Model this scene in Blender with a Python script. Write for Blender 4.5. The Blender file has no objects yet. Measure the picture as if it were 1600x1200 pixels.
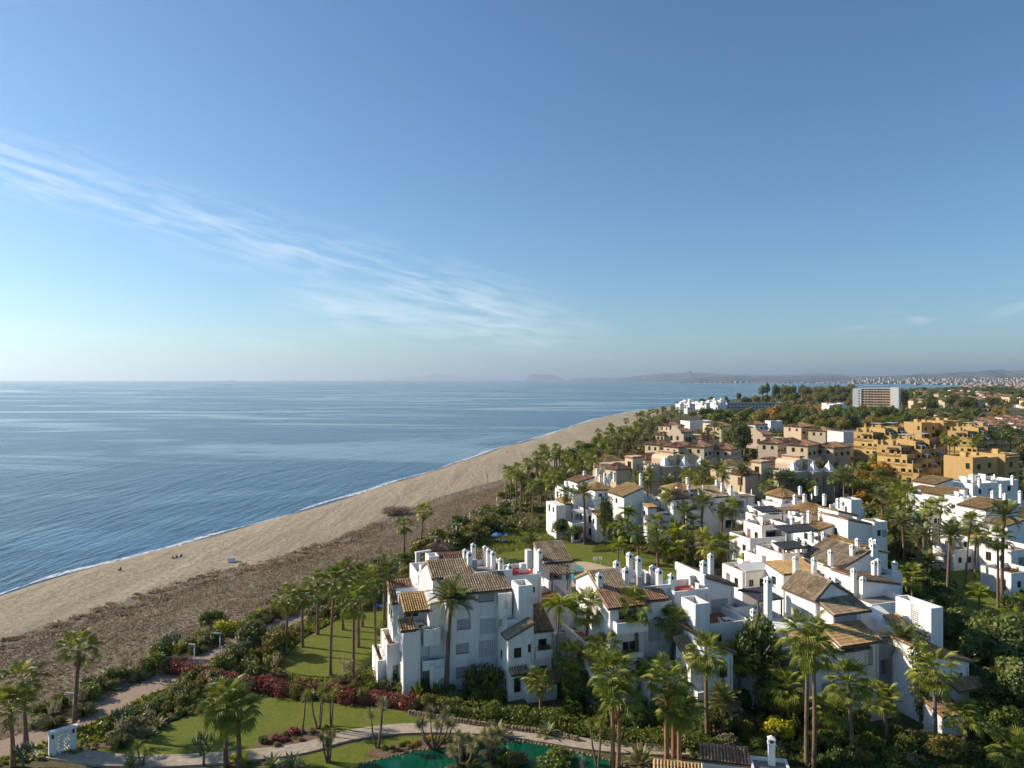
import bpy, math, random
import numpy as np
from mathutils import Vector, Matrix

# ------------------------------------------------------------------ camera, sky, sun, exposure
sc = bpy.context.scene
COL = sc.collection
R = math.radians
FPX, CAMZ, HOR = 1110.0, 40.0, 593.0        # survey constants: focal length in photo pixels, eye height, horizon row

cam_data = bpy.data.cameras.new("camera")
cam = bpy.data.objects.new("camera", cam_data); COL.objects.link(cam)
cam.location = (0, 0, CAMZ); cam.rotation_euler = (R(90), 0, 0)
cam_data.sensor_width = 36.0
cam_data.lens = 36.0 * FPX / 1600.0
cam_data.shift_y = -7.0 / 1600.0
cam_data.clip_start = 0.5; cam_data.clip_end = 200000.0
sc.camera = cam

SUN_EL = R(27.0)
SUN_AZ = math.atan2(-0.965, 0.262)           # compass style, measured from +Y towards +X
to_sun = Vector((math.sin(SUN_AZ) * math.cos(SUN_EL), math.cos(SUN_AZ) * math.cos(SUN_EL), math.sin(SUN_EL)))

world = bpy.data.worlds.new("World"); sc.world = world
world.use_nodes = True
wn, wl = world.node_tree.nodes, world.node_tree.links
wn.clear()
w_out = wn.new("ShaderNodeOutputWorld")
w_bg = wn.new("ShaderNodeBackground"); w_bg.inputs[1].default_value = 0.089
sky = wn.new("ShaderNodeTexSky"); sky.sky_type = 'NISHITA'
sky.sun_disc = False; sky.sun_elevation = SUN_EL; sky.sun_rotation = SUN_AZ
sky.altitude = 0; sky.air_density = 1.0; sky.dust_density = 0.45; sky.ozone_density = 3.0

def wmath(op, a, b=None, clamp=False):
    n = wn.new("ShaderNodeMath"); n.operation = op; n.use_clamp = clamp
    for i, v in enumerate((a, b)):
        if v is None: continue
        if isinstance(v, (int, float)): n.inputs[i].default_value = v
        else: wl.new(v, n.inputs[i])
    return n.outputs[0]
tc = wn.new("ShaderNodeTexCoord"); sx = wn.new("ShaderNodeSeparateXYZ")
wl.new(tc.outputs["Generated"], sx.inputs[0])
DEG = 57.29578
az = wmath('MULTIPLY', wmath('ARCTAN2', sx.outputs[0], sx.outputs[1]), DEG)
el = wmath('MULTIPLY', wmath('ARCSINE', sx.outputs[2]), DEG)
def cirrus(slope, e0, width, a_lo, a_hi, soft, seed, lo, hi):
    """thin ice-cloud streaks along a great band of the sky: across = distance from the band, along = bearing"""
    across = wmath('SUBTRACT', wmath('SUBTRACT', el, e0), wmath('MULTIPLY', az, slope))
    cmb = wn.new("ShaderNodeCombineXYZ")
    wl.new(wmath('MULTIPLY', az, 0.16), cmb.inputs[0]); wl.new(wmath('MULTIPLY', across, 1.0), cmb.inputs[1])
    cmb.inputs[2].default_value = seed
    rot = wn.new("ShaderNodeMapping"); rot.inputs["Rotation"].default_value = (0, 0, R(7))
    wl.new(cmb.outputs[0], rot.inputs[0])
    nz = wn.new("ShaderNodeTexNoise"); nz.inputs["Scale"].default_value = 1.5
    nz.inputs["Detail"].default_value = 7; nz.inputs["Roughness"].default_value = 0.5
    nz.inputs["Distortion"].default_value = 0.45
    wl.new(rot.outputs[0], nz.inputs[0])
    env = wmath('SUBTRACT', 1.0, wmath('DIVIDE', wmath('ABSOLUTE', across), width), True)
    env = wmath('POWER', env, 1.2)
    r1 = wmath('DIVIDE', wmath('SUBTRACT', az, a_lo), soft, True)
    r2 = wmath('DIVIDE', wmath('SUBTRACT', a_hi, az), soft, True)
    m = wmath('MULTIPLY', wmath('MULTIPLY', env, r1), r2)
    d = wmath('DIVIDE', wmath('SUBTRACT', nz.outputs[0], lo), hi - lo, True)
    return wmath('MULTIPLY', d, m)
c1 = cirrus(-0.225, 6.0, 3.4, -95, 6, 8.0, 1.3, 0.40, 0.98)
c2 = cirrus(-0.10, 4.2, 2.8, -20, 9, 7.0, 4.7, 0.36, 0.85)
c3 = cirrus(0.09, 1.6, 0.9, 20, 60, 8.0, 8.1, 0.52, 0.9)
c4 = cirrus(-0.02, 2.6, 1.3, -80, -8, 10.0, 2.2, 0.45, 1.0)
cl = wmath('ADD', wmath('ADD', wmath('MULTIPLY', c1, 0.62), wmath('MULTIPLY', c2, 0.62)),
           wmath('ADD', wmath('MULTIPLY', c3, 0.45), wmath('MULTIPLY', c4, 0.3)), True)
w_mix = wn.new("ShaderNodeMix"); w_mix.data_type = 'RGBA'
wl.new(cl, w_mix.inputs[0])
w_tint = wn.new("ShaderNodeMix"); w_tint.data_type = 'RGBA'; w_tint.blend_type = 'MULTIPLY'
w_tint.inputs[0].default_value = 1.0; w_tint.inputs[7].default_value = (0.735, 0.95, 1.08, 1)
wl.new(sky.outputs[0], w_tint.inputs[6]); wl.new(w_tint.outputs[2], w_mix.inputs[6])
w_mix.inputs[7].default_value = (9.6, 9.8, 10.0, 1)
wl.new(w_mix.outputs[2], w_bg.inputs[0]); wl.new(w_bg.outputs[0], w_out.inputs[0])

sun_d = bpy.data.lights.new("sun", 'SUN'); sun_d.energy = 4.7; sun_d.angle = R(0.53)
sun_d.color = (1.0, 0.885, 0.74)
sun = bpy.data.objects.new("sun", sun_d); COL.objects.link(sun)
sun.rotation_euler = (-to_sun).to_track_quat('-Z', 'Y').to_euler()

vs = sc.view_settings
sc.display_settings.display_device = 'sRGB'
vs.view_transform = 'Standard'; vs.look = 'None'; vs.exposure = 0.52; vs.gamma = 1.0; vs.use_curve_mapping = False
sc.cycles.max_bounces = 8; sc.cycles.diffuse_bounces = 3; sc.cycles.glossy_bounces = 3
sc.cycles.transparent_max_bounces = 12; sc.cycles.transmission_bounces = 4; sc.cycles.volume_bounces = 0
sc.cycles.use_denoising = True; sc.cycles.use_adaptive_sampling = True; sc.cycles.adaptive_threshold = 0.03
sc.cycles.caustics_reflective = False; sc.cycles.caustics_refractive = False

# ------------------------------------------------------------------ survey helpers
def G(px, py, z=0.0):
    """ground point that the survey of the photograph puts at column px, row py, height z"""
    Y = (CAMZ - z) * FPX / (py - HOR)
    return Vector(((px - 800.0) / FPX * Y, Y, z))
def at_depth(px, Y, z=0.0): return Vector(((px - 800.0) / FPX * Y, Y, z))

# ------------------------------------------------------------------ object helpers
def tag(o, label=None, cat=None, group=None, kind=None):
    if label: o["label"] = label
    if cat: o["category"] = cat
    if group: o["group"] = group
    if kind: o["kind"] = kind
    return o
def empty(name, loc=(0, 0, 0), rz=0.0, label=None, cat=None, group=None):
    o = bpy.data.objects.new(name, None); COL.objects.link(o)
    o.location = loc; o.rotation_euler = (0, 0, rz); o.empty_display_size = 0.5
    return tag(o, label, cat, group)
def put(name, me, parent=None, loc=None, rot=None, scale=None):
    o = bpy.data.objects.new(name, me); COL.objects.link(o)
    if parent is not None: o.parent = parent
    if loc is not None: o.location = loc
    if rot is not None: o.rotation_euler = rot
    if scale is not None: o.scale = (scale,) * 3 if isinstance(scale, (int, float)) else scale
    return o
def mesh_np(name, verts, faces, mats, rnd=None, midx=None, smooth=False):
    """mesh from numpy arrays; faces is an (n,k) index array or a list of tuples"""
    me = bpy.data.meshes.new(name)
    verts = np.asarray(verts, dtype=np.float32).reshape(-1, 3)
    if isinstance(faces, np.ndarray):
        n, k = faces.shape
        me.vertices.add(len(verts)); me.vertices.foreach_set("co", verts.ravel())
        me.loops.add(n * k); me.loops.foreach_set("vertex_index", faces.astype(np.int32).ravel())
        me.polygons.add(n); me.polygons.foreach_set("loop_start", np.arange(0, n * k, k, dtype=np.int32))
        me.update(calc_edges=True)
    else:
        me.from_pydata([tuple(map(float, v)) for v in verts], [], faces); me.update()
    for m in (mats if isinstance(mats, (list, tuple)) else [mats]): me.materials.append(m)
    if rnd is not None:
        a = me.attributes.new("rnd", 'FLOAT', 'FACE'); a.data.foreach_set("value", np.asarray(rnd, dtype=np.float32))
    if midx is not None: me.polygons.foreach_set("material_index", np.asarray(midx, dtype=np.int32))
    if smooth: me.polygons.foreach_set("use_smooth", np.ones(len(me.polygons), dtype=bool))
    return me
class MB:
    """collects faces for one mesh"""
    def __init__(s): s.v, s.f, s.m = [], [], []
    def poly(s, pts, m=0):
        b = len(s.v); s.v += [tuple(p) for p in pts]; s.f.append(tuple(range(b, b + len(pts)))); s.m.append(m)
    def box(s, x0, x1, y0, y1, z0, z1, m=0):
        b = len(s.v)
        s.v += [(x0, y0, z0), (x1, y0, z0), (x1, y1, z0), (x0, y1, z0), (x0, y0, z1), (x1, y0, z1), (x1, y1, z1), (x0, y1, z1)]
        for f in ((0, 3, 2, 1), (4, 5, 6, 7), (0, 1, 5, 4), (1, 2, 6, 5), (2, 3, 7, 6), (3, 0, 4, 7)):
            s.f.append(tuple(b + i for i in f)); s.m.append(m)
    def tube(s, pts, rad, n=6, m=0, cap=True):
        pts = [Vector(p) for p in pts]
        rad = rad if isinstance(rad, (list, tuple)) else [rad] * len(pts)
        b = len(s.v); up = Vector((0, 0, 1))
        for i, p in enumerate(pts):
            d = (pts[min(i + 1, len(pts) - 1)] - pts[max(i - 1, 0)]).normalized()
            a = d.cross(up if abs(d.z) < 0.95 else Vector((1, 0, 0))).normalized(); c = d.cross(a)
            for k in range(n):
                t = 2 * math.pi * k / n; s.v.append(tuple(p + a * (rad[i] * math.cos(t)) + c * (rad[i] * math.sin(t))))
        for i in range(len(pts) - 1):
            for k in range(n):
                k2 = (k + 1) % n
                s.f.append((b + i * n + k, b + i * n + k2, b + (i + 1) * n + k2, b + (i + 1) * n + k)); s.m.append(m)
        if cap:
            s.f.append(tuple(b + (len(pts) - 1) * n + k for k in range(n))); s.m.append(m)
    def lathe(s, prof, cx=0, cy=0, n=10, m=0):
        b = len(s.v)
        for r, z in prof:
            for k in range(n):
                t = 2 * math.pi * k / n; s.v.append((cx + r * math.cos(t), cy + r * math.sin(t), z))
        for i in range(len(prof) - 1):
            for k in range(n):
                k2 = (k + 1) % n
                s.f.append((b + i * n + k, b + i * n + k2, b + (i + 1) * n + k2, b + (i + 1) * n + k)); s.m.append(m)
    def mesh(s, name, mats, smooth=False):
        return mesh_np(name, s.v, s.f, mats, midx=s.m, smooth=smooth)
    def build(s, name, mats, parent=None, smooth=False, **k):
        return put(name, s.mesh(name, mats, smooth), parent, **k)

# ------------------------------------------------------------------ materials
def mat_new(name):
    m = bpy.data.materials.new(name); m.use_nodes = True
    nt = m.node_tree; nt.nodes.clear()
    out = nt.nodes.new("ShaderNodeOutputMaterial")
    return m, nt, out
class NT:
    def __init__(s, nt): s.nt, s.n, s.l = nt, nt.nodes, nt.links
    def node(s, t, **k):
        x = s.n.new(t)
        for a, b in k.items(): setattr(x, a, b)
        return x
    def link(s, a, b): s.l.new(a, b)
    def setin(s, node, key, v):
        if hasattr(v, "is_linked") or hasattr(v, "links"): s.l.new(v, node.inputs[key])
        else: node.inputs[key].default_value = v
    def pos(s): return s.node("ShaderNodeNewGeometry").outputs["Position"]
    def mapping(s, vec, scale=(1, 1, 1), rot=(0, 0, 0)):
        m = s.node("ShaderNodeMapping"); s.link(vec, m.inputs[0])
        m.inputs["Scale"].default_value = scale; m.inputs["Rotation"].default_value = rot
        return m.outputs[0]
    def noise(s, vec, scale, detail=4, rough=0.55, dist=0.0):
        x = s.node("ShaderNodeTexNoise"); s.link(vec, x.inputs[0])
        x.inputs["Scale"].default_value = scale; x.inputs["Detail"].default_value = detail
        x.inputs["Roughness"].default_value = rough; x.inputs["Distortion"].default_value = dist
        return x.outputs[0]
    def ramp(s, fac, stops):
        x = s.node("ShaderNodeValToRGB"); e = x.color_ramp.elements
        while len(e) < len(stops): e.new(0.5)
        for i, (p, c) in enumerate(stops):
            e[i].position = p; e[i].color = (*c, 1) if len(c) == 3 else c
        s.link(fac, x.inputs[0]); return x.outputs[0]
    def maprange(s, v, a, b, c=0.0, d=1.0):
        x = s.node("ShaderNodeMapRange"); s.link(v, x.inputs[0])
        for i, q in enumerate((a, b, c, d)): x.inputs[i + 1].default_value = q
        return x.outputs[0]
    def mix(s, fac, a, b, blend='MIX'):
        x = s.node("ShaderNodeMix", data_type='RGBA', blend_type=blend)
        s.setin(x, 0, fac); s.setin(x, 6, a if not isinstance(a, tuple) else (*a, 1)[:4]); s.setin(x, 7, b if not isinstance(b, tuple) else (*b, 1)[:4])
        return x.outputs[2]
    def math(s, op, a, b=0.0, clamp=False):
        x = s.node("ShaderNodeMath", operation=op, use_clamp=clamp); s.setin(x, 0, a); s.setin(x, 1, b); return x.outputs[0]
    def bump(s, h, strength=0.5, dist=0.1):
        x = s.node("ShaderNodeBump"); x.inputs["Strength"].default_value = strength; x.inputs["Distance"].default_value = dist
        s.link(h, x.inputs["Height"]); return x.outputs[0]
    def attr(s, name): return s.node("ShaderNodeAttribute", attribute_name=name).outputs["Fac"]
    def objrand(s): return s.node("ShaderNodeObjectInfo").outputs["Random"]
    def principled(s, out, color, rough=0.8, normal=None, spec=0.3, metal=0.0):
        p = s.node("ShaderNodeBsdfPrincipled")
        s.setin(p, "Base Color", color if not isinstance(color, tuple) else (*color, 1)[:4]); s.setin(p, "Roughness", rough)
        p.inputs["Specular IOR Level"].default_value = spec; p.inputs["Metallic"].default_value = metal
        if normal is not None: s.link(normal, p.inputs["Normal"])
        s.link(p.outputs[0], out.inputs[0]); return p
def simple(name, col, rough=0.8, var=0.15, scale=0.8, spec=0.3, bump=0.0, metal=0.0):
    """plain material with mottled tone and a trace of relief"""
    m, nt, out = mat_new(name); t = NT(nt); p = t.pos()
    n = t.noise(p, scale, 6, 0.62)
    c = t.ramp(n, [(0.25, tuple(x * (1 - var) for x in col)), (0.75, tuple(min(1, x * (1 + var)) for x in col))])
    nrm = t.bump(t.noise(p, scale * 6, 4), 0.4, bump) if bump else None
    t.principled(out, c, rough, nrm, spec, metal); return m
def plaster(name, col, stain=0.42):
    m, nt, out = mat_new(name); t = NT(nt); p = t.pos()
    big = t.noise(p, 0.35, 5, 0.6)
    streak = t.noise(t.mapping(p, (1.6, 1.6, 0.16)), 1.0, 6, 0.65)
    f = t.maprange(streak, 0.47, 0.78, 0.0, stain)
    c = t.mix(f, t.ramp(big, [(0.3, tuple(x * 0.95 for x in col)), (0.7, col)]), (col[0] * 0.55, col[1] * 0.52, col[2] * 0.46))
    c = t.mix(t.math('MULTIPLY', t.objrand(), 0.10), c, (col[0] * 0.8, col[1] * 0.76, col[2] * 0.68))
    t.principled(out, c, 0.85, t.bump(t.noise(p, 3.0, 5), 0.25, 0.03), 0.25); return m
def leafmat(name, cols, trans=0.35, rough=0.5, spec=0.35, clump=0.35, gain=2.1, through=(0.40, 0.38, 0.04), warm=(1.18, 1.0, .78)):
    """leaf surface: per-leaf and per-plant colour, light passing through"""
    m, nt, out = mat_new(name); t = NT(nt); cols = [tuple(min(.8, x * gain * w_) for x, w_ in zip(k, warm)) for k in cols]
    r = t.attr("rnd"); o = t.objrand(); cn = t.noise(t.pos(), clump, 3)
    f = t.math('ADD', t.math('MULTIPLY', r, 0.45), t.math('ADD', t.math('MULTIPLY', o, 0.3), t.math('MULTIPLY', t.maprange(cn, 0.3, 0.7), 0.25)))
    c = t.ramp(f, [(i / (len(cols) - 1) * 0.9 + 0.05, k) for i, k in enumerate(cols)])
    b = t.node("ShaderNodeBsdfPrincipled"); t.link(c, b.inputs["Base Color"]); b.inputs["Roughness"].default_value = rough
    b.inputs["Specular IOR Level"].default_value = spec
    tr = t.node("ShaderNodeBsdfTranslucent")
    t.link(t.mix(0.4, c, through, 'MIX'), tr.inputs[0])
    mx = t.node("ShaderNodeMixShader"); mx.inputs[0].default_value = trans
    t.link(b.outputs[0], mx.inputs[1]); t.link(tr.outputs[0], mx.inputs[2]); t.link(mx.outputs[0], out.inputs[0])
    return m
def tilemat(name, cols):
    m, nt, out = mat_new(name); t = NT(nt); p = t.pos()
    f = t.math('ADD', t.math('MULTIPLY', t.attr("rnd"), 0.55), t.math('MULTIPLY', t.noise(p, 0.5, 5, 0.65), 0.45))
    c = t.ramp(f, [(0.12 + 0.72 * i / (len(cols) - 1), k) for i, k in enumerate(cols)])
    lich = t.maprange(t.noise(p, 1.7, 6, 0.7), 0.56, 0.72, 0, 0.6)
    c = t.mix(lich, c, (0.10, 0.09, 0.06))
    t.principled(out, c, 0.9, t.bump(t.noise(p, 9, 4), 0.3, 0.03), 0.2); return m

MT = {}
MT['white'] = plaster("white_plaster", (0.86, 0.83, 0.775))
MT['cream'] = plaster("cream_plaster", (0.66, 0.52, 0.35))
MT['taupe'] = plaster("taupe_plaster", (0.54, 0.42, 0.30))
MT['ochre'] = plaster("ochre_plaster", (0.60, 0.40, 0.15))
MT['ochre2'] = plaster("burnt_ochre_plaster", (0.51, 0.33, 0.13))
MT['pink'] = plaster("pale_pink_plaster", (0.64, 0.50, 0.36))
MT['grey'] = plaster("grey_render", (0.42, 0.41, 0.40))
MT['greywhite'] = plaster("grey_white_render", (0.66, 0.65, 0.63))
MT['terracotta'] = simple("terracotta_paving", (0.36, 0.14, 0.07), 0.8, 0.25, 1.5)
MT['redfloor'] = simple("red_waterproof_coating", (0.42, 0.07, 0.04), 0.7, 0.25, 0.9)
MT['greyfloor'] = simple("grey_roof_deck", (0.24, 0.21, 0.18), 0.9, 0.3, 0.8)
MT['tile'] = tilemat("weathered_clay_tile", [(0.10, 0.07, 0.045), (0.25, 0.175, 0.105), (0.42, 0.315, 0.20), (0.62, 0.52, 0.37)])
MT['tile_red'] = tilemat("brown_clay_tile", [(0.11, 0.06, 0.035), (0.26, 0.135, 0.075), (0.40, 0.235, 0.14), (0.52, 0.39, 0.26)])
MT['tile_gold'] = tilemat("golden_clay_tile", [(0.18, 0.11, 0.05), (0.38, 0.235, 0.10), (0.54, 0.36, 0.16), (0.66, 0.50, 0.27)])
MT['glass'] = simple("window_glass", (0.025, 0.03, 0.035), 0.08, 0.3, 0.7, spec=0.6)
MT['dark'] = simple("painted_dark_interior", (0.05, 0.045, 0.04), 0.9, 0.3, 1.2)
MT['frame'] = simple("dark_brown_joinery", (0.06, 0.035, 0.02), 0.6, 0.2, 2)
MT['blind'] = simple("roller_blind", (0.44, 0.43, 0.42), 0.7, 0.06, 2)
MT['wood'] = simple("weathered_timber", (0.17, 0.12, 0.08), 0.85, 0.3, 2)
MT['awning'] = simple("charcoal_awning", (0.05, 0.05, 0.055), 0.85, 0.25, 1)
MT['metal'] = simple("galvanised_metal", (0.45, 0.46, 0.47), 0.45, 0.12, 1.5, metal=0.6)
MT['whitepaint'] = simple("white_paint", (0.78, 0.78, 0.77), 0.6, 0.05, 1.5)
MT['bark'] = simple("palm_bark", (0.17, 0.115, 0.075), 0.95, 0.35, 2.5, bump=0.04)
MT['bark_red'] = simple("reddish_palm_bark", (0.27, 0.15, 0.085), 0.95, 0.3, 2.5, bump=0.04)
MT['bark_grey'] = simple("grey_bark", (0.16, 0.135, 0.11), 0.95, 0.3, 2.0, bump=0.03)
MT['fan'] = leafmat("fan_palm_leaf", [(0.030, 0.050, 0.010), (0.065, 0.095, 0.018), (0.115, 0.145, 0.026), (0.20, 0.205, 0.045)], 0.32, 0.45, 0.3, 0.35, 2.1)
MT['feather'] = leafmat("date_palm_leaf", [(0.035, 0.052, 0.024), (0.07, 0.095, 0.045), (0.11, 0.135, 0.07), (0.15, 0.17, 0.10)], 0.25, 0.45, 0.35, 0.35, 2.0)
MT['queen'] = leafmat("queen_palm_leaf", [(0.04, 0.07, 0.008), (0.09, 0.13, 0.012), (0.15, 0.19, 0.02), (0.21, 0.24, 0.03)], 0.35)
MT['deadfrond'] = leafmat("dry_palm_leaf", [(0.09, 0.055, 0.02), (0.16, 0.10, 0.04), (0.24, 0.16, 0.07)], 0.2, 0.8, 0.1, 0.35, 1.4, (0.3, 0.2, 0.09), (1.0, .97, .92))
MT['leaf'] = leafmat("shrub_leaf", [(0.018, 0.032, 0.008), (0.04, 0.065, 0.013), (0.07, 0.10, 0.02), (0.11, 0.14, 0.03)], 0.3)
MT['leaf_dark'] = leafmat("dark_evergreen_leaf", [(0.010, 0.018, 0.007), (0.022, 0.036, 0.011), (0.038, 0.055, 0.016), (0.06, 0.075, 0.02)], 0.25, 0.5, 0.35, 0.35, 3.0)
MT['leaf_lime'] = leafmat("lime_leaf", [(0.09, 0.12, 0.008), (0.17, 0.20, 0.012), (0.24, 0.26, 0.016), (0.32, 0.32, 0.03)], 0.35)
MT['leaf_grey'] = leafmat("grey_green_leaf", [(0.05, 0.058, 0.032), (0.085, 0.095, 0.055), (0.13, 0.14, 0.085), (0.18, 0.18, 0.115)], 0.2)
MT['leaf_red'] = leafmat("crimson_leaf", [(0.04, 0.022, 0.014), (0.10, 0.03, 0.028), (0.18, 0.055, 0.052), (0.28, 0.13, 0.115)], 0.3, 0.5, 0.3, 0.35, 1.5, (0.30, 0.05, 0.03))
MT['leaf_olive'] = leafmat("olive_tree_leaf", [(0.035, 0.037, 0.010), (0.065, 0.068, 0.018), (0.105, 0.10, 0.026), (0.15, 0.12, 0.03)], 0.25)
MT['leaf_rust'] = leafmat("autumn_leaf", [(0.06, 0.05, 0.010), (0.12, 0.085, 0.013), (0.20, 0.12, 0.016), (0.26, 0.16, 0.022)], 0.3)
MT['plume'] = leafmat("pampas_plume", [(0.28, 0.22, 0.13), (0.40, 0.33, 0.21), (0.52, 0.44, 0.30)], 0.35, 0.9, 0.1, 0.35, 1.1, (0.5, 0.42, 0.28), (1.0, .97, .92))
MT['dry'] = leafmat("dry_scrub", [(0.06, 0.046, 0.030), (0.105, 0.08, 0.052), (0.155, 0.12, 0.08), (0.22, 0.175, 0.12)], 0.2, 0.9, 0.1, 0.12, 3.3, (0.42, 0.34, 0.23), (1.0, .97, .92))
MT['dry_pale'] = leafmat("straw_grass", [(0.16, 0.12, 0.07), (0.24, 0.185, 0.115), (0.33, 0.26, 0.165)], 0.2, 0.9, 0.1, 0.12, 1.2, (0.34, 0.27, 0.17), (1.0, .97, .92))
# ------------------------------------------------------------------ terrain: sea, beach, ground
SEA_Z = -2.0
def resample(pts, n):
    pts = [Vector(p) for p in pts]
    d = [0.0]
    for a, b in zip(pts, pts[1:]): d.append(d[-1] + (b - a).length)
    out, k = [], 0
    for i in range(n):
        t = d[-1] * (i / (n - 1)) ** 1.6
        while k < len(pts) - 2 and d[k + 1] < t: k += 1
        f = (t - d[k]) / max(d[k + 1] - d[k], 1e-6)
        out.append(pts[k].lerp(pts[k + 1], min(1, f)))
    return out
def smooth_line(pts, it=2):
    for _ in range(it):
        q = [pts[0]]
        for a, b in zip(pts, pts[1:]): q += [a.lerp(b, 0.25), a.lerp(b, 0.75)]
        pts = q + [pts[-1]]
    return pts

shore_px = [(-420, 1100), (-200, 1000), (0, 930), (80, 905), (150, 886), (300, 846), (400, 819), (470, 800), (560, 772), (640, 747),
            (700, 728), (780, 700), (850, 682), (900, 664), (950, 650), (1000, 641), (1046, 636.5)]
dune_px = [(-700, 1200), (-300, 1090), (0, 1003), (100, 972), (200, 938), (330, 898), (430, 876), (540, 838), (640, 795), (700, 773), (790, 748),
           (850, 733), (900, 705), (940, 682), (985, 664), (1030, 648), (1052, 638)]
shore = smooth_line([G(x, y, SEA_Z) for x, y in shore_px])
dune = smooth_line([G(x, y) for x, y in dune_px])
NS = 140
shr, dnr = resample(shore, NS), resample(dune, NS)

# the sea: one sheet to the horizon
def build_sea():
    m, nt, out = mat_new("sea_water"); t = NT(nt); p = t.pos()
    rot = (0, 0, R(-17))
    sw = t.mapping(p, (0.30, 0.055, 1), rot)                 # swell ridges run with the shore
    rp = t.mapping(p, (0.9, 0.28, 1), rot)
    n1 = t.noise(sw, 1.0, 5, 0.55, 0.6); n2 = t.noise(rp, 1.0, 4, 0.6)
    n3 = t.noise(t.mapping(p, (0.06, 0.016, 1), rot), 1.0, 4, 0.55, 0.5)
    slick = t.maprange(t.noise(t.mapping(p, (0.0022, 0.0085, 1), (0, 0, R(6))), 1.0, 6, 0.62, 1.1), 0.50, 0.60, 0, 1)
    h = t.math('ADD', t.math('MULTIPLY', n1, 1.0), t.math('ADD', t.math('MULTIPLY', n2, 0.35), t.math('MULTIPLY', n3, 1.6)))
    b = t.node("ShaderNodeBump"); t.link(h, b.inputs["Height"]); b.inputs["Distance"].default_value = 0.85
    t.link(t.maprange(slick, 0, 1, 1.0, 0.2), b.inputs["Strength"])
    depth = t.noise(t.mapping(p, (0.004, 0.0015, 1), rot), 1.0, 3)
    col = t.ramp(depth, [(0.3, (0.003, 0.042, 0.085)), (0.7, (0.006, 0.07, 0.12))])
    pr = t.principled(out, col, 0.16, b.outputs[0], 0.5); pr.inputs["IOR"].default_value = 1.33
    t.link(t.maprange(slick, 0, 1, 0.2, 0.1), pr.inputs["Roughness"])
    me = mesh_np("sea", [(-24000, -300, SEA_Z), (24000, -300, SEA_Z)] + [(33000 * math.sin(a), 24000 if abs(math.tan(a)) < 1.4 else 33000 * math.cos(a), SEA_Z) for a in [R(50 - 5 * i) for i in range(21)]], [tuple(range(23))], m)
    tag(put("sea", me), "calm blue sea reaching to the horizon", None, None, "structure")
build_sea()

def sandmat():
    m, nt, out = mat_new("beach_sand"); t = NT(nt); p = t.pos()
    rot = (0, 0, R(-17))
    z = t.node("ShaderNodeSeparateXYZ"); t.link(p, z.inputs[0])
    foot = t.noise(p, 0.75, 7, 0.72, 0.3)                           # footprints
    drift = t.noise(t.mapping(p, (0.14, 0.02, 1), rot), 1.0, 5, 0.6, 0.4)
    c = t.ramp(drift, [(0.3, (0.335, 0.27, 0.175)), (0.55, (0.415, 0.34, 0.225)), (0.75, (0.49, 0.405, 0.275))])
    c = t.mix(t.maprange(foot, 0.40, 0.56, 0.55, 0), c, (0.22, 0.165, 0.105))  # hollows tinted darker: shade of the relief put into the sand colour
    wl_ = t.math('ADD', z.outputs[2], t.math('MULTIPLY', t.noise(t.mapping(p, (0.15, 0.05, 1), rot), 1, 3), 0.35))
    wet = t.maprange(wl_, SEA_Z + 0.55, SEA_Z + 0.85, 0.85, 0)
    for zt, wd, k in ((1.22, .05, .5), (1.50, .035, .35), (0.98, .03, .3)):            # strand lines of weed and grit
        d = t.math('ABSOLUTE', t.math('SUBTRACT', wl_, SEA_Z + zt)); line = t.math('MULTIPLY', t.maprange(d, 0, wd, k, 0), t.maprange(t.noise(p, .9, 5, .7), .42, .62, 0, 1))
        c = t.mix(line, c, (0.10, 0.075, 0.05))
    c = t.mix(wet, c, (0.13, 0.092, 0.058))
    hh = t.math('ADD', foot, t.math('MULTIPLY', drift, 1.5))
    t.principled(out, c, t.maprange(wet, 0, 0.8, 0.95, 0.45), t.bump(hh, 0.9, 0.6), 0.25); return m
def build_beach():
    mt = sandmat(); NW = 26; rng = np.random.default_rng(3)
    prof = [(-0.25, -3.2), (0, 0.02), (0.05, 0.45), (0.12, 0.9), (0.2, 1.35), (0.3, 1.55), (0.5, 1.75), (0.75, 1.9), (0.93, 2.12), (1.0, 2.06), (1.06, 1.55)]
    ws = np.interp(np.linspace(-0.25, 1.06, NW), [a for a, _ in prof], [b for _, b in prof]); ts = np.linspace(-0.25, 1.06, NW)
    V = []
    for i in range(NS):
        a, b = shr[i], dnr[i]
        for j in range(NW):
            q = a.lerp(b, 0); q = a + (b - a) * ts[j]
            wob = 0.05 * math.sin(i * 0.9 + j) if 0.1 < ts[j] < 0.95 else 0
            cusp = 0.12 * math.sin(i * 0.55) * math.exp(-((ts[j] - 0.08) / 0.1) ** 2)
            V.append((q.x, q.y, SEA_Z + ws[j] + wob + cusp))
    F = [(i * NW + j, i * NW + j + 1, (i + 1) * NW + j + 1, (i + 1) * NW + j) for i in range(NS - 1) for j in range(NW - 1)]
    F = [tuple(reversed(f)) for f in F]
    tag(put("beach", mesh_np("beach", V, F, mt, smooth=True)), "tan sandy beach along the sea", None, None, "structure")
build_beach()

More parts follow.
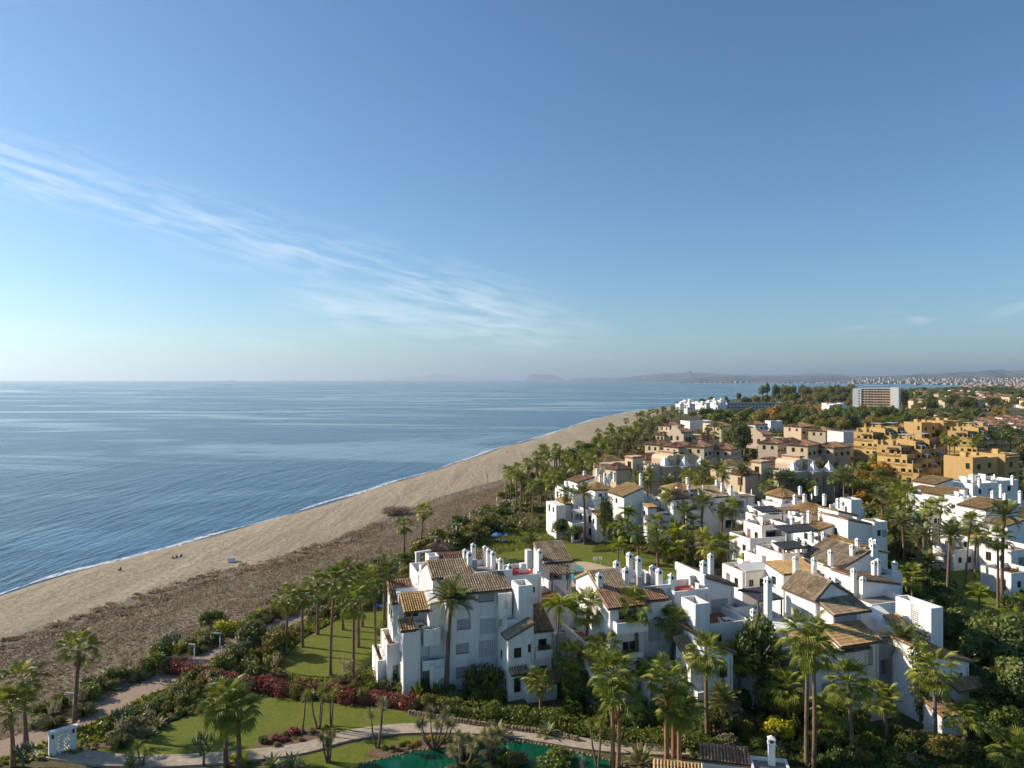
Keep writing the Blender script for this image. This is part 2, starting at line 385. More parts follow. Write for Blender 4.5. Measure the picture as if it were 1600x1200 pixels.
def build_surf():
    """foam of the breaking ripple and the swash line behind it"""
    m, nt, out = mat_new("sea_foam"); t = NT(nt); p = t.pos()
    n = t.noise(t.mapping(p, (1.1, 0.35, 1), (0, 0, R(-17))), 1.0, 6, 0.7)
    f = t.math('MULTIPLY', t.maprange(n, 0.38, 0.58, 0, 1), t.attr("foam"))
    b = t.node("ShaderNodeBsdfDiffuse"); b.inputs[0].default_value = (0.8, 0.82, 0.83, 1)
    tr = t.node("ShaderNodeBsdfTransparent"); mx = t.node("ShaderNodeMixShader")
    t.link(f, mx.inputs[0]); t.link(tr.outputs[0], mx.inputs[1]); t.link(b.outputs[0], mx.inputs[2]); t.link(mx.outputs[0], out.inputs[0])
    rng = random.Random(5)
    fine = resample(shore, 420)
    V, F, A = [], [], []
    for off, wid, inten in ((-1.0, 3.4, 1.0), (-6.5, 1.0, 0.22)):
        base = len(V); n = len(fine)
        ph = [rng.uniform(0, 6) for _ in range(4)]
        for i, q in enumerate(fine):
            d = (fine[min(i + 1, n - 1)] - fine[max(i - 1, 0)]).normalized(); nrm = Vector((-d.y, d.x, 0))   # seaward
            wgl = 0.8 * math.sin(i * 0.23 + ph[0]) + 0.6 * math.sin(i * 0.071 + ph[1])
            w = wid * (0.75 + 0.45 * math.sin(i * 0.11 + ph[2]) + 0.2 * math.sin(i * 0.47 + ph[3]))
            w = max(0.25, w) * (1.0 if q.y < 500 else 1.6)
            for k, a in ((0, 0.0), (0.3, 1.0), (0.75, 0.9), (1.0, 0.0)):
                pnt = q + nrm * (-off + wgl - w * (0.5 - k)); V.append((pnt.x, pnt.y, SEA_Z + 0.06 + 0.10 * (1 - k))); A.append(a * inten)
        for i in range(n - 1):
            for k in range(3): F.append((base + i * 4 + k, base + (i + 1) * 4 + k, base + (i + 1) * 4 + k + 1, base + i * 4 + k + 1))
    me = mesh_np("surf_foam", V, F, m)
    a = me.attributes.new("foam", 'FLOAT', 'POINT'); a.data.foreach_set("value", np.asarray(A, dtype=np.float32))
    tag(put("surf_foam", me), "thin white line of surf along the beach", None, None, "stuff")
build_surf()

def groundmat():
    m, nt, out = mat_new("garden_soil"); t = NT(nt); p = t.pos()
    n = t.noise(p, 0.25, 6, 0.65); n2 = t.noise(p, 2.2, 5, 0.6)
    c = t.ramp(n, [(0.3, (0.07, 0.08, 0.026)), (0.5, (0.12, 0.105, 0.05)), (0.7, (0.17, 0.125, 0.075))])
    c = t.mix(t.maprange(n2, 0.4, 0.7, 0, 0.6), c, (0.04, 0.05, 0.016))
    t.principled(out, c, 0.95, t.bump(n2, 0.6, 0.2), 0.15); return m
coast_px = [(1046, 637.5), (1075, 632), (1130, 626), (1200, 618), (1330, 612), (1440, 607), (1500, 604.5), (1560, 602.5), (1640, 601.3), (1560, 599.6), (1450, 598.6),
            (1300, 597.2), (1150, 596.4), (1040, 595.8), (960, 595.2), (885, 594.6)]
def build_ground():
    coast = [G(x, y, 0) for x, y in coast_px]
    edge = [Vector((d.x, d.y, -0.06)) for d in dnr]
    far = [Vector((9000, 90000, 0)), Vector((90000, 90000, 0)), Vector((90000, -200, 0)), Vector((-60, -200, 0))]
    poly = edge + coast + far
    me = mesh_np("ground", [(v.x, v.y, v.z if i < len(edge) else -0.06) for i, v in enumerate(poly)], [tuple(reversed(range(len(poly))))], groundmat())
    tag(put("ground", me), "garden soil and open land behind the beach", None, None, "structure")
build_ground()

def sheet(name, pts_px, z, mat, label, thick=0.0, sm=2):
    """flat sheet whose outline is surveyed on the ground; a raised one gets its edge faces"""
    P = [G(x, y, z) for x, y in pts_px]
    if sm: P = smooth_line(P + [P[0]], sm)[:-1]
    n = len(P)
    a = sum(P[i].x * P[(i + 1) % n].y - P[(i + 1) % n].x * P[i].y for i in range(n))
    if a < 0: P.reverse()
    V = [tuple(p) for p in P] + [(p.x, p.y, -0.3) for p in P]
    F = [tuple(range(n))] + [(i, n + i, n + (i + 1) % n, (i + 1) % n) for i in range(n)]
    return tag(put(name, mesh_np(name, V, F, mat)), label, None, None, "structure")
def ribbon(name, line_px, width, z, mat, label, kerb=None):
    L = smooth_line([G(x, y, 0) for x, y in line_px], 3); n = len(L); V = []
    for i, q in enumerate(L):
        d = (L[min(i + 1, n - 1)] - L[max(i - 1, 0)]).normalized(); nr = Vector((-d.y, d.x, 0))
        w = width if not callable(width) else width(i / (n - 1))
        for s, zz in ((-0.5, -0.3), (-0.5, z), (0.5, z), (0.5, -0.3)): V.append((q.x + nr.x * w * s, q.y + nr.y * w * s, zz))
    F = [(i * 4 + k, (i + 1) * 4 + k, (i + 1) * 4 + k + 1, i * 4 + k + 1) for i in range(n - 1) for k in range(3)]
    F = [tuple(reversed(f)) for f in F]
    return tag(put(name, mesh_np(name, V, F, mat)), label, None, None, "structure")

def lawnmat():
    m, nt, out = mat_new("mown_lawn"); t = NT(nt); p = t.pos()
    n = t.noise(p, 0.5, 8, 0.75, 0.5); n2 = t.noise(p, 2.4, 7, 0.8)
    c = t.ramp(n, [(0.3, (0.115, 0.145, 0.016)), (0.5, (0.16, 0.18, 0.022)), (0.62, (0.19, 0.185, 0.032)), (0.75, (0.25, 0.21, 0.06))])
    c = t.mix(t.maprange(n2, 0.38, 0.6, 0.6, 0), c, (0.075, 0.10, 0.014))
    t.principled(out, c, 0.9, t.bump(n2, 0.7, 0.08), 0.15); return m
def duneground():
    m, nt, out = mat_new("dune_ground"); t = NT(nt); p = t.pos()
    n = t.noise(t.mapping(p, (0.16, 0.06, 1), (0, 0, R(-17))), 1.0, 7, 0.66, 0.6); n2 = t.noise(p, 1.6, 6, 0.7)
    c = t.ramp(n, [(0.28, (0.16, 0.123, 0.083)), (0.48, (0.245, 0.193, 0.132)), (0.62, (0.32, 0.258, 0.18)), (0.78, (0.46, 0.38, 0.265))])
    c = t.mix(t.maprange(n2, 0.4, 0.65, 0.55, 0), c, (0.11, 0.075, 0.045))
    t.principled(out, c, 0.95, t.bump(t.math('ADD', n2, n), 0.8, 0.3), 0.15); return m
def pavermat():
    m, nt, out = mat_new("promenade_paving"); t = NT(nt); p = t.pos()
    br = t.node("ShaderNodeTexBrick"); t.link(t.mapping(p, (1, 1, 1), (0, 0, R(-20))), br.inputs[0])
    br.inputs["Color1"].default_value = (0.40, 0.29, 0.215, 1); br.inputs["Color2"].default_value = (0.335, 0.235, 0.17, 1)
    br.inputs["Mortar"].default_value = (0.26, 0.19, 0.14, 1); br.inputs["Scale"].default_value = 2.2; br.inputs["Mortar Size"].default_value = 0.02
    c = t.mix(t.maprange(t.noise(p, 0.7, 6, 0.7), 0.35, 0.7, 0, 0.45), br.outputs[0], (0.24, 0.185, 0.14))
    t.principled(out, c, 0.9, t.bump(t.noise(p, 5, 4), 0.3, 0.03), 0.2); return m
MT['lawn'] = lawnmat(); MT['dune'] = duneground(); MT['paver'] = pavermat()
MT['walk'] = simple("pale_concrete_walk", (0.40, 0.325, 0.235), 0.9, 0.32, 1.3, bump=0.02)
MT['earth'] = simple("bare_earth", (0.16, 0.095, 0.06), 0.95, 0.35, 0.9, bump=0.06)

prom_px = [(-140, 1250), (-20, 1180), (60, 1153), (115, 1128), (165, 1108), (215, 1082), (262, 1062), (305, 1040), (345, 1022), (400, 997), (440, 978), (478, 962), (512, 942), (545, 920), (590, 902),
           (640, 878), (690, 856), (735, 825), (770, 802), (792, 788), (815, 765), (845, 742), (885, 716), (925, 690), (968, 672), (1010, 655)]
def dune_sheet():
    # dry scrub land between the beach crest and the promenade
    L = smooth_line([G(x, y) for x, y in prom_px], 2); L = resample(L, NS)
    V, NW = [], 10
    rng = random.Random(9)
    for i in range(NS):
        a, b = dnr[i], L[i]
        for j in range(NW):
            q = a.lerp(b, j / (NW - 1)); e = math.sin(math.pi * j / (NW - 1))
            V.append((q.x, q.y, 0.02 + e * (0.05 + 0.05 * math.sin(i * 0.6 + j * 1.3))))
    F = [(i * NW + j, (i + 1) * NW + j, (i + 1) * NW + j + 1, i * NW + j + 1) for i in range(NS - 1) for j in range(NW - 1)]
    tag(put("dune_ground", mesh_np("dune_ground", V, F, MT['dune'], smooth=True)), "brown dune strip of dry scrub behind the sand", None, None, "structure")
    return L
prom_line = dune_sheet()
ribbon("promenade_path", prom_px, lambda f: 4.6, 0.10, MT['paver'], "pinkish paved beach promenade")
walk_px = [(40, 1172), (110, 1180), (165, 1189), (240, 1191), (330, 1187), (420, 1178), (480, 1170), (530, 1153), (590, 1142), (660, 1138), (740, 1139), (810, 1146), (870, 1156), (930, 1166), (1010, 1172), (1090, 1172)]
ribbon("garden_path", walk_px, 2.3, 0.14, MT['walk'], "pale curving garden path round the pond")
ribbon("footpath", [(1440, 1160), (1490, 1166), (1530, 1170), (1552, 1162), (1556, 1148), (1540, 1136)], 2.2, 0.14, MT['walk'], "paved path bending round the corner house")
sheet("lawn", [(150, 1172), (205, 1150), (262, 1132), (318, 1108), (372, 1092), (440, 1088), (480, 1096), (560, 1102), (640, 1112), (735, 1126), (735, 1133), (650, 1132), (585, 1136), (520, 1147), (475, 1162), (400, 1172), (300, 1181), (190, 1182)],
      0.09, MT['lawn'], "sunlit lawn between the crimson hedge and garden path")
sheet("lawn", [(435, 1040), (470, 1000), (520, 975), (560, 948), (600, 930), (625, 945), (612, 985), (590, 1030), (540, 1058), (470, 1056)], 0.09, MT['lawn'], "bright lawn among palms beside the promenade")
sheet("lawn", [(395, 1200), (450, 1186), (520, 1170), (575, 1156), (640, 1150), (720, 1152), (800, 1158), (900, 1172), (960, 1200), (960, 1260), (380, 1260)], 0.09, MT['lawn'], "lawn apron around the green pond")
sheet("lawn", [(700, 872), (745, 845), (800, 836), (870, 848), (900, 850), (960, 855), (1010, 862), (1060, 875), (1090, 905), (960, 905), (860, 885)], 0.09, MT['lawn'], "lawn round the turquoise pool")
sheet("lawn", [(770, 850), (800, 820), (850, 790), (872, 800), (868, 830), (850, 848)], 0.11, MT['lawn'], "narrow lawn under the tall beach palms")
sheet("lawn", [(1470, 900), (1500, 880), (1555, 885), (1580, 930), (1590, 990), (1540, 1010), (1490, 985)], 0.09, MT['lawn'], "shaded lawn between the white terraces")
sheet("lawn", [(1380, 1185), (1450, 1176), (1540, 1180), (1640, 1178), (1640, 1230), (1380, 1230)], 0.09, MT['lawn'], "lawn edge in front of the corner house")
sheet("flower_bed", [(398, 1166), (410, 1150), (440, 1140), (480, 1135), (520, 1140), (505, 1152), (470, 1166), (430, 1174)], 0.13, MT['earth'], "bare earth bed on the lawn")
sheet("flower_bed", [(570, 1180), (590, 1166), (660, 1156), (730, 1152), (720, 1165), (640, 1172), (600, 1185)], 0.13, MT['earth'], "bare earth bed beside the pond")
sheet("flower_bed", [(115, 1170), (170, 1150), (240, 1112), (300, 1085), (340, 1085), (290, 1115), (215, 1150), (180, 1168)], 0.12, MT['earth'], "planted earth bed beside the promenade")

def pond():
    m, nt, out = mat_new("green_pond_water"); t = NT(nt); p = t.pos()
    pr = t.principled(out, t.ramp(t.noise(p, 0.15, 4), [(0.3, (0.0, 0.06, 0.03)), (0.7, (0.003, 0.09, 0.048))]), 0.06, t.bump(t.noise(p, 1.2, 4), 0.12, 0.05), 0.5)
    px = [(560, 1196), (600, 1186), (650, 1174), (700, 1168), (752, 1163), (800, 1158), (850, 1164), (900, 1176), (950, 1188), (985, 1200), (985, 1270), (540, 1270)]
    sheet("pond_water", px, 0.135, m, "emerald green water of the garden pond")
    rim = smooth_line([G(x, y, 0) for x, y in px[:11]], 2)
    rng = random.Random(4)
    stones = empty("pond_edging", rim[0], 0, "low stone edging round the green pond", "stone edging")
    cum = 0; last = rim[0]
    shapes = []
    for k in range(4):
        b = MB(); prof = [(0.02, 0.22), (0.2, 0.2), (0.3, 0.08), (0.3, -0.1)]
        b.lathe([(r * rng.uniform(.9, 1.1), z) for r, z in prof][::-1], n=7); shapes.append(b.mesh("stone", MT['rock'], True))
    n = 0
    for a, b in zip(rim, rim[1:]):
        L = (b - a).length; s = 0.0
        while s < L:
            q = a.lerp(b, s / L); put("stone", shapes[n % 4], stones, (q.x - rim[0].x + rng.uniform(-.1, .1), q.y - rim[0].y + rng.uniform(-.1, .1), 0.1), (0, 0, rng.uniform(0, 6)), rng.uniform(.35, .7)); n += 1; s += 0.42
            if n > 200: return
MT['rock'] = simple("weathered_stone", (0.22, 0.165, 0.105), 0.95, 0.3, 1.3, bump=0.05)
pond()

# ------------------------------------------------------------------ far mountains and the coast town
def hillmat(name, cols, sc_=0.0012):
    m, nt, out = mat_new(name); t = NT(nt); p = t.pos()
    n = t.noise(p, sc_, 8, 0.62)
    t.principled(out, t.ramp(n, [(0.3, cols[0]), (0.5, cols[1]), (0.7, cols[2])]), 0.95, None, 0.1); return m
MT['hill'] = hillmat("scrub_hillside", [(0.05, 0.065, 0.06), (0.08, 0.09, 0.085), (0.125, 0.125, 0.115)])
MT['limestone'] = hillmat("limestone_crag", [(0.10, 0.11, 0.11), (0.16, 0.165, 0.165), (0.25, 0.25, 0.245)], 0.003)
def ridge(name, prof_px, D, depth, mat, label, seed=0, jag=1.0):
    """a mountain range: surveyed skyline at distance D, falling away in front and behind"""
    rng = np.random.default_rng(seed); xs = np.array([p[0] for p in prof_px], float); ys = np.array([p[1] for p in prof_px], float)
    n = int(max(24, (xs[-1] - xs[0]) / 2.5)); X = np.linspace(xs[0], xs[-1], n); Yp = np.interp(X, xs, ys)
    jit = np.convolve(rng.normal(0, 1, n + 8), np.ones(3) / 3, 'same')[4:4 + n] * 0.28 * jag
    H = np.maximum((HOR - Yp + jit) / FPX * D + CAMZ, 4.0); H[0] = H[-1] = -60
    rows = [(-1.0, 0.0), (-0.7, 0.16), (-0.45, 0.42), (-0.2, 0.78), (0, 1.0), (0.4, 0.55), (0.8, 0.15), (1.0, 0.0)]
    V = []
    for j, (dd, hh) in enumerate(rows):
        for i in range(n):
            Y = D + dd * depth; wob = 1 + (0.22 * rng.normal() if 0 < hh < 1 else 0)
            x = (X[i] - 800) / FPX * D + (rng.normal() * D * 0.0012 if 0 < hh < 1 else 0)
            V.append((x, Y, H[i] * hh * wob if hh > 0 else -120))
    F = [(j * n + i, j * n + i + 1, (j + 1) * n + i + 1, (j + 1) * n + i) for j in range(len(rows) - 1) for i in range(n - 1)]
    return tag(put(name, mesh_np(name, V, F, mat)), label, None, None, "structure")
ridge("mountain", [(596, 592), (620, 590.3), (648, 589.3), (665, 587), (676, 584.4), (684, 583.2), (692, 584), (704, 587.2), (722, 589.6), (760, 590.8), (800, 592)], 60000, 3000, MT['limestone'], "faint peak across the strait on the horizon", 1)
ridge("mountain", [(820, 592), (826, 589), (830, 586), (838, 585), (850, 585.2), (862, 585), (868, 587.5), (874, 590), (882, 592)], 42000, 1000, MT['limestone'], "flat topped rock rising from the sea horizon", 2)
ridge("hills", [(890, 592), (920, 590.8), (950, 590.2), (985, 591), (1010, 592)], 40000, 1500, MT['hill'], "low headland on the horizon", 3, 0.5)
ridge("hills", [(960, 592), (985, 588.5), (1005, 586), (1030, 584.2), (1055, 583), (1075, 582.2), (1100, 582.5), (1130, 584.6), (1170, 585.6), (1205, 586.6), (1240, 586), (1262, 584.2), (1285, 583.6), (1310, 584.8), (1345, 587), (1400, 588), (1480, 590)], 32000, 2500, MT['hill'], "hazy blue mountain range beyond the bay", 4)
ridge("hills", [(1060, 592), (1090, 590), (1120, 588.5), (1160, 587.6), (1210, 588.6), (1250, 587.2), (1290, 586), (1330, 588), (1370, 588.2), (1410, 586.5), (1450, 584.6), (1490, 582.2), (1520, 580.8), (1560, 579.6), (1600, 580), (1660, 578.6), (1760, 577), (1900, 580)], 17500, 2500, MT['hill'], "wooded coastal hills above the bay town", 5, 0.8)
ridge("hills", [(1360, 594), (1400, 592), (1440, 590.6), (1480, 589.4), (1520, 587.8), (1560, 587), (1600, 586), (1680, 585), (1800, 586)], 11000, 1400, MT['hill'], "near low hills behind the bay town", 6, 0.8)

def distant_town():
    rng = random.Random(77); b = MB()
    cols = [simple("town_white", (0.34, 0.32, 0.29), 0.9, 0.1, 0.05), simple("town_cream", (0.42, 0.34, 0.25), 0.9, 0.15, 0.05), simple("town_clay", (0.42, 0.24, 0.15), 0.9, 0.2, 0.05)]
    def house(px, D, z, w, h):
        q = at_depth(px, D); m = rng.choice((0, 0, 0, 1, 1)); d = w * rng.uniform(.7, 1.1)
        b.box(q.x - w / 2, q.x + w / 2, D - d / 2, D + d / 2, z - 12, z + h, m)
        if rng.random() < .45:                              # hipped clay roof
            x0, x1, y0, y1, zz = q.x - w / 2 - .5, q.x + w / 2 + .5, D - d / 2 - .5, D + d / 2 + .5, z + h + .05
            c = (q.x, D, zz + w * .16); P = [(x0, y0, zz), (x1, y0, zz), (x1, y1, zz), (x0, y1, zz)]
            for i in range(4): b.poly([P[i], P[(i + 1) % 4], c], 2)
    for _ in range(700):
        px = 1180 + 440 * rng.random() ** .8; D = rng.uniform(5400, 8600)
        z = max(0, (D - 6600) * 0.028) if px > 1330 else 0
        if px < 1430 and D < 7000: D = rng.uniform(7000, 8000)
        if px < 1330: D = rng.uniform(8300, 9400)
        house(px, D, z, rng.uniform(9, 30), rng.choice((5, 6, 7, 9, 12)))
    for _ in range(160):
        house(1500 + 130 * rng.random(), rng.uniform(2600, 4600), 2, rng.uniform(10, 24), rng.choice((6, 7, 9)))
    for _ in range(70):
        house(rng.uniform(1060, 1200), rng.uniform(8900, 9600), 0, rng.uniform(12, 40), rng.choice((7, 9, 14)))
    tag(b.build("distant_town", cols), "pale houses of the town spread along the far bay", None, None, "stuff")
distant_town()
# ------------------------------------------------------------------ plant library
def leaf_cloud(rng, centers, radii, n, size, flat=0.0, squash=1.0, shell=0.62, name="foliage", mat=None, up=0.25):
    """n leaf quads spread through a set of lobes, denser at the skin, tipped outwards"""
    k = len(centers); w = np.asarray(radii) ** 2; pick = rng.choice(k, n, p=w / w.sum())
    c = np.asarray(centers)[pick]; r = np.asarray(radii)[pick]
    d = rng.normal(size=(n, 3)); d /= np.linalg.norm(d, axis=1)[:, None]
    rad = r * (shell + (1 - shell) * rng.random(n) ** 0.6) * rng.uniform(0.82, 1.08, n)
    p = c + d * rad[:, None] * np.array([1, 1, squash])
    nrm = d + rng.normal(size=(n, 3)) * 0.75 + np.array([0, 0, up]); nrm /= np.linalg.norm(nrm, axis=1)[:, None]
    ref = rng.normal(size=(n, 3)); a = np.cross(nrm, ref); a /= np.linalg.norm(a, axis=1)[:, None]; b = np.cross(nrm, a)
    s = size * rng.uniform(0.6, 1.35, n)[:, None]
    asp = rng.uniform(0.45, 0.8, n)[:, None]
    V = np.stack([p - a * s * .5, p + b * s * asp * .5 + nrm * s * .08, p + a * s * .6, p - b * s * asp * .5 + nrm * s * .08], 1).reshape(-1, 3)
    F = np.arange(4 * n).reshape(-1, 4)
    return V, F, rng.random(n)
def cloud_mesh(name, seed, mat, n=1100, size=0.22, lobes=9, rx=1.0, rz=0.8, lobe_r=(0.32, 0.55), z0=0.0, squash=0.9):
    """a shrub or crown about 2*rx wide standing on z0"""
    rng = np.random.default_rng(seed); C, Rr = [], []
    for i in range(lobes):
        t = rng.uniform(0, 2 * math.pi); q = math.sqrt(rng.random()) * 0.66; lr = rng.uniform(*lobe_r)
        h = rng.uniform(0.25, 1.0) * (1 - 0.45 * q)
        C.append((rx * q * math.cos(t), rx * q * math.sin(t), z0 + rz * (0.22 + 1.0 * h))); Rr.append(lr * rx)
    V, F, r = leaf_cloud(rng, C, Rr, n, size * rx, squash=squash)
    V[:, 2] = np.maximum(V[:, 2], z0 + 0.02 + 0.06 * rng.random(len(V)) if z0 < 0.2 else V[:, 2])
    return mesh_np(name, V, F, mat, r)

def fan_leaf(seed, mat, L=1.0, blade=1.0, droop=0.35, nseg=13, spread=2.5):
    """costapalmate palm leaf: petiole, then a pleated fan of pointed segments with hanging tips; grows along +X"""
    rng = np.random.default_rng(seed); V, F = [], []
    b = len(V); w = 0.035
    V += [(0, -w, 0), (0, w, 0), (L, w * .6, -0.02), (L, -w * .6, -0.02)]; F.append((0, 1, 2, 3))
    for k in range(nseg):
        a = (k / (nseg - 1) - .5) * spread * rng.uniform(.95, 1.05); da = spread / nseg * 0.44
        ln = blade * (1 - 0.25 * abs(k / (nseg - 1) - .5) * 2) * rng.uniform(.88, 1.08)
        cup = 0.10 * math.cos(a * 1.4)
        def P(r, ang, up): return (L + r * math.cos(ang), r * math.sin(ang), up - droop * (r / blade) ** 2 * blade + cup * r * 0)
        i = len(V)
        V += [(L, 0, 0), P(ln * .58, a - da, 0.05), P(ln * .62, a, 0.12), P(ln * .58, a + da, 0.05), (L + ln * 1.05 * math.cos(a), ln * 1.05 * math.sin(a), -droop * 1.15 * ln - 0.16 * rng.random())]
        F += [(i, i + 1, i + 2), (i, i + 2, i + 3), (i + 1, i + 4, i + 2), (i + 2, i + 4, i + 3)]
    r = np.full(len(F), 0.0) + rng.uniform(.2, .8, len(F))
    return mesh_np("frond", V, F, mat, r)
def feather_leaf(seed, mat, L=3.2, arch=0.9, n=22, wid=0.55, hang=0.35):
    """pinnate palm leaf: arching midrib with two ranks of leaflets; grows along +X"""
    rng = np.random.default_rng(seed); V, F = [], []
    def mid(t): return np.array([L * (t - 0.16 * arch * t ** 2), 0, L * (0.20 * t - 0.50 * arch * t ** 2.1)])
    for i in range(6):
        t0, t1 = i / 6, (i + 1) / 6; a, b_ = mid(t0), mid(t1); w0, w1 = .05 * (1 - t0) + .012, .05 * (1 - t1) + .012; k = len(V)
        V += [tuple(a + [0, -w0, 0]), tuple(a + [0, w0, 0]), tuple(b_ + [0, w1, 0]), tuple(b_ + [0, -w1, 0])]; F.append((k, k + 1, k + 2, k + 3))
    for i in range(n):
        t = 0.12 + 0.88 * i / (n - 1); p = mid(t); ln = wid * (0.45 + 1.1 * math.sin(math.pi * min(1, 0.12 + t * 0.88)) ** .7) * rng.uniform(.85, 1.1)
        for s in (-1, 1):
            d = np.array([0.62 * ln, s * 0.80 * ln, (0.22 - hang) * ln * rng.uniform(.6, 1.4)]); wv = np.array([0.055 + .03 * L / 3.2, 0, 0.02]); k = len(V)
            V += [tuple(p - wv), tuple(p + d * .55 + [0, 0, .04] - wv * .9), tuple(p + d), tuple(p + wv)]; F.append((k, k + 1, k + 2, k + 3))
    me = mesh_np("frond", V, F, mat, rng.uniform(.15, .85, len(F)))
    return me
FAN = [fan_leaf(i, MT['fan'], L=0.95 + .2 * (i % 3), blade=1.15 + 0.1 * (i % 2), droop=(0.12, 0.3, 0.5, 0.42)[i % 4]) for i in range(6)]
FANDRY = [fan_leaf(40 + i, MT['deadfrond'], L=0.8, blade=1.0, droop=0.75, nseg=8, spread=1.5) for i in range(3)]
FEA = [feather_leaf(i, MT['feather'], L=3.0 + .25 * (i % 3), arch=(0.55, 0.85, 1.15, 1.4)[i % 4], wid=0.5) for i in range(6)]
QUE = [feather_leaf(60 + i, MT['queen'], L=2.5 + .2 * (i % 3), arch=(0.8, 1.2, 1.6, 1.5)[i % 4], n=18, wid=0.6, hang=0.75) for i in range(4)]

def trunk_mesh(h, r0, r1, mat, seed, flare=1.5, lean=0.0, shaft=0.0):
    rng = random.Random(seed); b = MB(); n = max(5, int(h / 1.1)); pts, rad = [], []
    for i in range(n + 1):
        t = i / n; pts.append((lean * t * t + 0.05 * math.sin(3 * t + seed), 0.06 * math.sin(4 * t + seed * 2), h * t))
        rad.append((r0 + (r1 - r0) * t) * (1 + (flare - 1) * max(0, 1 - t * n / 1.2) * .6) * rng.uniform(.94, 1.06))
    rad[-1] *= 1.0 + shaft; rad[-2] *= 1.0 + shaft * .6
    b.tube(pts, rad, 8); return b, pts[-1]
def frond_plan(kind, rng, dense=1.0):
    """(mesh, azimuth, tilt upwards in degrees, scale) for every leaf of a crown"""
    out = []
    if kind == 'fan':
        n = int(46 * dense * rng.uniform(.9, 1.15)); hi = rng.uniform(66, 84); span = rng.uniform(100, 142); dead = rng.choice((2, 5, 8, 14))
        for i in range(n):
            t = i / n; out.append((FAN[(i * 5 + rng.randrange(3)) % 6], i * 2.39996 + rng.uniform(-.3, .3), hi - span * t ** rng.uniform(.85, 1.1) + rng.uniform(-14, 14), rng.uniform(.75, 1.18)))
        for i in range(int(dead * dense)): out.append((FANDRY[i % 3], i * 2.39996 * 1.7 + rng.uniform(-.3, .3), rng.uniform(-86, -58), rng.uniform(.8, 1.15)))
    elif kind == 'feather':
        n = int(42 * dense)
        for i in range(n):
            t = i / n; out.append((FEA[(i * 5 + rng.randrange(2)) % 6], i * 2.39996 + rng.uniform(-.2, .2), 76 - 95 * t ** 1.05 + rng.uniform(-8, 8), rng.uniform(.85, 1.1)))
    else:
        n = int(20 * dense)
        for i in range(n):
            t = i / n; out.append((QUE[(i + rng.randrange(2)) % 4], i * 2.39996 + rng.uniform(-.25, .25), 68 - 75 * t + rng.uniform(-8, 8), rng.uniform(.85, 1.1)))
    return out
def frond_matrix(top, az, tilt, s, off=0.18):
    m = Matrix.Translation(top) @ Matrix.Rotation(az, 4, 'Z') @ Matrix.Rotation(-R(tilt), 4, 'Y') @ Matrix.Translation((off, 0, 0))
    return m @ Matrix.Scale(s, 4)
def join_meshes(name, items, mats):
    """one mesh from (mesh, matrix, material index) items"""
    VV, LV, LS, MI, RN, vb, lb = [], [], [], [], [], 0, 0
    for me, mx, mi in items:
        n = len(me.vertices); co = np.empty(n * 3, np.float32); me.vertices.foreach_get("co", co); co = co.reshape(-1, 3)
        M = np.array(mx); VV.append(co @ M[:3, :3].T + M[:3, 3])
        lv = np.empty(len(me.loops), np.int32); me.loops.foreach_get("vertex_index", lv); LV.append(lv + vb)
        ls = np.empty(len(me.polygons), np.int32); me.polygons.foreach_get("loop_start", ls); LS.append(ls + lb)
        MI.append(np.full(len(me.polygons), mi, np.int32))
        at = me.attributes.get("rnd"); rv = np.full(len(me.polygons), .5, np.float32)
        if at: at.data.foreach_get("value", rv)
        RN.append(rv); vb += n; lb += len(lv)
    me = bpy.data.meshes.new(name); V = np.concatenate(VV).astype(np.float32); L = np.concatenate(LV); S = np.concatenate(LS)
    me.vertices.add(len(V)); me.vertices.foreach_set("co", V.ravel()); me.loops.add(len(L)); me.loops.foreach_set("vertex_index", L)
    me.polygons.add(len(S)); me.polygons.foreach_set("loop_start", S); me.polygons.foreach_set("material_index", np.concatenate(MI))
    for m in mats: me.materials.append(m)
    me.update(calc_edges=True)
    a = me.attributes.new("rnd", 'FLOAT', 'FACE'); a.data.foreach_set("value", np.concatenate(RN))
    return me
LEAFMAT = {'fan': 'fan', 'feather': 'feather', 'queen': 'queen'}
def crown_mesh(kind, seed, dense=1.0):
    rng = random.Random(seed); it = []
    for me, az_, ti, s in frond_plan(kind, rng, dense):
        it.append((me, frond_matrix(Vector((0, 0, 0)), az_, ti, s), 1 if me in FANDRY else 0))
    return join_meshes("crown", it, [MT[LEAFMAT[kind]], MT['deadfrond']])
CROWN = {k: [crown_mesh(k, 10 * i + 3, 0.85) for i in range(4)] for k in ('fan', 'feather', 'queen')}
STUB = {}
def palm(kind, x, y, h, size=1.0, seed=0, detail=True, label="", group=None, bark='bark', r0=None):
    """a palm: trunk, crown; near ones carry every frond as a piece of its own"""
    rng = random.Random(seed * 7 + 1)
    name = {'fan': 'fan_palm', 'feather': 'date_palm', 'queen': 'queen_palm'}[kind]
    root = empty(name, (x, y, 0), rng.uniform(0, 6.28), label, "palm tree", group)
    r0 = r0 or {'fan': 0.24, 'feather': 0.30, 'queen': 0.17}[kind]
    b, top = trunk_mesh(h, r0, r0 * (0.72 if kind != 'feather' else 0.85), MT[bark], seed, lean=rng.uniform(-.09, .09) * h, shaft=0.5 if kind == 'feather' else 0.25)
    b.build("trunk", MT[bark], root, True)
    top = Vector(top)
    if detail:
        cr = empty("crown", (0, 0, 0)); cr.parent = root; cr.location = top
        for me, az_, ti, s in frond_plan(kind, rng):
            o = put("frond", me, cr); o.matrix_local = frond_matrix(Vector((0, 0, 0)), az_, ti, s * size)
    else:
        put("crown", CROWN[kind][seed % 4], root, top, (0, 0, rng.uniform(0, 6.28)), size)
    return root

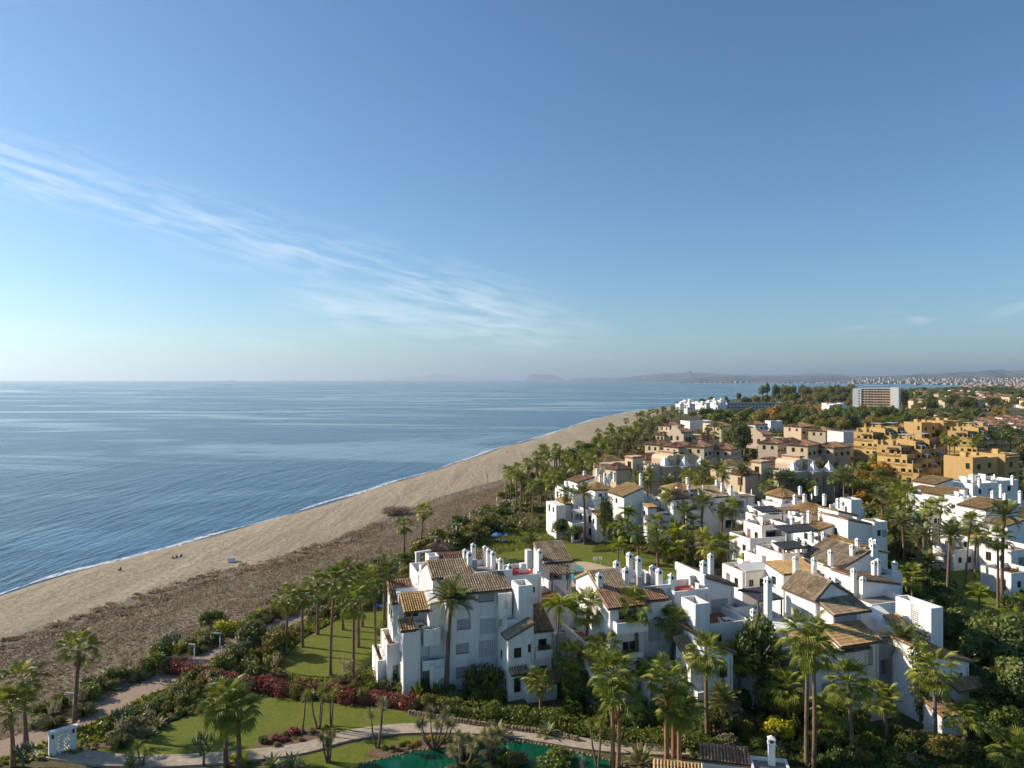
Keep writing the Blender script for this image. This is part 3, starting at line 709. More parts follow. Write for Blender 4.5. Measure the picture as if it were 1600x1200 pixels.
# shrub and tree crowns, a handful of shapes each, shared by all plants of the kind
SHRUB = {}
for key, mt, sz, n, lob, rz in (('green', 'leaf', .17, 1500, 10, .85), ('dark', 'leaf_dark', .15, 1500, 10, .85), ('lime', 'leaf_lime', .16, 1300, 9, .75),
                                ('grey', 'leaf_grey', .16, 1300, 10, .7), ('red', 'leaf_red', .17, 1400, 10, .8), ('olive', 'leaf_olive', .15, 1400, 10, .8), ('rust', 'leaf_rust', .15, 1300, 9, .8)):
    SHRUB[key] = [cloud_mesh("foliage", 100 + i + 10 * len(SHRUB), MT[mt], n, sz, lob + i, 1.0, rz) for i in range(3)]
def shrub(kind, x, y, r, h=None, label="", group=None, name="shrub", z=0.0, cat="shrub", seed=0, sq=None):
    o = put(name, SHRUB[kind][seed % 3], None, (x, y, z), (0, 0, (seed * 1.7) % 6.28), (r, r * (sq or 1.0), (h or 1.5 * r) / 1.45))
    return tag(o, label, cat, group)
LOD = {}
for key, mt in (('green', 'leaf'), ('dark', 'leaf_dark'), ('olive', 'leaf_olive'), ('rust', 'leaf_rust'), ('grey', 'leaf_grey')):
    LOD[key] = [cloud_mesh("foliage", 700 + i + 10 * len(LOD), MT[mt], 420, .26, 9, 1.0, .85) for i in range(3)]
LODF = {k: [cloud_mesh("foliage", 760 + i + 10 * n_, MT[m_], 150, .42, 8, 1.0, .85) for i in range(3)] for n_, (k, m_) in enumerate((('green', 'leaf'), ('dark', 'leaf_dark'), ('olive', 'leaf_olive'), ('rust', 'leaf_rust'), ('grey', 'leaf_grey')))}
TREE = {}
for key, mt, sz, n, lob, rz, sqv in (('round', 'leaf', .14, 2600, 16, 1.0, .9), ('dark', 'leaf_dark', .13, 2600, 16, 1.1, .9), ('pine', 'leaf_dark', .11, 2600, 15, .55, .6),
                                     ('olive', 'leaf_olive', .13, 2600, 16, .95, .85), ('rust', 'leaf_rust', .13, 2400, 15, .9, .85), ('euc', 'leaf_olive', .10, 2200, 17, 1.7, 1.0)):
    TREE[key] = [cloud_mesh("crown", 300 + i + 10 * len(TREE), MT[mt], n, sz, lob + i, 1.0, rz, (0.25, 0.46), 0.35, sqv) for i in range(3)]
def tree(kind, x, y, h, r, label="", group=None, seed=0, z=0.0, name="tree", parts=True, sx=1.0):
    """trunk with limbs, and a crown of leaves"""
    rng = random.Random(seed + 5); root = empty(name, (x, y, z), rng.uniform(0, 6.28), label, "tree", group)
    key = (kind, seed % 3)
    if key not in STUB:
        b = MB(); b.tube([(0, 0, -.02), (0.02, 0, .25), (-.01, .02, .5), (.02, 0, .8)], [.05, .04, .035, .02], 6)
        for a in range(5):
            t = a * 1.3 + seed; b.tube([(0, 0, .32 + .05 * a), (.12 * math.cos(t), .12 * math.sin(t), .5 + .05 * a), (.26 * math.cos(t), .26 * math.sin(t), .66 + .05 * a)], [.022, .016, .008], 5)
        STUB[key] = b.mesh("trunk", MT['bark_grey'], True)
    put("trunk", STUB[key], root, scale=(h * .9, h * .9, h * .9))
    zr = {'pine': .55, 'euc': 1.7}.get(kind, 1.0)
    ch = h * (0.45 if kind == 'pine' else 0.78)                      # crown depth
    tot = 0.35 + zr * 1.22 + .2
    put("crown", TREE[kind][seed % 3], root, (0, 0, h - ch - 0.25 * ch), None, (r, r * sx, ch / (tot - .3)))
    return root
CYP = None
def cypress(x, y, h, r, label, seed=0):
    rng = np.random.default_rng(seed + 900); C, Rr = [], []
    for i in range(26):
        t = (i + .5) / 26; w = r * (0.95 * math.sin(math.pi * min(1, .16 + .84 * (1 - t))) ** .8 + .05); C.append((rng.normal() * .12 * r, rng.normal() * .12 * r, h * (.04 + .93 * t))); Rr.append(max(.12, w * .8))
    V, F, rr = leaf_cloud(rng, C, Rr, 2200, 0.32, shell=.7)
    root = empty("cypress_tree", (x, y, 0), 0, label, "tree")
    put("crown", mesh_np("crown", V, F, MT['leaf_dark'], rr), root)
    b = MB(); b.tube([(0, 0, 0), (0, 0, h * .6)], [.16, .05], 6); b.build("trunk", MT['bark_grey'], root)
    return root

def spiky(seed, mat, n, L, w, lo=10, hi=85, bend=0.25, name="leaf_rosette"):
    """rosette of sword leaves (agave, yucca head, cycad)"""
    rng = np.random.default_rng(seed); V, F = [], []
    for i in range(n):
        a = i * 2.39996; e = R(lo + (hi - lo) * (1 - (i + .5) / n)) + rng.normal() * .08; l = L * rng.uniform(.8, 1.1)
        d = np.array([math.cos(a) * math.cos(e), math.sin(a) * math.cos(e), math.sin(e)]); s = np.array([-math.sin(a), math.cos(a), 0]) * w
        m_ = d * l * .55 + [0, 0, .02]; t_ = d * l + np.array([0, 0, -bend * l * math.cos(e)]); k = len(V)
        V += [tuple(-s * .6), tuple(s * .6), tuple(m_ + s), tuple(t_), tuple(m_ - s)]; F += [(k, k + 1, k + 2, k + 4), (k + 4, k + 2, k + 3)]
    return mesh_np(name, V, F, mat, rng.random(len(F)))
ROS = {'agave': [spiky(i, MT['leaf_grey'], 30, 1.0, .09) for i in range(2)], 'yucca': [spiky(5 + i, MT['fan'], 46, .85, .035, -45, 88, .15) for i in range(3)],
       'dracena': [spiky(9 + i, MT['leaf_grey'], 60, .7, .03, -20, 88, .1) for i in range(2)], 'cycad': [spiky(14 + i, MT['feather'], 30, 1.2, .10, -5, 70, .35) for i in range(2)],
       'aloe': [spiky(18, MT['leaf_grey'], 26, .8, .07)], 'strelitzia': [spiky(20 + i, MT['leaf'], 18, 1.7, .17, 25, 88, .2) for i in range(2)]}
def agave(x, y, s, label, kind='agave', seed=0, name="agave", group=None, z=0.05):
    o = put(name, ROS[kind][seed % len(ROS[kind])], None, (x, y, z), (0, 0, seed), s); return tag(o, label, "plant", group)
def yucca(x, y, h, stems, label, seed=0, kind='yucca', s=1.0, spread=.9, name="yucca", group=None):
    """several bare stems, each with a head of sword leaves"""
    rng = random.Random(seed); root = empty(name, (x, y, 0), rng.uniform(0, 6), label, "plant", group)
    for i in range(stems):
        a = i * 6.283 / stems + rng.uniform(-.4, .4); hh = h * rng.uniform(.7, 1.05); sp = spread * rng.uniform(.5, 1.0)
        tip = Vector((sp * math.cos(a), sp * math.sin(a), hh)); b = MB()
        b.tube([(0.12 * math.cos(a), .12 * math.sin(a), 0), (sp * .7 * math.cos(a), sp * .7 * math.sin(a), hh * .45), tuple(tip)], [.13, .10, .07], 6)
        st = b.build("stem", MT['bark'], root, True)
        for j in range(2):
            put("leaf_head", ROS[kind][(i + j) % len(ROS[kind])], st, tip + Vector((rng.uniform(-.2, .2), rng.uniform(-.2, .2), -.25 * j)), (rng.uniform(-.3, .3), rng.uniform(-.3, .3), i), s * (1 - .15 * j))
    return root
def candelabra(x, y, h, label, seed=0, col='leaf_grey', group=None):
    """candelabra euphorbia: a trunk that forks again and again into upright green fingers"""
    rng = random.Random(seed); root = empty("candelabra_euphorbia", (x, y, 0), 0, label, "plant", group)
    tr = MB(); tr.tube([(0, 0, 0), (.03, 0, h * .3)], [.15, .12], 7); tr.build("trunk", MT['bark_grey'], root, True)
    br = MB()
    def grow(p, d, l, r, lev):
        q = p + d * l * .5 + Vector((0, 0, l * .5)); br.tube([p, p + d * l * .35 + Vector((0, 0, l * .12)), q], [r, r * .95, r * .9], 5)
        if lev == 0: br.tube([q, q + Vector((d.x * .12, d.y * .12, l * .55))], [r * .9, r * .55], 5); return
        for k in range(rng.choice((2, 3, 3))):
            a = rng.uniform(0, 6.283); grow(q, Vector((math.cos(a), math.sin(a), .15)) * rng.uniform(.6, 1.0), l * .78, r * .86, lev - 1)
    for i in range(6):
        a = i * 1.05 + rng.uniform(-.2, .2); grow(Vector((.02, 0, h * .26)), Vector((math.cos(a), math.sin(a), .1)), h * .30, .085, 2)
    me = br.mesh("branches", MT['succulent'], True)
    put("branches", me, root); return root
MT['succulent'] = simple("grey_green_succulent", (0.085, 0.115, 0.05), 0.6, 0.3, 1.2)
def pampas(seed):
    rng = np.random.default_rng(seed); n = 260; V, F = [], []
    for i in range(n):
        a = rng.uniform(0, 6.283); e = rng.uniform(.5, 1.4); l = rng.uniform(.9, 1.6); d = np.array([math.cos(a) * math.cos(e), math.sin(a) * math.cos(e), math.sin(e)]); s = np.array([-math.sin(a), math.cos(a), 0]) * .025; k = len(V)
        V += [tuple(-s), tuple(s), tuple(d * l * .6 + s), tuple(d * l * .95 + [math.cos(a) * .3, math.sin(a) * .3, -.35]), tuple(d * l * .6 - s)]; F.append((k, k + 1, k + 2, k + 3, k + 4))
    gr = mesh_np("grass_tuft", V, F, MT['leaf_grey'], rng.random(len(F)))
    C, Rr = [], []
    for i in range(13):
        a = rng.uniform(0, 6.283); q = rng.uniform(.15, .75); h = rng.uniform(1.5, 2.3)
        for j in range(5): C.append((q * math.cos(a) * (.7 + .1 * j), q * math.sin(a) * (.7 + .1 * j), h + j * .14)); Rr.append(.12 - .012 * j)
    V, F, r = leaf_cloud(rng, C, Rr, 900, .12, shell=.3)
    return gr, mesh_np("plumes", V, F, MT['plume'], r)
PAMPAS = [pampas(i) for i in range(2)]
def pampas_grass(x, y, s, label, seed=0, group=None):
    root = empty("pampas_grass", (x, y, 0), seed, label, "grass clump", group); g, p = PAMPAS[seed % 2]
    put("leaves", g, root, scale=s); put("plumes", p, root, scale=s); return root
def hedge(line, w, h, kind, label, seed=0, dens=60, size=.2, group=None, name="hedge"):
    """clipped or loose hedge along a surveyed line"""
    rng = np.random.default_rng(seed); L = smooth_line([Vector(p) for p in line], 2); C, Rr = [], []; tot = 0
    for a, b in zip(L, L[1:]):
        d = (b - a).length; tot += d; k = max(1, int(d / (w * .38)))
        for i in range(k):
            p = a.lerp(b, i / k)
            for zz in np.arange(w * .35, max(h - w * .25, w * .36), w * .45):
                C.append((p.x + rng.normal() * w * .12, p.y + rng.normal() * w * .12, zz * rng.uniform(.9, 1.12))); Rr.append(w * .5 * rng.uniform(.8, 1.12))
    o = C[0]; C = [(c[0] - o[0], c[1] - o[1], c[2]) for c in C]
    V, F, r = leaf_cloud(rng, C, Rr, int(dens * tot * (h + w)), size, shell=.75)
    V[:, 2] = np.maximum(V[:, 2], .02)
    me = mesh_np("foliage", V, F, MT[kind], r)
    return tag(put(name, me, None, (o[0], o[1], 0)), label, "hedge", group)
# ------------------------------------------------------------------ building library
def tile_mesh(A, B, C, D, mat, pitch=0.36, row=0.5, seed=0, ridge=True, slab=True, hgt=0.17):
    """barrel-tile roof slope: A-B is the eave, D-C the top edge; every tile column is a real ridge, every course a step"""
    A, B, C, D = (np.array(p, float) for p in (A, B, C, D)); rng = np.random.default_rng(seed + 17)
    nrm = np.cross(B - A, D - A); nrm /= np.linalg.norm(nrm)
    if nrm[2] < 0: A, B, C, D = B, A, D, C; nrm = -nrm
    nc = max(2, int(np.linalg.norm(B - A) / pitch)); nr = max(2, int(np.linalg.norm(D - A) / row))
    hgt = max(hgt, pitch * .45); ts = np.array([0, .26, .5, .74, 1.0]); hs = np.array([0, .8, 1.0, .8, 0.0]) * hgt
    S = np.concatenate([(i + ts[:-1]) / nc for i in range(nc)] + [[1.0]]); H = np.concatenate([hs[:-1]] * nc + [[0.0]])
    ns = len(S); V, F, RN, vb = [], [], [], 0
    colr = .52 + .42 * (rng.random((nr, nc)) - .5); colbias = rng.normal(0, .08, nc)
    for r in range(nr):
        for e, lift in ((r / nr, .045), ((r + 1) / nr, 0.0)):
            base = A[None] * ((1 - S) * (1 - e))[:, None] + B[None] * (S * (1 - e))[:, None] + C[None] * (S * e)[:, None] + D[None] * ((1 - S) * e)[:, None]
            V.append(base + nrm[None] * (H + lift + 0.04 + rng.normal(0, .006, ns))[:, None])
        i = np.arange(ns - 1); a = vb + i; F.append(np.stack([a, a + 1, a + ns + 1, a + ns], 1)); vb += 2 * ns
        RN.append(np.clip(np.repeat(colr[r] + colbias, 4)[:ns - 1] * np.tile([.72, 1.12, 1.12, .72], nc)[:ns - 1], 0, 1))  # valley faces toned darker, crowns paler: channel shade put into the tile colour
    V = np.concatenate(V); F = np.concatenate(F); RN = np.concatenate(RN); MI = np.zeros(len(F), int)
    faces = [tuple(f) for f in F]; verts = [tuple(v) for v in V]; rn = list(RN); mi = list(MI)
    if slab:
        b = len(verts); dz = np.array([0, 0, -0.17])
        for p in (A, B, C, D): verts.append(tuple(p + nrm * .03))
        for p in (A, B, C, D): verts.append(tuple(p + dz))
        for f in ((0, 1, 5, 4), (1, 2, 6, 5), (2, 3, 7, 6), (3, 0, 4, 7), (7, 6, 5, 4)): faces.append(tuple(b + k for k in f)); rn.append(.2); mi.append(1)
    if ridge:
        m = MB(); L = np.linalg.norm(C - D); k = max(2, int(L / .5))
        for i in range(k):
            p, q = D + (C - D) * i / k, D + (C - D) * (i + .93) / k; m.tube([p + nrm * .05, q + nrm * .07], [.15, .13], 6)
        b = len(verts); verts += m.v
        for f in m.f: faces.append(tuple(b + j for j in f)); rn.append(rng.random()); mi.append(0)
    return mesh_np("tile_roof", verts, faces, [mat, MT['wood']], rn, mi)

def _chimney_meshes(mt):
    s = MB(); s.box(-.31, .31, -.31, .31, 0, 1.0); c = MB()
    c.box(-.37, .37, -.37, .37, 0, .10)
    for i in (-1, 1):
        for j in (-1, 1): c.box(i * .24 - .08, i * .24 + .08, j * .24 - .08, j * .24 + .08, .101, .45)
    c.box(-.17, .17, -.17, .17, .102, .44, 1); c.box(-.36, .36, -.36, .36, .451, .52)  # dark core fills the open slots, their shade put into its colour
    for k in range(4):
        a, b = k * math.pi / 2 + math.pi / 4, (k + 1) * math.pi / 2 + math.pi / 4
        c.poly([(.45 * math.cos(a), .45 * math.sin(a), .522), (.45 * math.cos(b), .45 * math.sin(b), .522), (0, 0, .82)])
    return s.mesh("chimney", MT[mt]), c.mesh("chimney_cap", [MT[mt], MT['dark']])
CHIM = {k: _chimney_meshes(k) for k in ('white', 'cream', 'ochre')}

class Bld:
    """a building in its own frame: u runs along the front, v away from it; survey rows and columns give u, v, z"""
    def __init__(s, name, label, px, Y, deg=18, wall='white', group=None, cat="building", base=0.0):
        s.ox, s.oy = (px - 800) / FPX * Y, Y; s.a = R(deg); s.c, s.s = math.cos(s.a), math.sin(s.a)
        s.root = empty(name, (s.ox, s.oy, 0), s.a, label, cat, group); s.wall = wall; s.base = base; s.n = 0
    def w(s, u, v): return s.ox + u * s.c - v * s.s, s.oy + u * s.s + v * s.c
    def l(s, X, Y): dx, dy = X - s.ox, Y - s.oy; return dx * s.c + dy * s.s, -dx * s.s + dy * s.c
    def u(s, px, v):
        k = (px - 800) / FPX                                # sight line (k t, t); solve local v
        t = (v + (-s.ox * s.s + s.oy * s.c)) / (-k * s.s + s.c)
        return s.l(k * t, t)[0]
    def z(s, py, u, v): return CAMZ - (py - HOR) * s.w(u, v)[1] / FPX
    def at(s, px, py, z): g = G(px, py, z); return s.l(g.x, g.y)
    def quadwall(s, mb, P, Q, za, zp, zq, ops, inward, mats):
        """vertical wall from P to Q with rectangular openings that have real reveals"""
        P, Q, I = (np.array(k, float) for k in (P, Q, inward)); L = np.linalg.norm(Q - P); d = (Q - P) / L
        def pt(a, z, dep=0): q = P + d * a + I * dep; return (q[0], q[1], z)
        ops = [o for o in ops if o[0] < o[1] and o[2] < o[3]]
        zmin = min(zp, zq)
        ops = [(max(.06, o[0]), min(L - .06, o[1]), max(za + .03, o[2]), min(zmin - .06, o[3]), o[4]) for o in ops]
        ops = [o for o in ops if o[1] - o[0] > .15 and o[3] - o[2] > .15]
        xs = sorted({0, L, *[o[0] for o in ops], *[o[1] for o in ops]}); zs = sorted({za, zmin, *[o[2] for o in ops], *[o[3] for o in ops]})
        for x0, x1 in zip(xs, xs[1:]):
            for z0, z1 in zip(zs, zs[1:]):
                cx, cz = (x0 + x1) / 2, (z0 + z1) / 2
                if any(o[0] < cx < o[1] and o[2] < cz < o[3] for o in ops): continue
                mb.poly([pt(x0, z0), pt(x1, z0), pt(x1, z1), pt(x0, z1)])
        if abs(zp - zq) > 1e-3:
            if zp > zq: mb.poly([pt(0, zmin), pt(L, zmin), pt(0, zp)])
            else: mb.poly([pt(0, zmin), pt(L, zmin), pt(L, zq)])
        for a0, a1, z0, z1, ty in ops:
            dep = {'dark': 1.3, 'lat': .06, 'shut': .14}.get(ty, .2)
            for e in (((a0, z0), (a1, z0)), ((a1, z0), (a1, z1)), ((a1, z1), (a0, z1)), ((a0, z1), (a0, z0))):
                (xa, ya), (xb, yb) = e; mb.poly([pt(xb, yb), pt(xa, ya), pt(xa, ya, dep), pt(xb, yb, dep)])
            s.opening(pt, a0, a1, z0, z1, dep, ty)
    def opening(s, pt, a0, a1, z0, z1, dep, ty):
        def bar(mb, x0, x1, y0, y1, d0, d1, m=0):
            c = [pt(x0, y0, d0), pt(x1, y0, d0), pt(x1, y0, d1), pt(x0, y0, d1), pt(x0, y1, d0), pt(x1, y1, d0), pt(x1, y1, d1), pt(x0, y1, d1)]
            for f in ((0, 1, 5, 4), (1, 2, 6, 5), (3, 0, 4, 7), (4, 5, 6, 7), (0, 3, 2, 1)): mb.poly([c[i] for i in f], m)
        m = MB()
        if ty == 'shut':
            k = max(2, int((z1 - z0) / .14)); lo = z0 + .12
            for i in range(k):
                y0, y1 = lo + (z1 - lo) * i / k, lo + (z1 - lo) * (i + .86) / k; bar(m, a0, a1, y0, y1, dep - .05, dep)
            o = m.build("roller_blind", MT['blind'], s.root); b = MB(); b.poly([pt(a0, z0, dep + .02), pt(a1, z0, dep + .02), pt(a1, z1, dep + .02), pt(a0, z1, dep + .02)]); b.build("pane", MT['glass'], o)
        elif ty == 'lat':
            n = max(3, int((a1 - a0) / .24)); k = max(3, int((z1 - z0) / .24))
            for i in range(n + 1): x = a0 + (a1 - a0) * i / n; bar(m, x - .045, x + .045, z0, z1, .005, .06)
            for i in range(k + 1): y = z0 + (z1 - z0) * i / k; bar(m, a0, a1, y - .045, y + .045, .012, .055)
            o = m.build("lattice_panel", MT[s.wall], s.root); b = MB(); b.poly([pt(a0, z0, .3), pt(a1, z0, .3), pt(a1, z1, .3), pt(a0, z1, .3)]); b.build("backing", MT['grey'], o)
        elif ty == 'dark':
            m.poly([pt(a0, z0, dep), pt(a1, z0, dep), pt(a1, z1, dep), pt(a0, z1, dep)]); o = m.build("loggia_back", MT['grey'], s.root)
            b = MB(); w = a1 - a0
            bar(b, a0 + w * .15, a1 - w * .15, z0 + .02, z0 + (z1 - z0) * .82, dep - .06, dep - .01); b.build("glazed_door", MT['glass'], o)
        else:
            fr = .07
            for x0, x1, y0, y1 in ((a0, a1, z0, z0 + fr), (a0, a1, z1 - fr, z1), (a0, a0 + fr, z0 + fr, z1 - fr), (a1 - fr, a1, z0 + fr, z1 - fr), ((a0 + a1) / 2 - .035, (a0 + a1) / 2 + .035, z0 + fr, z1 - fr)):
                bar(m, x0, x1, y0, y1, dep - .07, dep)
            if ty != 'door': bar(m, a0 - .08, a1 + .08, z0 - .08, z0 - .002, -.09, .1, 1)
            o = m.build("window_frame" if ty == 'win' else "door_frame", [MT['frame'] if ty != 'wwin' else MT['whitepaint'], MT[s.wall]], s.root); b = MB(); b.poly([pt(a0, z0, dep - .02), pt(a1, z0, dep - .02), pt(a1, z1, dep - .02), pt(a0, z1, dep - .02)]); b.build("pane", MT['glass'], o)
    def box(s, u0, u1, v0, v1, z0, zt, par=0.0, floor='terracotta', front=(), left=(), right=(), mat=None, name="wall", rim=.22):
        """block; zt one height or four corner heights (front-left, front-right, back-right, back-left); par makes a roof terrace behind a parapet"""
        if u1 < u0: u0, u1 = u1, u0
        zs = [zt] * 4 if not isinstance(zt, (list, tuple)) else list(zt); mb = MB()
        s.quadwall(mb, (u0, v0), (u1, v0), z0, zs[0], zs[1], front, (0, 1), None)
        s.quadwall(mb, (u0, v1), (u0, v0), z0, zs[3], zs[0], [(v1 - b, v1 - a, c, d, e) for a, b, c, d, e in left], (1, 0), None)
        s.quadwall(mb, (u1, v0), (u1, v1), z0, zs[1], zs[2], [(a - v0, b - v0, c, d, e) for a, b, c, d, e in right], (-1, 0), None)
        mb.poly([(u1, v1, z0), (u0, v1, z0), (u0, v1, zs[3]), (u1, v1, zs[2])])
        if z0 > .5: mb.poly([(u0, v0, z0), (u0, v1, z0), (u1, v1, z0), (u1, v0, z0)])
        if par:
            r = rim; O = [(u0, v0), (u1, v0), (u1, v1), (u0, v1)]; I = [(u0 + r, v0 + r), (u1 - r, v0 + r), (u1 - r, v1 - r), (u0 + r, v1 - r)]; z = zs[0]
            for k in range(4):
                j = (k + 1) % 4
                mb.poly([(*O[k], z), (*O[j], z), (*I[j], z), (*I[k], z)]); mb.poly([(*I[k], z), (*I[j], z), (*I[j], z - par), (*I[k], z - par)])
            f = MB(); f.poly([(*p, z - par) for p in I]); f.build("terrace_floor", MT[floor], s.root)
        else: mb.poly([(u0, v0, zs[0]), (u1, v0, zs[1]), (u1, v1, zs[2]), (u0, v1, zs[3])])
        if s.root.name.startswith("apartment_house") and min(zs) - z0 > 5 and u1 - u0 > 3.2 and z0 < .5:
            p = MB(); x = u1 - .35; p.tube([(x, v0 - .09, z0 + .2), (x, v0 - .09, min(zs) - .5)], .055, 6); p.build("downpipe", MT['greywhite'], s.root)
        return mb.build(name, MT[mat or s.wall], s.root)
    def blk(s, px0, px1, depth, v=None, z=None, py=None, z0=None, front=(), left=(), **k):
        """block surveyed by its front-left and front-right columns and the row of its top"""
        if v is None: u0, v = s.at(px0, py, z)
        else:
            u0 = s.u(px0, v)
            if z is None: z = s.z(py, u0, v)
        u1 = s.u(px1, v); fr = []
        for a, b, c, d, e in front:
            ua, ub = s.u(a, v), s.u(b, v); um = (ua + ub) / 2; fr.append((ua - u0, ub - u0, s.z(d, um, v), s.z(c, um, v), e))
        zt = z if 'zt' not in k else k.pop('zt')
        s.box(u0, u1, v, v + depth, s.base if z0 is None else z0, zt, front=fr, left=left, **k); return u0, u1, v, z
    def tiles(s, u0, u1, v0, v1, zl, zh, up='v', mat='tile', pitch=.31, name="tile_roof", ridge=True):
        """tile slope over a rectangle; up = v, -v, u or -u is the way it climbs from zl to zh"""
        if up == 'v': q = ((u0, v0, zl), (u1, v0, zl), (u1, v1, zh), (u0, v1, zh))
        elif up == '-v': q = ((u1, v1, zl), (u0, v1, zl), (u0, v0, zh), (u1, v0, zh))
        elif up == 'u': q = ((u0, v1, zl), (u0, v0, zl), (u1, v0, zh), (u1, v1, zh))
        else: q = ((u1, v0, zl), (u1, v1, zl), (u0, v1, zh), (u0, v0, zh))
        s.n += 1
        return put(name, tile_mesh(*q, MT[mat], pitch, .5 if pitch < .4 else .8, s.n + int(abs(s.ox) * 3), ridge), s.root)
    def shed(s, u0, u1, v0, v1, z0, zl, zh, up='v', mat='tile', over=.35, pitch=.31, front=(), left=(), wall=None):
        """walls with a single tile slope on them"""
        zt = {'v': (zl, zl, zh, zh), '-v': (zh, zh, zl, zl), 'u': (zl, zh, zh, zl), '-u': (zh, zl, zl, zh)}[up]
        s.box(u0, u1, v0, v1, z0, [q - .18 for q in zt], front=front, left=left, mat=wall)
        L = (v1 - v0) if 'v' in up else (u1 - u0); g = (zh - zl) / L
        if up == 'v': s.tiles(u0 - .15, u1 + .15, v0 - over, v1, zl - g * over, zh, up, mat, pitch)
        elif up == '-v': s.tiles(u0 - .15, u1 + .15, v0, v1 + over, zl - g * over, zh, up, mat, pitch)
        elif up == 'u': s.tiles(u0 - over, u1, v0 - .15, v1 + .15, zl - g * over, zh, up, mat, pitch)
        else: s.tiles(u0, u1 + over, v0 - .15, v1 + .15, zl - g * over, zh, up, mat, pitch)
    def gable(s, u0, u1, v0, v1, z0, ze, zr, along='u', mat='tile', pitch=.31, front=(), left=(), over=.3, wall=None):
        """walls under a two-slope roof; along = direction of the ridge"""
        s.box(u0, u1, v0, v1, z0, ze - .18, front=front, left=left, mat=wall); m = MB()
        if along == 'u':
            vm = (v0 + v1) / 2; g = (zr - ze) / (vm - v0)
            for uu in (u0, u1): m.poly([(uu, v0, ze - .179), (uu, v1, ze - .179), (uu, vm, zr - .18)])
            s.tiles(u0 - .2, u1 + .2, v0 - over, vm, ze - g * over, zr, 'v', mat, pitch); s.tiles(u0 - .2, u1 + .2, vm, v1 + over, ze - g * over, zr, '-v', mat, pitch, ridge=False)
        else:
            um = (u0 + u1) / 2; g = (zr - ze) / (um - u0)
            for vv in (v0, v1): m.poly([(u0, vv, ze - .179), (u1, vv, ze - .179), (um, vv, zr - .18)])
            s.tiles(u0 - over, um, v0 - .2, v1 + .2, ze - g * over, zr, 'u', mat, pitch); s.tiles(um, u1 + over, v0 - .2, v1 + .2, ze - g * over, zr, '-u', mat, pitch, ridge=False)
        m.build("gable_wall", MT[wall or s.wall], s.root)
    def hip(s, u0, u1, v0, v1, z0, ze, zr, mat='tile', pitch=.45, front=(), left=(), over=.4, wall=None):
        """walls under a pyramid or hipped roof"""
        s.box(u0, u1, v0, v1, z0, ze - .2, front=front, left=left, mat=wall)
        u0, u1, v0, v1 = u0 - over, u1 + over, v0 - over, v1 + over; d = min(u1 - u0, v1 - v0) / 2 * .92
        a, b = (u0 + d, (v0 + v1) / 2) if u1 - u0 > v1 - v0 else ((u0 + u1) / 2, v0 + d), (u1 - d, (v0 + v1) / 2) if u1 - u0 > v1 - v0 else ((u0 + u1) / 2, v1 - d)
        if u1 - u0 > v1 - v0: Q = [((u0, v0), (u1, v0), b, a), ((u1, v0), (u1, v1), b, b), ((u1, v1), (u0, v1), a, b), ((u0, v1), (u0, v0), a, a)]
        else: Q = [((u0, v0), (u1, v0), a, a), ((u1, v0), (u1, v1), b, a), ((u1, v1), (u0, v1), b, b), ((u0, v1), (u0, v0), a, b)]
        for A, B, C, D in Q:
            s.n += 1; e = 1e-3
            put("tile_roof", tile_mesh((*A, ze), (*B, ze), (C[0] + e, C[1] + e, zr), (D[0], D[1], zr + e), MT[mat], pitch, .8, s.n, False), s.root)
    def chim(s, px, py, v, h, w=1.0, mt='white'):
        u = s.u(px, v); zt = s.z(py, u, v) - .8 * w
        o = put("chimney", CHIM[mt][0], s.root, (u, v, zt - h), None, (w, w, h)); c = put("chimney_cap", CHIM[mt][1], o); c.matrix_parent_inverse = Matrix.Identity(4)
        c.location = (0, 0, 1.0); c.scale = (1, 1, w / h); return o
    def chim_at(s, u, v, z, h, w=1.0, mt='white'):
        o = put("chimney", CHIM[mt][0], s.root, (u, v, z), None, (w, w, h)); c = put("chimney_cap", CHIM[mt][1], o); c.location = (0, 0, 1.0); c.scale = (1, 1, w / h); return o
    def pergola(s, u0, u1, v0, v1, zf, zb, n=9, mat='wood', cover=None):
        """slatted shade: posts in front, rafters running back"""
        p = MB(); p.box(u0, u1, v0 - .06, v0 + .06, zf - .3, zf - .14); o = p.build("pergola", MT[mat], s.root)
        p = MB(); p.box(u0, u1, v1 - .06, v1 + .06, zb - .3, zb - .14); p.build("beam", MT[mat], o)
        for k in range(3):
            x = u0 + .15 + (u1 - u0 - .3) * k / 2; q = MB(); q.box(x - .08, x + .08, v0 - .08, v0 + .08, zf - 2.6, zf - .31); q.build("post", MT[mat], o)
        for i in range(n):
            x = u0 + (u1 - u0) * (i + .5) / n; q = MB(); w = .07 if cover is None else (u1 - u0) / n * .46
            b = len(q.v)
            for (vv, zz) in ((v0 - .3, zf), (v1, zb)):
                for xx, dz in ((x - w, -.13), (x + w, -.13), (x + w, 0), (x - w, 0)): q.v.append((xx, vv, zz + dz))
            for f in ((0, 1, 5, 4), (1, 2, 6, 5), (2, 3, 7, 6), (3, 0, 4, 7), (3, 2, 1, 0), (4, 5, 6, 7)): q.f.append(tuple(b + j for j in f)); q.m.append(0)
            q.build("slat", MT[cover or mat], o)
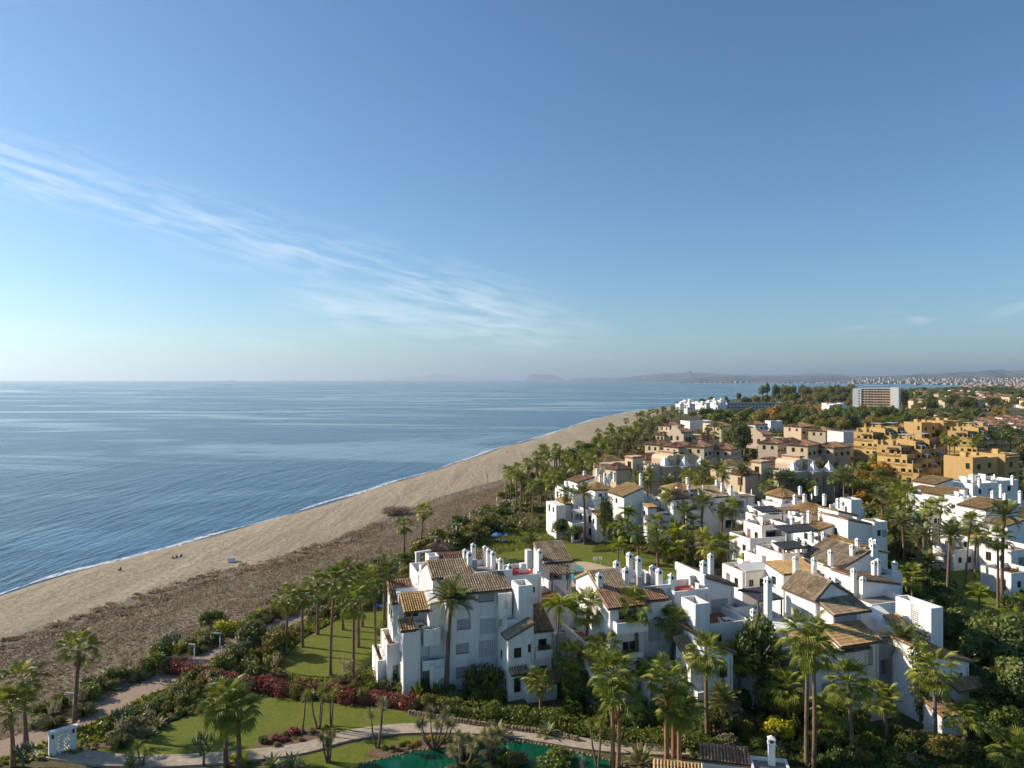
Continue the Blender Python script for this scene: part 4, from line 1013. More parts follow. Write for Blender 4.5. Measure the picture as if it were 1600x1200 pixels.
    def awning(s, u0, u1, v0, v1, zf, zb, mat='awning'):
        b = MB(); b.poly([(u0, v0, zf), (u1, v0, zf), (u1, v1, zb), (u0, v1, zb)]); b.poly([(u0, v1, zb - .08), (u1, v1, zb - .08), (u1, v0, zf - .08), (u0, v0, zf - .08)])
        b.poly([(u0, v0, zf - .25), (u1, v0, zf - .25), (u1, v0, zf), (u0, v0, zf)]); b.poly([(u0, v1, zb - .08), (u0, v0, zf - .08), (u0, v0, zf), (u0, v1, zb)])
        o = b.build("awning", MT[mat], s.root)
        for x in (u0 + .1, u1 - .1): q = MB(); q.box(x - .05, x + .05, v0 + .05, v0 + .15, zf - 2.5, zf - .1); q.build("post", MT['whitepaint'], o)
    def dish(s, u, v, z, r=.55):
        b = MB(); n = 10
        for i in range(n):
            a, c = 2 * math.pi * i / n, 2 * math.pi * (i + 1) / n
            b.poly([(u - .12, v, z + 1), (u + r * math.cos(a) * .5, v + r * math.cos(a) * .87, z + 1 + r * math.sin(a)), (u + r * math.cos(c) * .5, v + r * math.cos(c) * .87, z + 1 + r * math.sin(c))])
        b.tube([(u, v, z), (u, v, z + 1)], .04, 5); b.build("satellite_dish", MT['whitepaint'], s.root)
    def acunit(s, u, v, z):
        b = MB(); b.box(u - .5, u + .5, v - .2, v + .2, z, z + 1.3); b.box(u - .42, u + .42, v - .215, v - .201, z + .1, z + 1.2, 1); b.build("air_conditioner", [MT['blind'], MT['grey']], s.root)

    def planter(s, u, v, z, L=1.6, seed=0, along='u', kind=None):
        """masonry trough with plants"""
        b = MB(); w = .22
        (b.box(u, u + L, v, v + 2 * w, z, z + .45) if along == 'u' else b.box(u, u + 2 * w, v, v + L, z, z + .45)); o = b.build("planter", MT['terracotta'] if seed % 2 else MT[s.wall], s.root)
        put("planter_foliage", SHRUB[kind or ('green', 'dark', 'red', 'olive')[seed % 4]][seed % 3], o, (u + L / 2, v + w, z + .42) if along == 'u' else (u + w, v + L / 2, z + .42), (0, 0, 0), ((L * .5, .4, .5) if along == 'u' else (.4, L * .5, .5)))
    def rail(s, u0, u1, v, z, h=.9):
        """iron balcony railing"""
        b = MB(); b.box(u0, u1, v - .02, v + .02, z + h - .05, z + h); n = max(2, int((u1 - u0) / .16))
        for i in range(n + 1): x = u0 + (u1 - u0) * i / n; b.box(x - .012, x + .012, v - .012, v + .012, z, z + h - .05)
        b.build("balcony_railing", MT['frame'], s.root)
    def furniture(s, u, v, z, seed=0):
        """terrace table fixed on the deck"""
        b = MB(); b.box(u - .5, u + .5, v - .4, v + .4, z + .68, z + .74); b.tube([(u, v, z), (u, v, z + .68)], .05, 6); b.box(u - .25, u + .25, v - .25, v + .25, z, z + .04)
        b.build("terrace_table", MT['whitepaint' if seed % 2 else 'wood'], s.root)
        for k in (-1, 1):
            c = MB(); x = u + k * .85; c.box(x - .24, x + .24, v - .24, v + .24, z + .40, z + .46); c.box(x + k * .2, x + k * .24, v - .24, v + .24, z + .46, z + .95)
            for i in (-1, 1):
                for j in (-1, 1): c.box(x + i * .2 - .02, x + i * .2 + .02, v + j * .2 - .02, v + j * .2 + .02, z, z + .40)
            c.build("terrace_chair", MT['whitepaint' if seed % 2 else 'wood'], s.root)
# ------------------------------------------------------------------ white terrace A (corner by the promenade)
def terrace_a():
    b = Bld("apartment_house", "white stepped apartment house nearest the promenade, with tall corner date palm", 738, 92)
    W = b.blk
    # main shaded front
    u0, u1, v, z = W(697, 806, 7, v=0, z=12.45, front=[(714, 736, 967, 984, 'shut'), (712, 733, 1005, 1022, 'shut'), (712, 733, 1042, 1060, 'shut'), (702, 728, 930, 943, 'shut'), (747, 772, 926, 941, 'shut'),
                                                       (750, 775, 966, 990, 'lat'), (748, 774, 1000, 1026, 'lat')], left=[(2, 4, 7.2, 8.6, 'win'), (1.5, 3.2, 10.2, 11.6, 'win')])
    b.tiles(b.u(702, -.5), b.u(799, -.5), -.5, 3.0, 12.45, 13.85)
    ua = b.u(676, 3.1); ub = b.u(741, 3.1)
    b.shed(ua, ub, 3.1, 6.6, 9, 13.75, 15.2, 'v', over=.1)
    b.shed(ua, ub, 6.65, 10.6, 9, 13.3, 15.1, '-v', 'tile_red', over=.3)
    b.box(ub + .15, b.u(797, 3.2), 3.05, 9.5, 9, 14.1, par=.7, floor='greyfloor')
    b.gable(b.u(690, 12), b.u(760, 12), 12, 18, 0, 12.2, 14.0, 'u', 'tile_red')
    b.acunit((ub + b.u(797, 3.2)) / 2 - 1.5, 7.5, 13.4); b.dish((ub + b.u(797, 3.2)) / 2 + .4, 4.6, 13.0, .7)
    for px, py, v, h in ((727, 857, 6.4, 2.2), (733.5, 861, 5.0, 2.6), (739.5, 848, 10, 1.6), (758, 852, 9.2, 2.2), (763.5, 856, 8, 2.2), (770.5, 860, 6.8, 2.2), (782.5, 871, 5.2, 1.9), (796.5, 880, 3.6, 1.9)): b.chim(px, py, v, h, .95)
    # bay and stair tower
    W(779, 800, 1.2, v=-1.2, py=928, z0=9.0, par=.5, front=[(788, 794, 937, 952, 'lat')])
    u0, u1, v, z = W(810, 833, 2.9, v=-3.0, py=916, par=.9, floor='greyfloor', left=[(-1.6, -.6, 11.0, 12.6, 'lat')])
    # gabled front block with lean-to
    ua, um, ub = b.u(794, -5), b.u(834, -5), b.u(861.5, -4.6)
    op = []
    def fr(L, v, u0): return [(b.u(x0, v) - u0, b.u(x1, v) - u0, b.z(y1, (b.u(x0, v)), v), b.z(y0, b.u(x0, v), v), t) for x0, x1, y0, y1, t in L]
    b.box(ua, um, -5, -.6, 0, [7.7, 9.2, 9.2, 7.7], front=fr([(803, 815, 1013, 1029, 'win'), (825, 831, 1007, 1020, 'win'), (803, 814, 1060, 1083, 'door')], -5, ua), left=[(-4.2, -3.2, 1.2, 2.4, 'win'), (-2.6, -1.6, 4.2, 5.4, 'win')])
    b.tiles(ua - .3, um + .05, -5.25, -2.9, 7.75, 9.4, 'u', ridge=False)
    b.box(ua + .5, ua + 2.2, -2.8, -.7, 7.5, 9.3, par=.8)
    b.box(um + .02, ub, -4.6, -.4, 0, [8.1, 8.1, 9.9, 9.9], front=fr([(841, 854, 999, 1017, 'win'), (842, 855, 1041, 1055, 'win')], -4.6, um))
    b.tiles(um - .05, ub + .25, -4.95, -.4, 8.15, 10.15, 'v', 'tile_red')
    b.box(um + .3, ub - .1, -5.35, -4.61, 4.9, 5.9, par=.4)                       # flower balcony
    b.tiles(b.u(798, -5.6), b.u(825, -5.6), -5.95, -5.01, 3.55, 4.2, 'v', ridge=False)
    b.box(b.u(825, -6.2), ub + .1, -6.3, -4.62, 0, [2.15, 2.15, 2.65, 2.65]); b.tiles(b.u(822.5, -6.2), ub + .3, -6.6, -4.62, 2.2, 2.95, 'v', 'tile_red', ridge=False)
    # upper right: red deck, pergola flat and its tile roof
    W(800, 846, 6.0, v=3.2, py=900, z0=0, par=.6, floor='redfloor', front=[(833, 836, 917, 926, 'win')])
    b.box(b.u(822, 7), b.u(830, 7), 6.5, 7.6, 13, 15.6, mat='greywhite', name="lift_housing"); b.box(b.u(813, 5), b.u(821, 5), 4.6, 5.4, 13.2, 14.3)
    u0 = b.u(849, 9.3); u1 = b.u(893, 9.3)
    b.shed(u0, u1, 9.3, 13.5, 0, 13.0, 14.9, 'v', 'tile', front=[(1, 3, 10.2, 12.2, 'dark'), (3.6, u1 - u0 - .4, 10.2, 12.2, 'door')])
    b.chim(843.5, 857, 10, 3.2, 1.0); b.chim(879, 858, 14, 2.0)
    b.pergola(u0 - .2, u1 + .3, 5.6, 9.1, 12.3, 12.9, 12)
    W(834, 905, 9, v=.2, z=9.6, par=1.0, front=[(868, 880, 962, 978, 'lat')])
    W(866, 908, 4, v=-1.5, z=6.4, par=.9, front=[(868, 900, 985, 1000, 'dark'), (870, 898, 1030, 1050, 'dark')])
    b.box(u0 + .1, u0 + .3, 5.7, 9.2, 9.6, 10.7); b.box(u1 + .3, u1 + .5, 1, 9.2, 9.6, 11.6)
    # sea wing on the west
    ul = b.u(630, 0)
    b.box(ul, b.u(657, 0), 0, 6.5, 0, 8.2, par=.9, left=[(1.2, 2.4, 3.8, 5.2, 'win'), (3.4, 4.8, 4.0, 5.4, 'win')])
    b.box(b.u(657, 1.6), b.u(698, 1.6), 1.6, 7, 0, 7.4, par=.05, front=[(1.5, 4.6, 4.0, 6.3, 'dark'), (1.0, 3.0, .3, 2.6, 'dark')])
    b.box(b.u(662, .1), b.u(688, .1), .05, 1.59, 6.1, 8.2, par=1.0)              # upper balcony
    b.box(b.u(660, .0), b.u(697, .0), -.1, 1.59, 3.1, 4.3, par=1.0)              # middle balcony
    b.box(b.u(673, -.9), b.u(678, -.9), -1, -.12, 0, 4.0); b.box(b.u(678, -.7), b.u(698, -.7), -.75, -.11, 0, 3.5, front=[(.8, 1.8, .1, 2.2, 'dark')])
    # covered terrace under its brown roof
    b.tiles(b.u(631, 1.2), b.u(676, 1.2), 1.2, 5.0, 10.25, 11.6, 'v', 'tile_gold'); ur = b.u(676, 1.2)
    for k in (644, 632.5, 674): q = MB(); x = b.u(k, 1.5); q.box(x - .12, x + .12, 1.4, 1.65, 8.0, 10.2); q.build("post", MT['wood'], b.root)
    b.box(ul + .2, ur, 5.0, 9, 0, 11.4, front=[(1.0, 2.6, 8.4, 10.4, 'door'), (3.2, 4.8, 8.9, 10.2, 'win')])
    b.box(ur - .4, b.u(697, 0), 1.2, 9, 0, [11.2, 11.2, 13.4, 13.4], mat='white')
    # western roof, sunlit side walls, roof terraces
    u2 = b.u(614, 5.6)
    b.shed(u2, b.u(650, 5.6), 5.6, 10.5, 0, 10.4, 11.9, 'v', 'tile_red', left=[(6.2, 7.6, 7.6, 9.2, 'win'), (8.4, 9.6, 7.6, 9.2, 'win')])
    b.box(b.u(653, 8.4), b.u(690, 8.4), 8.4, 15, 0, 13.0, par=1.0, floor='greyfloor'); b.box(b.u(656, 11), b.u(668, 11), 10.2, 11.6, 11.8, 13.6, par=.4); b.box(b.u(668, 14), b.u(684, 14), 13, 15.2, 0, 14.2, par=.8)
    u3 = b.u(605, 3.2)
    b.box(u3, ul - .02, 3.2, 9.5, 0, 5.7, par=.9, front=[(.7, 1.7, .8, 3.0, 'dark')], left=[(4, 5, 1.5, 3.6, 'dark'), (6, 8, 1.5, 3.6, 'dark')])
    b.box(u3 - 1.1, u3 - .02, 4.2, 10, 0, 3.4, par=.8)
    b.tiles(ul - .35, ul + 1.6, -.1, 2.4, 8.35, 9.1, 'v', 'tile_gold', ridge=False)
    for i, (u, v, z, L, al) in enumerate(((ul + .3, .3, 7.35, 2.0, 'u'), (b.u(664, .3), .25, 7.2, 1.8, 'u'), (b.u(662, .2), .1, 3.35, 2.4, 'u'), (b.u(840, .4), .5, 8.6, 2.4, 'u'), (b.u(870, -1.3), -1.3, 5.5, 2.4, 'u'), (um + .5, -5.25, 5.5, 1.8, 'u'), (u3 + .3, 3.5, 4.8, 1.2, 'u'))): b.planter(u, v, z, L, i, al)
    b.furniture(b.u(655, 3), 3.2, 7.35, 1); b.furniture(b.u(668, 12), 12.5, 12.0, 0); b.furniture(b.u(875, 3), 3.4, 8.6, 1)
    return b
terrace_a()

def terrace_b():
    b = Bld("apartment_house", "white stepped apartment house in the middle of the front row, tallest chimneys", 982, 87.5)
    W = b.blk
    W(953, 1012, 8, v=0, z=12.1, front=[(973, 994, 1002, 1018, 'wwin'), (967, 990, 955, 974, 'dark'), (968, 992, 1048, 1064, 'win')], left=[(3, 4.3, 7, 9, 'win')])
    W(964, 1012, 1.3, v=-1.3, py=975, z0=b.z(990, b.u(980, -1.3), -1.3), par=.9)
    W(964, 1004, 1.0, v=-1.0, py=1024, z0=b.z(1034, b.u(980, -1), -1), par=.5)
    b.tiles(b.u(950, -.45), b.u(1012, -.45), -.45, 2.9, 12.1, 13.45, mat='tile_red')
    ua, ub = b.u(937, 2.95), b.u(979, 2.95)
    b.shed(ua, ub, 2.95, 6.4, 0, 13.4, 14.9, 'v', over=.1); b.shed(ua, ub, 6.45, 10.5, 0, 13, 14.8, '-v', 'tile_gold', over=.3)
    b.box(ub + .15, b.u(1050, 3), 2.95, 10.5, 0, 13.3, par=.8, floor='greyfloor')
    u1 = b.u(1010, 0); b.tiles(u1 + .2, b.u(1046, .5), .5, 2.7, 12.2, 13.1, mat='tile_red', ridge=False); b.box(u1 + .1, b.u(1050, .8), .8, 3, 0, 11.9, front=[(.6, 2.3, 7.0, 9.5, 'lat')])
    b.dish(ub + 1.8, 4.4, 12.5, .9); b.acunit(ub + 3.6, 6, 12.5); b.acunit(ub + 5.4, 7, 12.5)
    for px, py, v, h in ((936.5, 894, 3.6, 2.4), (978, 886, 4.2, 2.8), (984, 862, 7.6, 2.7), (997.5, 868, 6.6, 2.8), (963.5, 875, 8.4, 1.8), (1020, 882, 6.5, 2.3), (1030, 887, 4.4, 2.8), (1049, 895, 3.2, 2.6)): b.chim(px, py, v, h, 1.1)
    W(868 + 45, 953, 9, v=2.8, z=7.2, par=.9, left=[(4, 5.4, 4.2, 5.6, 'win')])
    W(928, 962, 3, v=-.8, z=5.0, zt=[5.0, 5.0, 6.2, 6.2], front=[(935, 945, 1040, 1056, 'win')]); b.tiles(b.u(926, -1.1), b.u(953, -1.1), -1.1, 2.0, 5.0, 6.4, mat='tile_red', ridge=False)
    # north part: stepped parapet, tower, shed roofed flat
    W(1054, 1108, 5, v=1.5, py=925, par=.9, floor='redfloor'); b.dish(b.u(1075, 4), 3.5, 12.0, .9); b.acunit(b.u(1082, 5), 5, 12.2)
    W(1086.6, 1108.8, 3.2, v=-3.6, py=944.5, par=.9, floor='greyfloor', left=[(-2.2, -1.2, 9.8, 11.4, 'lat')])
    u0, v0 = b.at(1101, 904, 13.6); u1 = b.u(1147, v0); zr = b.z(917, u1, v0)
    b.box(u0, u1, v0, v0 + 7, 0, [13.6, zr, zr, 13.6], front=[(b.u(1111, v0) - u0, b.u(1137, v0) - u0, b.z(962, u0 + 2, v0), b.z(936, u0 + 2, v0), 'shut')]); b.tiles(u0 + .2, u1 + .5, v0 - .25, v0 + 7.2, zr + .05, 13.75, '-u', 'tile_red')
    b.box(u0 - .15, u0 + .19, v0 - .1, v0 + 7.2, 13, 14.1)
    b.chim_at(u0 + .9, v0 + 1.6, 13.0, 1.7, 1.15); b.chim_at(u0 + 3.2, v0 + 3.4, 12.6, 2.6, 1.0)
    W(1109, 1172, 6.5, v=v0 - 6, py=976, par=1.0, front=[(1109 + 4, 1128, 990, 1010, 'win')]); W(1146, 1175, 8, v=v0 - 2, py=950, par=.8); b.chim(1177, 950, v0 - 5.6, 2.0, .9)
    # front block
    ua, um, ub = b.u(1079, -6.6), b.u(1098, -6.6), b.u(1143, -6.6)
    def fr(L, v, u0): return [(b.u(x0, v) - u0, b.u(x1, v) - u0, b.z(y1, (b.u(x0, v)), v), b.z(y0, b.u(x0, v), v), t) for x0, x1, y0, y1, t in L]
    b.box(ua, um - .02, -6.6, -3.4, 0, [6.8, 6.8, 8.6, 8.6], front=fr([(1086, 1096, 1041, 1056, 'dark'), (1088, 1097, 1085, 1102, 'win')], -6.6, ua), left=[(-6, -4.8, 3.8, 6, 'dark'), (-6, -5, .6, 2.4, 'win')])
    b.tiles(ua - .35, um, -6.95, -3.2, 6.75, 8.9, mat='tile', ridge=False)
    b.box(um, ub, -6.9, -1.5, 0, [9.5, 7.6, 7.6, 9.5], front=fr([(1124, 1137, 1043, 1060, 'win'), (1124, 1133, 1088, 1100, 'win')], -6.9, um)); b.tiles(um - .1, ub + .35, -7.15, -1.4, 7.55, 9.7, '-u', 'tile_red')
    b.box(ua + .3, um - .2, -7.6, -6.62, 3.0, 3.9, par=.4)
    b.box(b.u(1100, -8.2), ub - .2, -8.3, -6.92, 0, [1.5, 1.5, 1.9, 1.9]); b.tiles(b.u(1098, -8.2), ub + .1, -8.7, -6.92, 1.5, 2.2, mat='tile_red', ridge=False)
    for i, (px_, v, z, L) in enumerate(((968, -1.2, b.z(975, b.u(980, -1.3), -1.3) - .5, 2.2), (990, -1.2, b.z(975, b.u(980, -1.3), -1.3) - .5, 1.5), (970, -.9, b.z(1024, b.u(980, -1), -1) - .4, 2.0), (1115, v0 - 5.7, 0, 0))):
        if L: b.planter(b.u(px_, v), v, z, L, i + 1)
    b.rail(b.u(964, -1.3), b.u(1012, -1.3), -1.2, b.z(975, b.u(980, -1.3), -1.3), .5)
    b.furniture(b.u(1138, v0 - 4), v0 - 3.6, b.z(976, b.u(1120, v0 - 6), v0 - 6) - 1.0, 1)
    W(1016, 1076, 5, v=-2.4, z=5.6, par=.9, front=[(1036, 1052, 1000, 1016, 'dark'), (1030, 1060, 1040, 1058, 'dark')])
terrace_b()

def terrace_c():
    b = Bld("apartment_house", "white stepped apartment house at the end of the front row, big roof facing the sea", 1262, 84.2)
    W = b.blk
    def fr(L, v, u0): return [(b.u(x0, v) - u0, b.u(x1, v) - u0, b.z(y1, (b.u(x0, v)), v), b.z(y0, b.u(x0, v), v), t) for x0, x1, y0, y1, t in L]
    u0, u1, u2 = b.u(1262, 0), b.u(1329, 0), b.u(1373, -.6)
    za = b.z(1015, u0 + 3, 0)
    b.box(u0, u1, 0, 3.4, 0, [za, za, za + 1.2, za + 1.2], front=fr([(1284, 1312, 1068, 1083, 'shut'), (1270, 1292, 1030, 1046, 'shut'), (1303, 1320, 1030, 1046, 'win'), (1272, 1284, 1098, 1112, 'win'), (1296, 1316, 1094, 1112, 'dark')], 0, u0), left=[(1.0, 1.9, 4.4, 5.6, 'win'), (1.0, 1.9, 1.2, 2.4, 'win')])
    b.box(u0, u1, 3.42, 9, 0, za + 1.1, left=[(4.6, 5.6, 4.4, 5.6, 'win'), (6.4, 7.4, 1.4, 2.6, 'win')])
    b.tiles(u0 - .25, u1 + .1, -.4, 3.2, za, za + 1.35, mat='tile_gold')
    zb = b.z(1004, u2 - 2, -.6)
    b.box(u1 + .02, u2, -.6, 6, 0, [zb, zb, zb + 1.6, zb + 1.6], front=fr([(1339, 1364, 1013, 1043, 'shut'), (1338, 1362, 1075, 1098, 'win')], -.6, u1)); b.tiles(u1 - 2.4, u2 + .3, -1.0, 2.6, zb, zb + 1.3, mat='tile_gold'); b.box(u1 - 2.3, u1 + .01, -.55, 3.3, za, zb + .1)
    v2 = 2.7; ua, ub = b.u(1302, v2), b.u(1346, v2); zc = b.z(958, ua + 2, v2)
    b.box(ua, ub, v2, v2 + 6, 0, [zc, zc, zc + 1.9, zc + 1.9], front=fr([(1305, 1339, 962, 980, 'shut')], v2, ua)); b.tiles(ua - .3, ub + 1.3, v2 - .4, v2 + 5.6, zc, zc + 2.0, mat='tile')
    # large slope facing the sea
    e0 = b.at(1213, 921, 11.6); e1 = b.at(1283, 939, 11.6); r0 = b.at(1245, 888, 14.0); r1 = b.at(1303, 909, 14.0)
    ue, ur = (e0[0] + e1[0]) / 2, (r0[0] + r1[0]) / 2; vn, vf = (e1[1] + r1[1]) / 2, (e0[1] + r0[1]) / 2
    b.box(ue + .3, ur, vn + .3, vf - .3, 0, [11.5, 13.8, 13.8, 11.5], left=[(vn + 1.5, vn + 3, 8.4, 10.0, 'shut')]); b.tiles(ue, ur, vn, vf, 11.6, 14.0, 'u', 'tile')
    b.shed(ur + .02, ur + 3.2, vn + .4, vf - .4, 0, 12.0, 13.8, '-u', 'tile_red')
    b.box(ue - 2.4, ue + .28, vn - 2.5, vn + 4, 0, 8.6, par=.9); b.shed(ue - 1.6, ue + 3, vn - 5.5, vn - 2.6, 0, 7.6, 8.6, 'v', 'tile_red')
    b.chim(1200, 900, vn + 1.0, 4.6, 1.2); b.chim(1305, 902, vn + 2, 1.4, 1.6)
    b.box(ue - 7, ue - 2.5, vn - 1, vn + 8, 0, 9.2, par=.9, floor='greyfloor'); b.pergola(ue - 6.5, ue - 2.6, vn + 3, vn + 7, 11.6, 11.9, 8, cover='awning')
    b.box(u0 - 5, u0 - .02, 3.0, 12, 0, 7.2, par=.9, front=[(1, 3, 3.2, 5.4, 'dark')])
    # court, tower and eastern block
    W(1373, 1402, 5, v=2.6, z=6.2, par=.8, front=[(1376, 1400, 1030, 1052, 'dark'), (1376, 1400, 1070, 1090, 'dark')])
    W(1402, 1432, 6, v=1.0, z=7.6, zt=[7.6, 7.6, 9.4, 9.4], front=[(1420, 1427, 1030, 1045, 'win'), (1406, 1416, 1062, 1078, 'dark')]); b.tiles(b.u(1412, .7), b.u(1438, .7), .6, 4, 7.8, 9.2, mat='tile_gold', ridge=False)
    W(1362, 1428, 7, v=9, py=945, par=.9, floor='greyfloor', left=[(10, 11.5, 9.0, 10.6, 'lat')])
    W(1455, 1473.5, 5.4, v=-1.2, py=951, par=1.1, floor='greyfloor', left=[(.6, 1.8, 8.6, 11.2, 'lat')])
    v5 = -6.5; ua, ub = b.u(1453, v5), b.u(1514, v5); zf = b.z(1034, ub, v5)
    b.box(ua, ub, v5, v5 + 5.2, 0, [zf + 1.6, zf, zf, zf + 1.6], front=fr([(1497, 1505, 1052, 1078, 'win'), (1465, 1473, 1096, 1117, 'door'), (1483, 1488, 1097, 1108, 'win'), (1466, 1473, 1066, 1078, 'win')], v5, ua), left=[(v5 + 1, v5 + 2, 4, 5.4, 'win')])
    b.tiles(ua - .2, ub + .4, v5 - .3, v5 + 5.4, zf, zf + 1.8, '-u', 'tile_red')
    b.box(b.u(1467, v5 - 2), b.u(1503, v5 - 2), v5 - 2.4, v5 - .02, 0, [2.5, 2.5, 3.1, 3.1]); b.tiles(b.u(1465, v5 - 2), b.u(1505, v5 - 2), v5 - 2.7, v5 - .02, 2.55, 3.4, mat='tile_red', ridge=False)
    b.tiles(b.u(1492, v5 - 1), ub + 1.6, v5 - 1.5, v5 - .02, 4.3, 5.1, mat='tile_red', ridge=False)
    b.box(b.u(1345, -3), b.u(1392, -3), -3.2, -2.95, 0, [1.9, .7, .7, 1.9]); b.box(u1 + 1, u2, -3, -.62, 0, .35, mat='terracotta', name="patio")
terrace_c()
# ------------------------------------------------------------------ white houses behind the front row
def village(label, px, Y, roofs=(), flats=(), chims=(), shades=(), deg=18, wall='white', name="white_house", pitch=.45, group=None, dishes=()):
    """roofs: (px,py,z,width,depth,rise,way,tile) by near-left eave corner; flats: (px,py,z,width,depth,parapet,floor[,openings]); shades: (px,py,z,width,depth,material)"""
    b = Bld(name, label, px, Y, deg, wall, group)
    for x, y, z, du, dv, rise, way, mt in roofs:
        zc = z + rise if way == '-u' else z
        u, v = b.at(x, y, zc)
        L = du
        fr = [(du * .2, du * .2 + 1.1, z - 2.2, z - .9, 'win'), (du * .62, du * .62 + 1.1, z - 2.2, z - .9, 'win')] if du > 3.5 else []
        if way == 'hip': b.hip(u, u + du, v, v + dv, 0, z, z + rise, mt, pitch, front=fr)
        elif way == 'gv': b.gable(u, u + du, v, v + dv, 0, z, z + rise, 'v', mt, pitch, front=fr)
        elif way == 'gu': b.gable(u, u + du, v, v + dv, 0, z, z + rise, 'u', mt, pitch, front=fr)
        else: b.shed(u, u + du, v, v + dv, 0, z, z + rise, way, mt, pitch=pitch, front=fr if way == 'v' else (), left=[(v + dv * .4, v + dv * .4 + 1.1, z - 2.3, z - 1.0, 'win')])
    rg = random.Random(int(px))
    for f in flats:
        x, y, z, du, dv, par, fl = f[:7]; u, v = b.at(x, y, z); ops, lf = [], []
        for o in (f[7] if len(f) > 7 else ()):
            (ops if o[0] == 'f' else lf).append((o[1], o[2], o[3], o[4], o[5]) if o[0] == 'f' else (v + o[1], v + o[2], o[3], o[4], o[5]))
        if not ops and du > 3: ops = [(du * .22, du * .22 + 1.0, z - par - 1.9, z - par - .7, 'win'), (du * .6, du * .6 + 1.3, z - par - 2.1, z - par - .7, 'shut' if rg.random() < .5 else 'win')]
        if not lf and dv > 4: lf = [(v + dv * .2, v + dv * .2 + 1.1, z - par - 2.0, z - par - .7, 'win'), (v + dv * .6, v + dv * .6 + 1.2, z - par - 2.3, z - par - .5, 'dark' if rg.random() < .6 else 'win')]
        b.box(u, u + du, v, v + dv, 0, z, par=par, floor=fl, front=ops, left=lf)
        if par > .5:
            k = rg.randrange(99); zf = z - par
            b.planter(u + .3, v + .3, zf, min(2.2, du * .4), k)
            if du > 4: b.furniture(u + du * .6, v + dv * .45, zf, k); b.box(u + du * .52, u + du * .52 + .18, v + dv * .7, v + dv - .25, zf, zf + 1.7)
            if rg.random() < .5: b.planter(u + .25, v + dv * .5, zf, 1.6, k + 1, 'v')
            if rg.random() < .45: b.acunit(u + du * .3, v + dv - .6, zf)
            if rg.random() < .35: b.dish(u + du - .6, v + dv * .8, zf, .55)
            if rg.random() < .4: a_ = MB(); a_.tube([(u + du * .15, v + dv - .4, zf), (u + du * .15, v + dv - .4, zf + 3.4)], .025, 4); a_.box(u + du * .15 - .5, u + du * .15 + .5, v + dv - .42, v + dv - .38, zf + 3.2, zf + 3.24); a_.build("aerial", MT['metal'], b.root)
            if rg.random() < .35: b.box(u + du * .7, u + du * .9, v + dv * .55, v + dv * .8, zf, zf + 2.1, mat=None)
    for x, y, z, h in chims:
        u, v = b.at(x, y, z); b.chim_at(u, v, z - h - .8, h, 1.0, 'white' if wall == 'white' else wall if wall in CHIM else 'cream')
    for x, y, z, du, dv, mt in shades:
        u, v = b.at(x, y, z)
        if mt == 'wood': b.pergola(u, u + du, v, v + dv, z, z + .15, 9)
        else: b.awning(u, u + du, v, v + dv, z, z + .5, mt)
    for x, y, z in dishes: u, v = b.at(x, y, z); b.dish(u, v, z - 1.5, .7)
    return b
D2 = [('f', .8, 2.6, 6.6, 8.8, 'dark')]
village("white terraced house beyond the turquoise pool, nearest the beach palms", 960, 168,
    roofs=[(975, 776, 11.3, 5.5, 9, 2.0, 'u', 'tile_gold'), (930, 766, 11.4, 4.5, 7, 1.4, 'hip', 'tile_gold'), (903, 754, 12.0, 5, 7, 1.2, 'u', 'tile_red'), (876, 788, 7.6, 3, 4, .8, 'v', 'tile_gold'), (932, 806, 6.5, 4, 3, .8, 'v', 'tile_red')],
    flats=[(958, 772, 10.9, 9.5, 8, .8, 'terracotta', [('f', 2.0, 2.9, 3.0, 3.8, 'win')]), (930, 777, 9.6, 4.2, 6, .9, 'terracotta', [('f', .5, 3.2, 5.6, 8.0, 'dark')]), (896, 772, 10.2, 5.2, 8, .9, 'terracotta', [('f', 1, 4, 4.2, 6.4, 'dark')]), (880, 763, 11.2, 3.2, 6, .9, 'greyfloor'),
           (869, 790, 8.4, 2.6, 7, .0, 'greyfloor'), (894, 818, 4.6, 3.2, 4, .9, 'terracotta', [('f', .5, 2.4, .4, 2.4, 'dark')]), (918, 797, 7.2, 2.4, 6, .9, 'terracotta', [('f', .3, 1.8, 3.8, 5.8, 'dark'), ('f', .3, 1.8, .6, 2.6, 'dark')])],
    chims=[(938, 741, 14.5, 1.8), (945, 738, 14.5, 2.0), (952.5, 738, 14.5, 2.0), (960, 737, 14.5, 2.0), (913, 735, 14.5, 2.2), (933.5, 731, 14.4, 1.6), (1001, 739, 15.2, 2.6)],
    shades=[(930, 785, 8.6, 4.2, 3, 'greywhite'), (896, 802, 6.4, 3.4, 2.6, 'greywhite')])
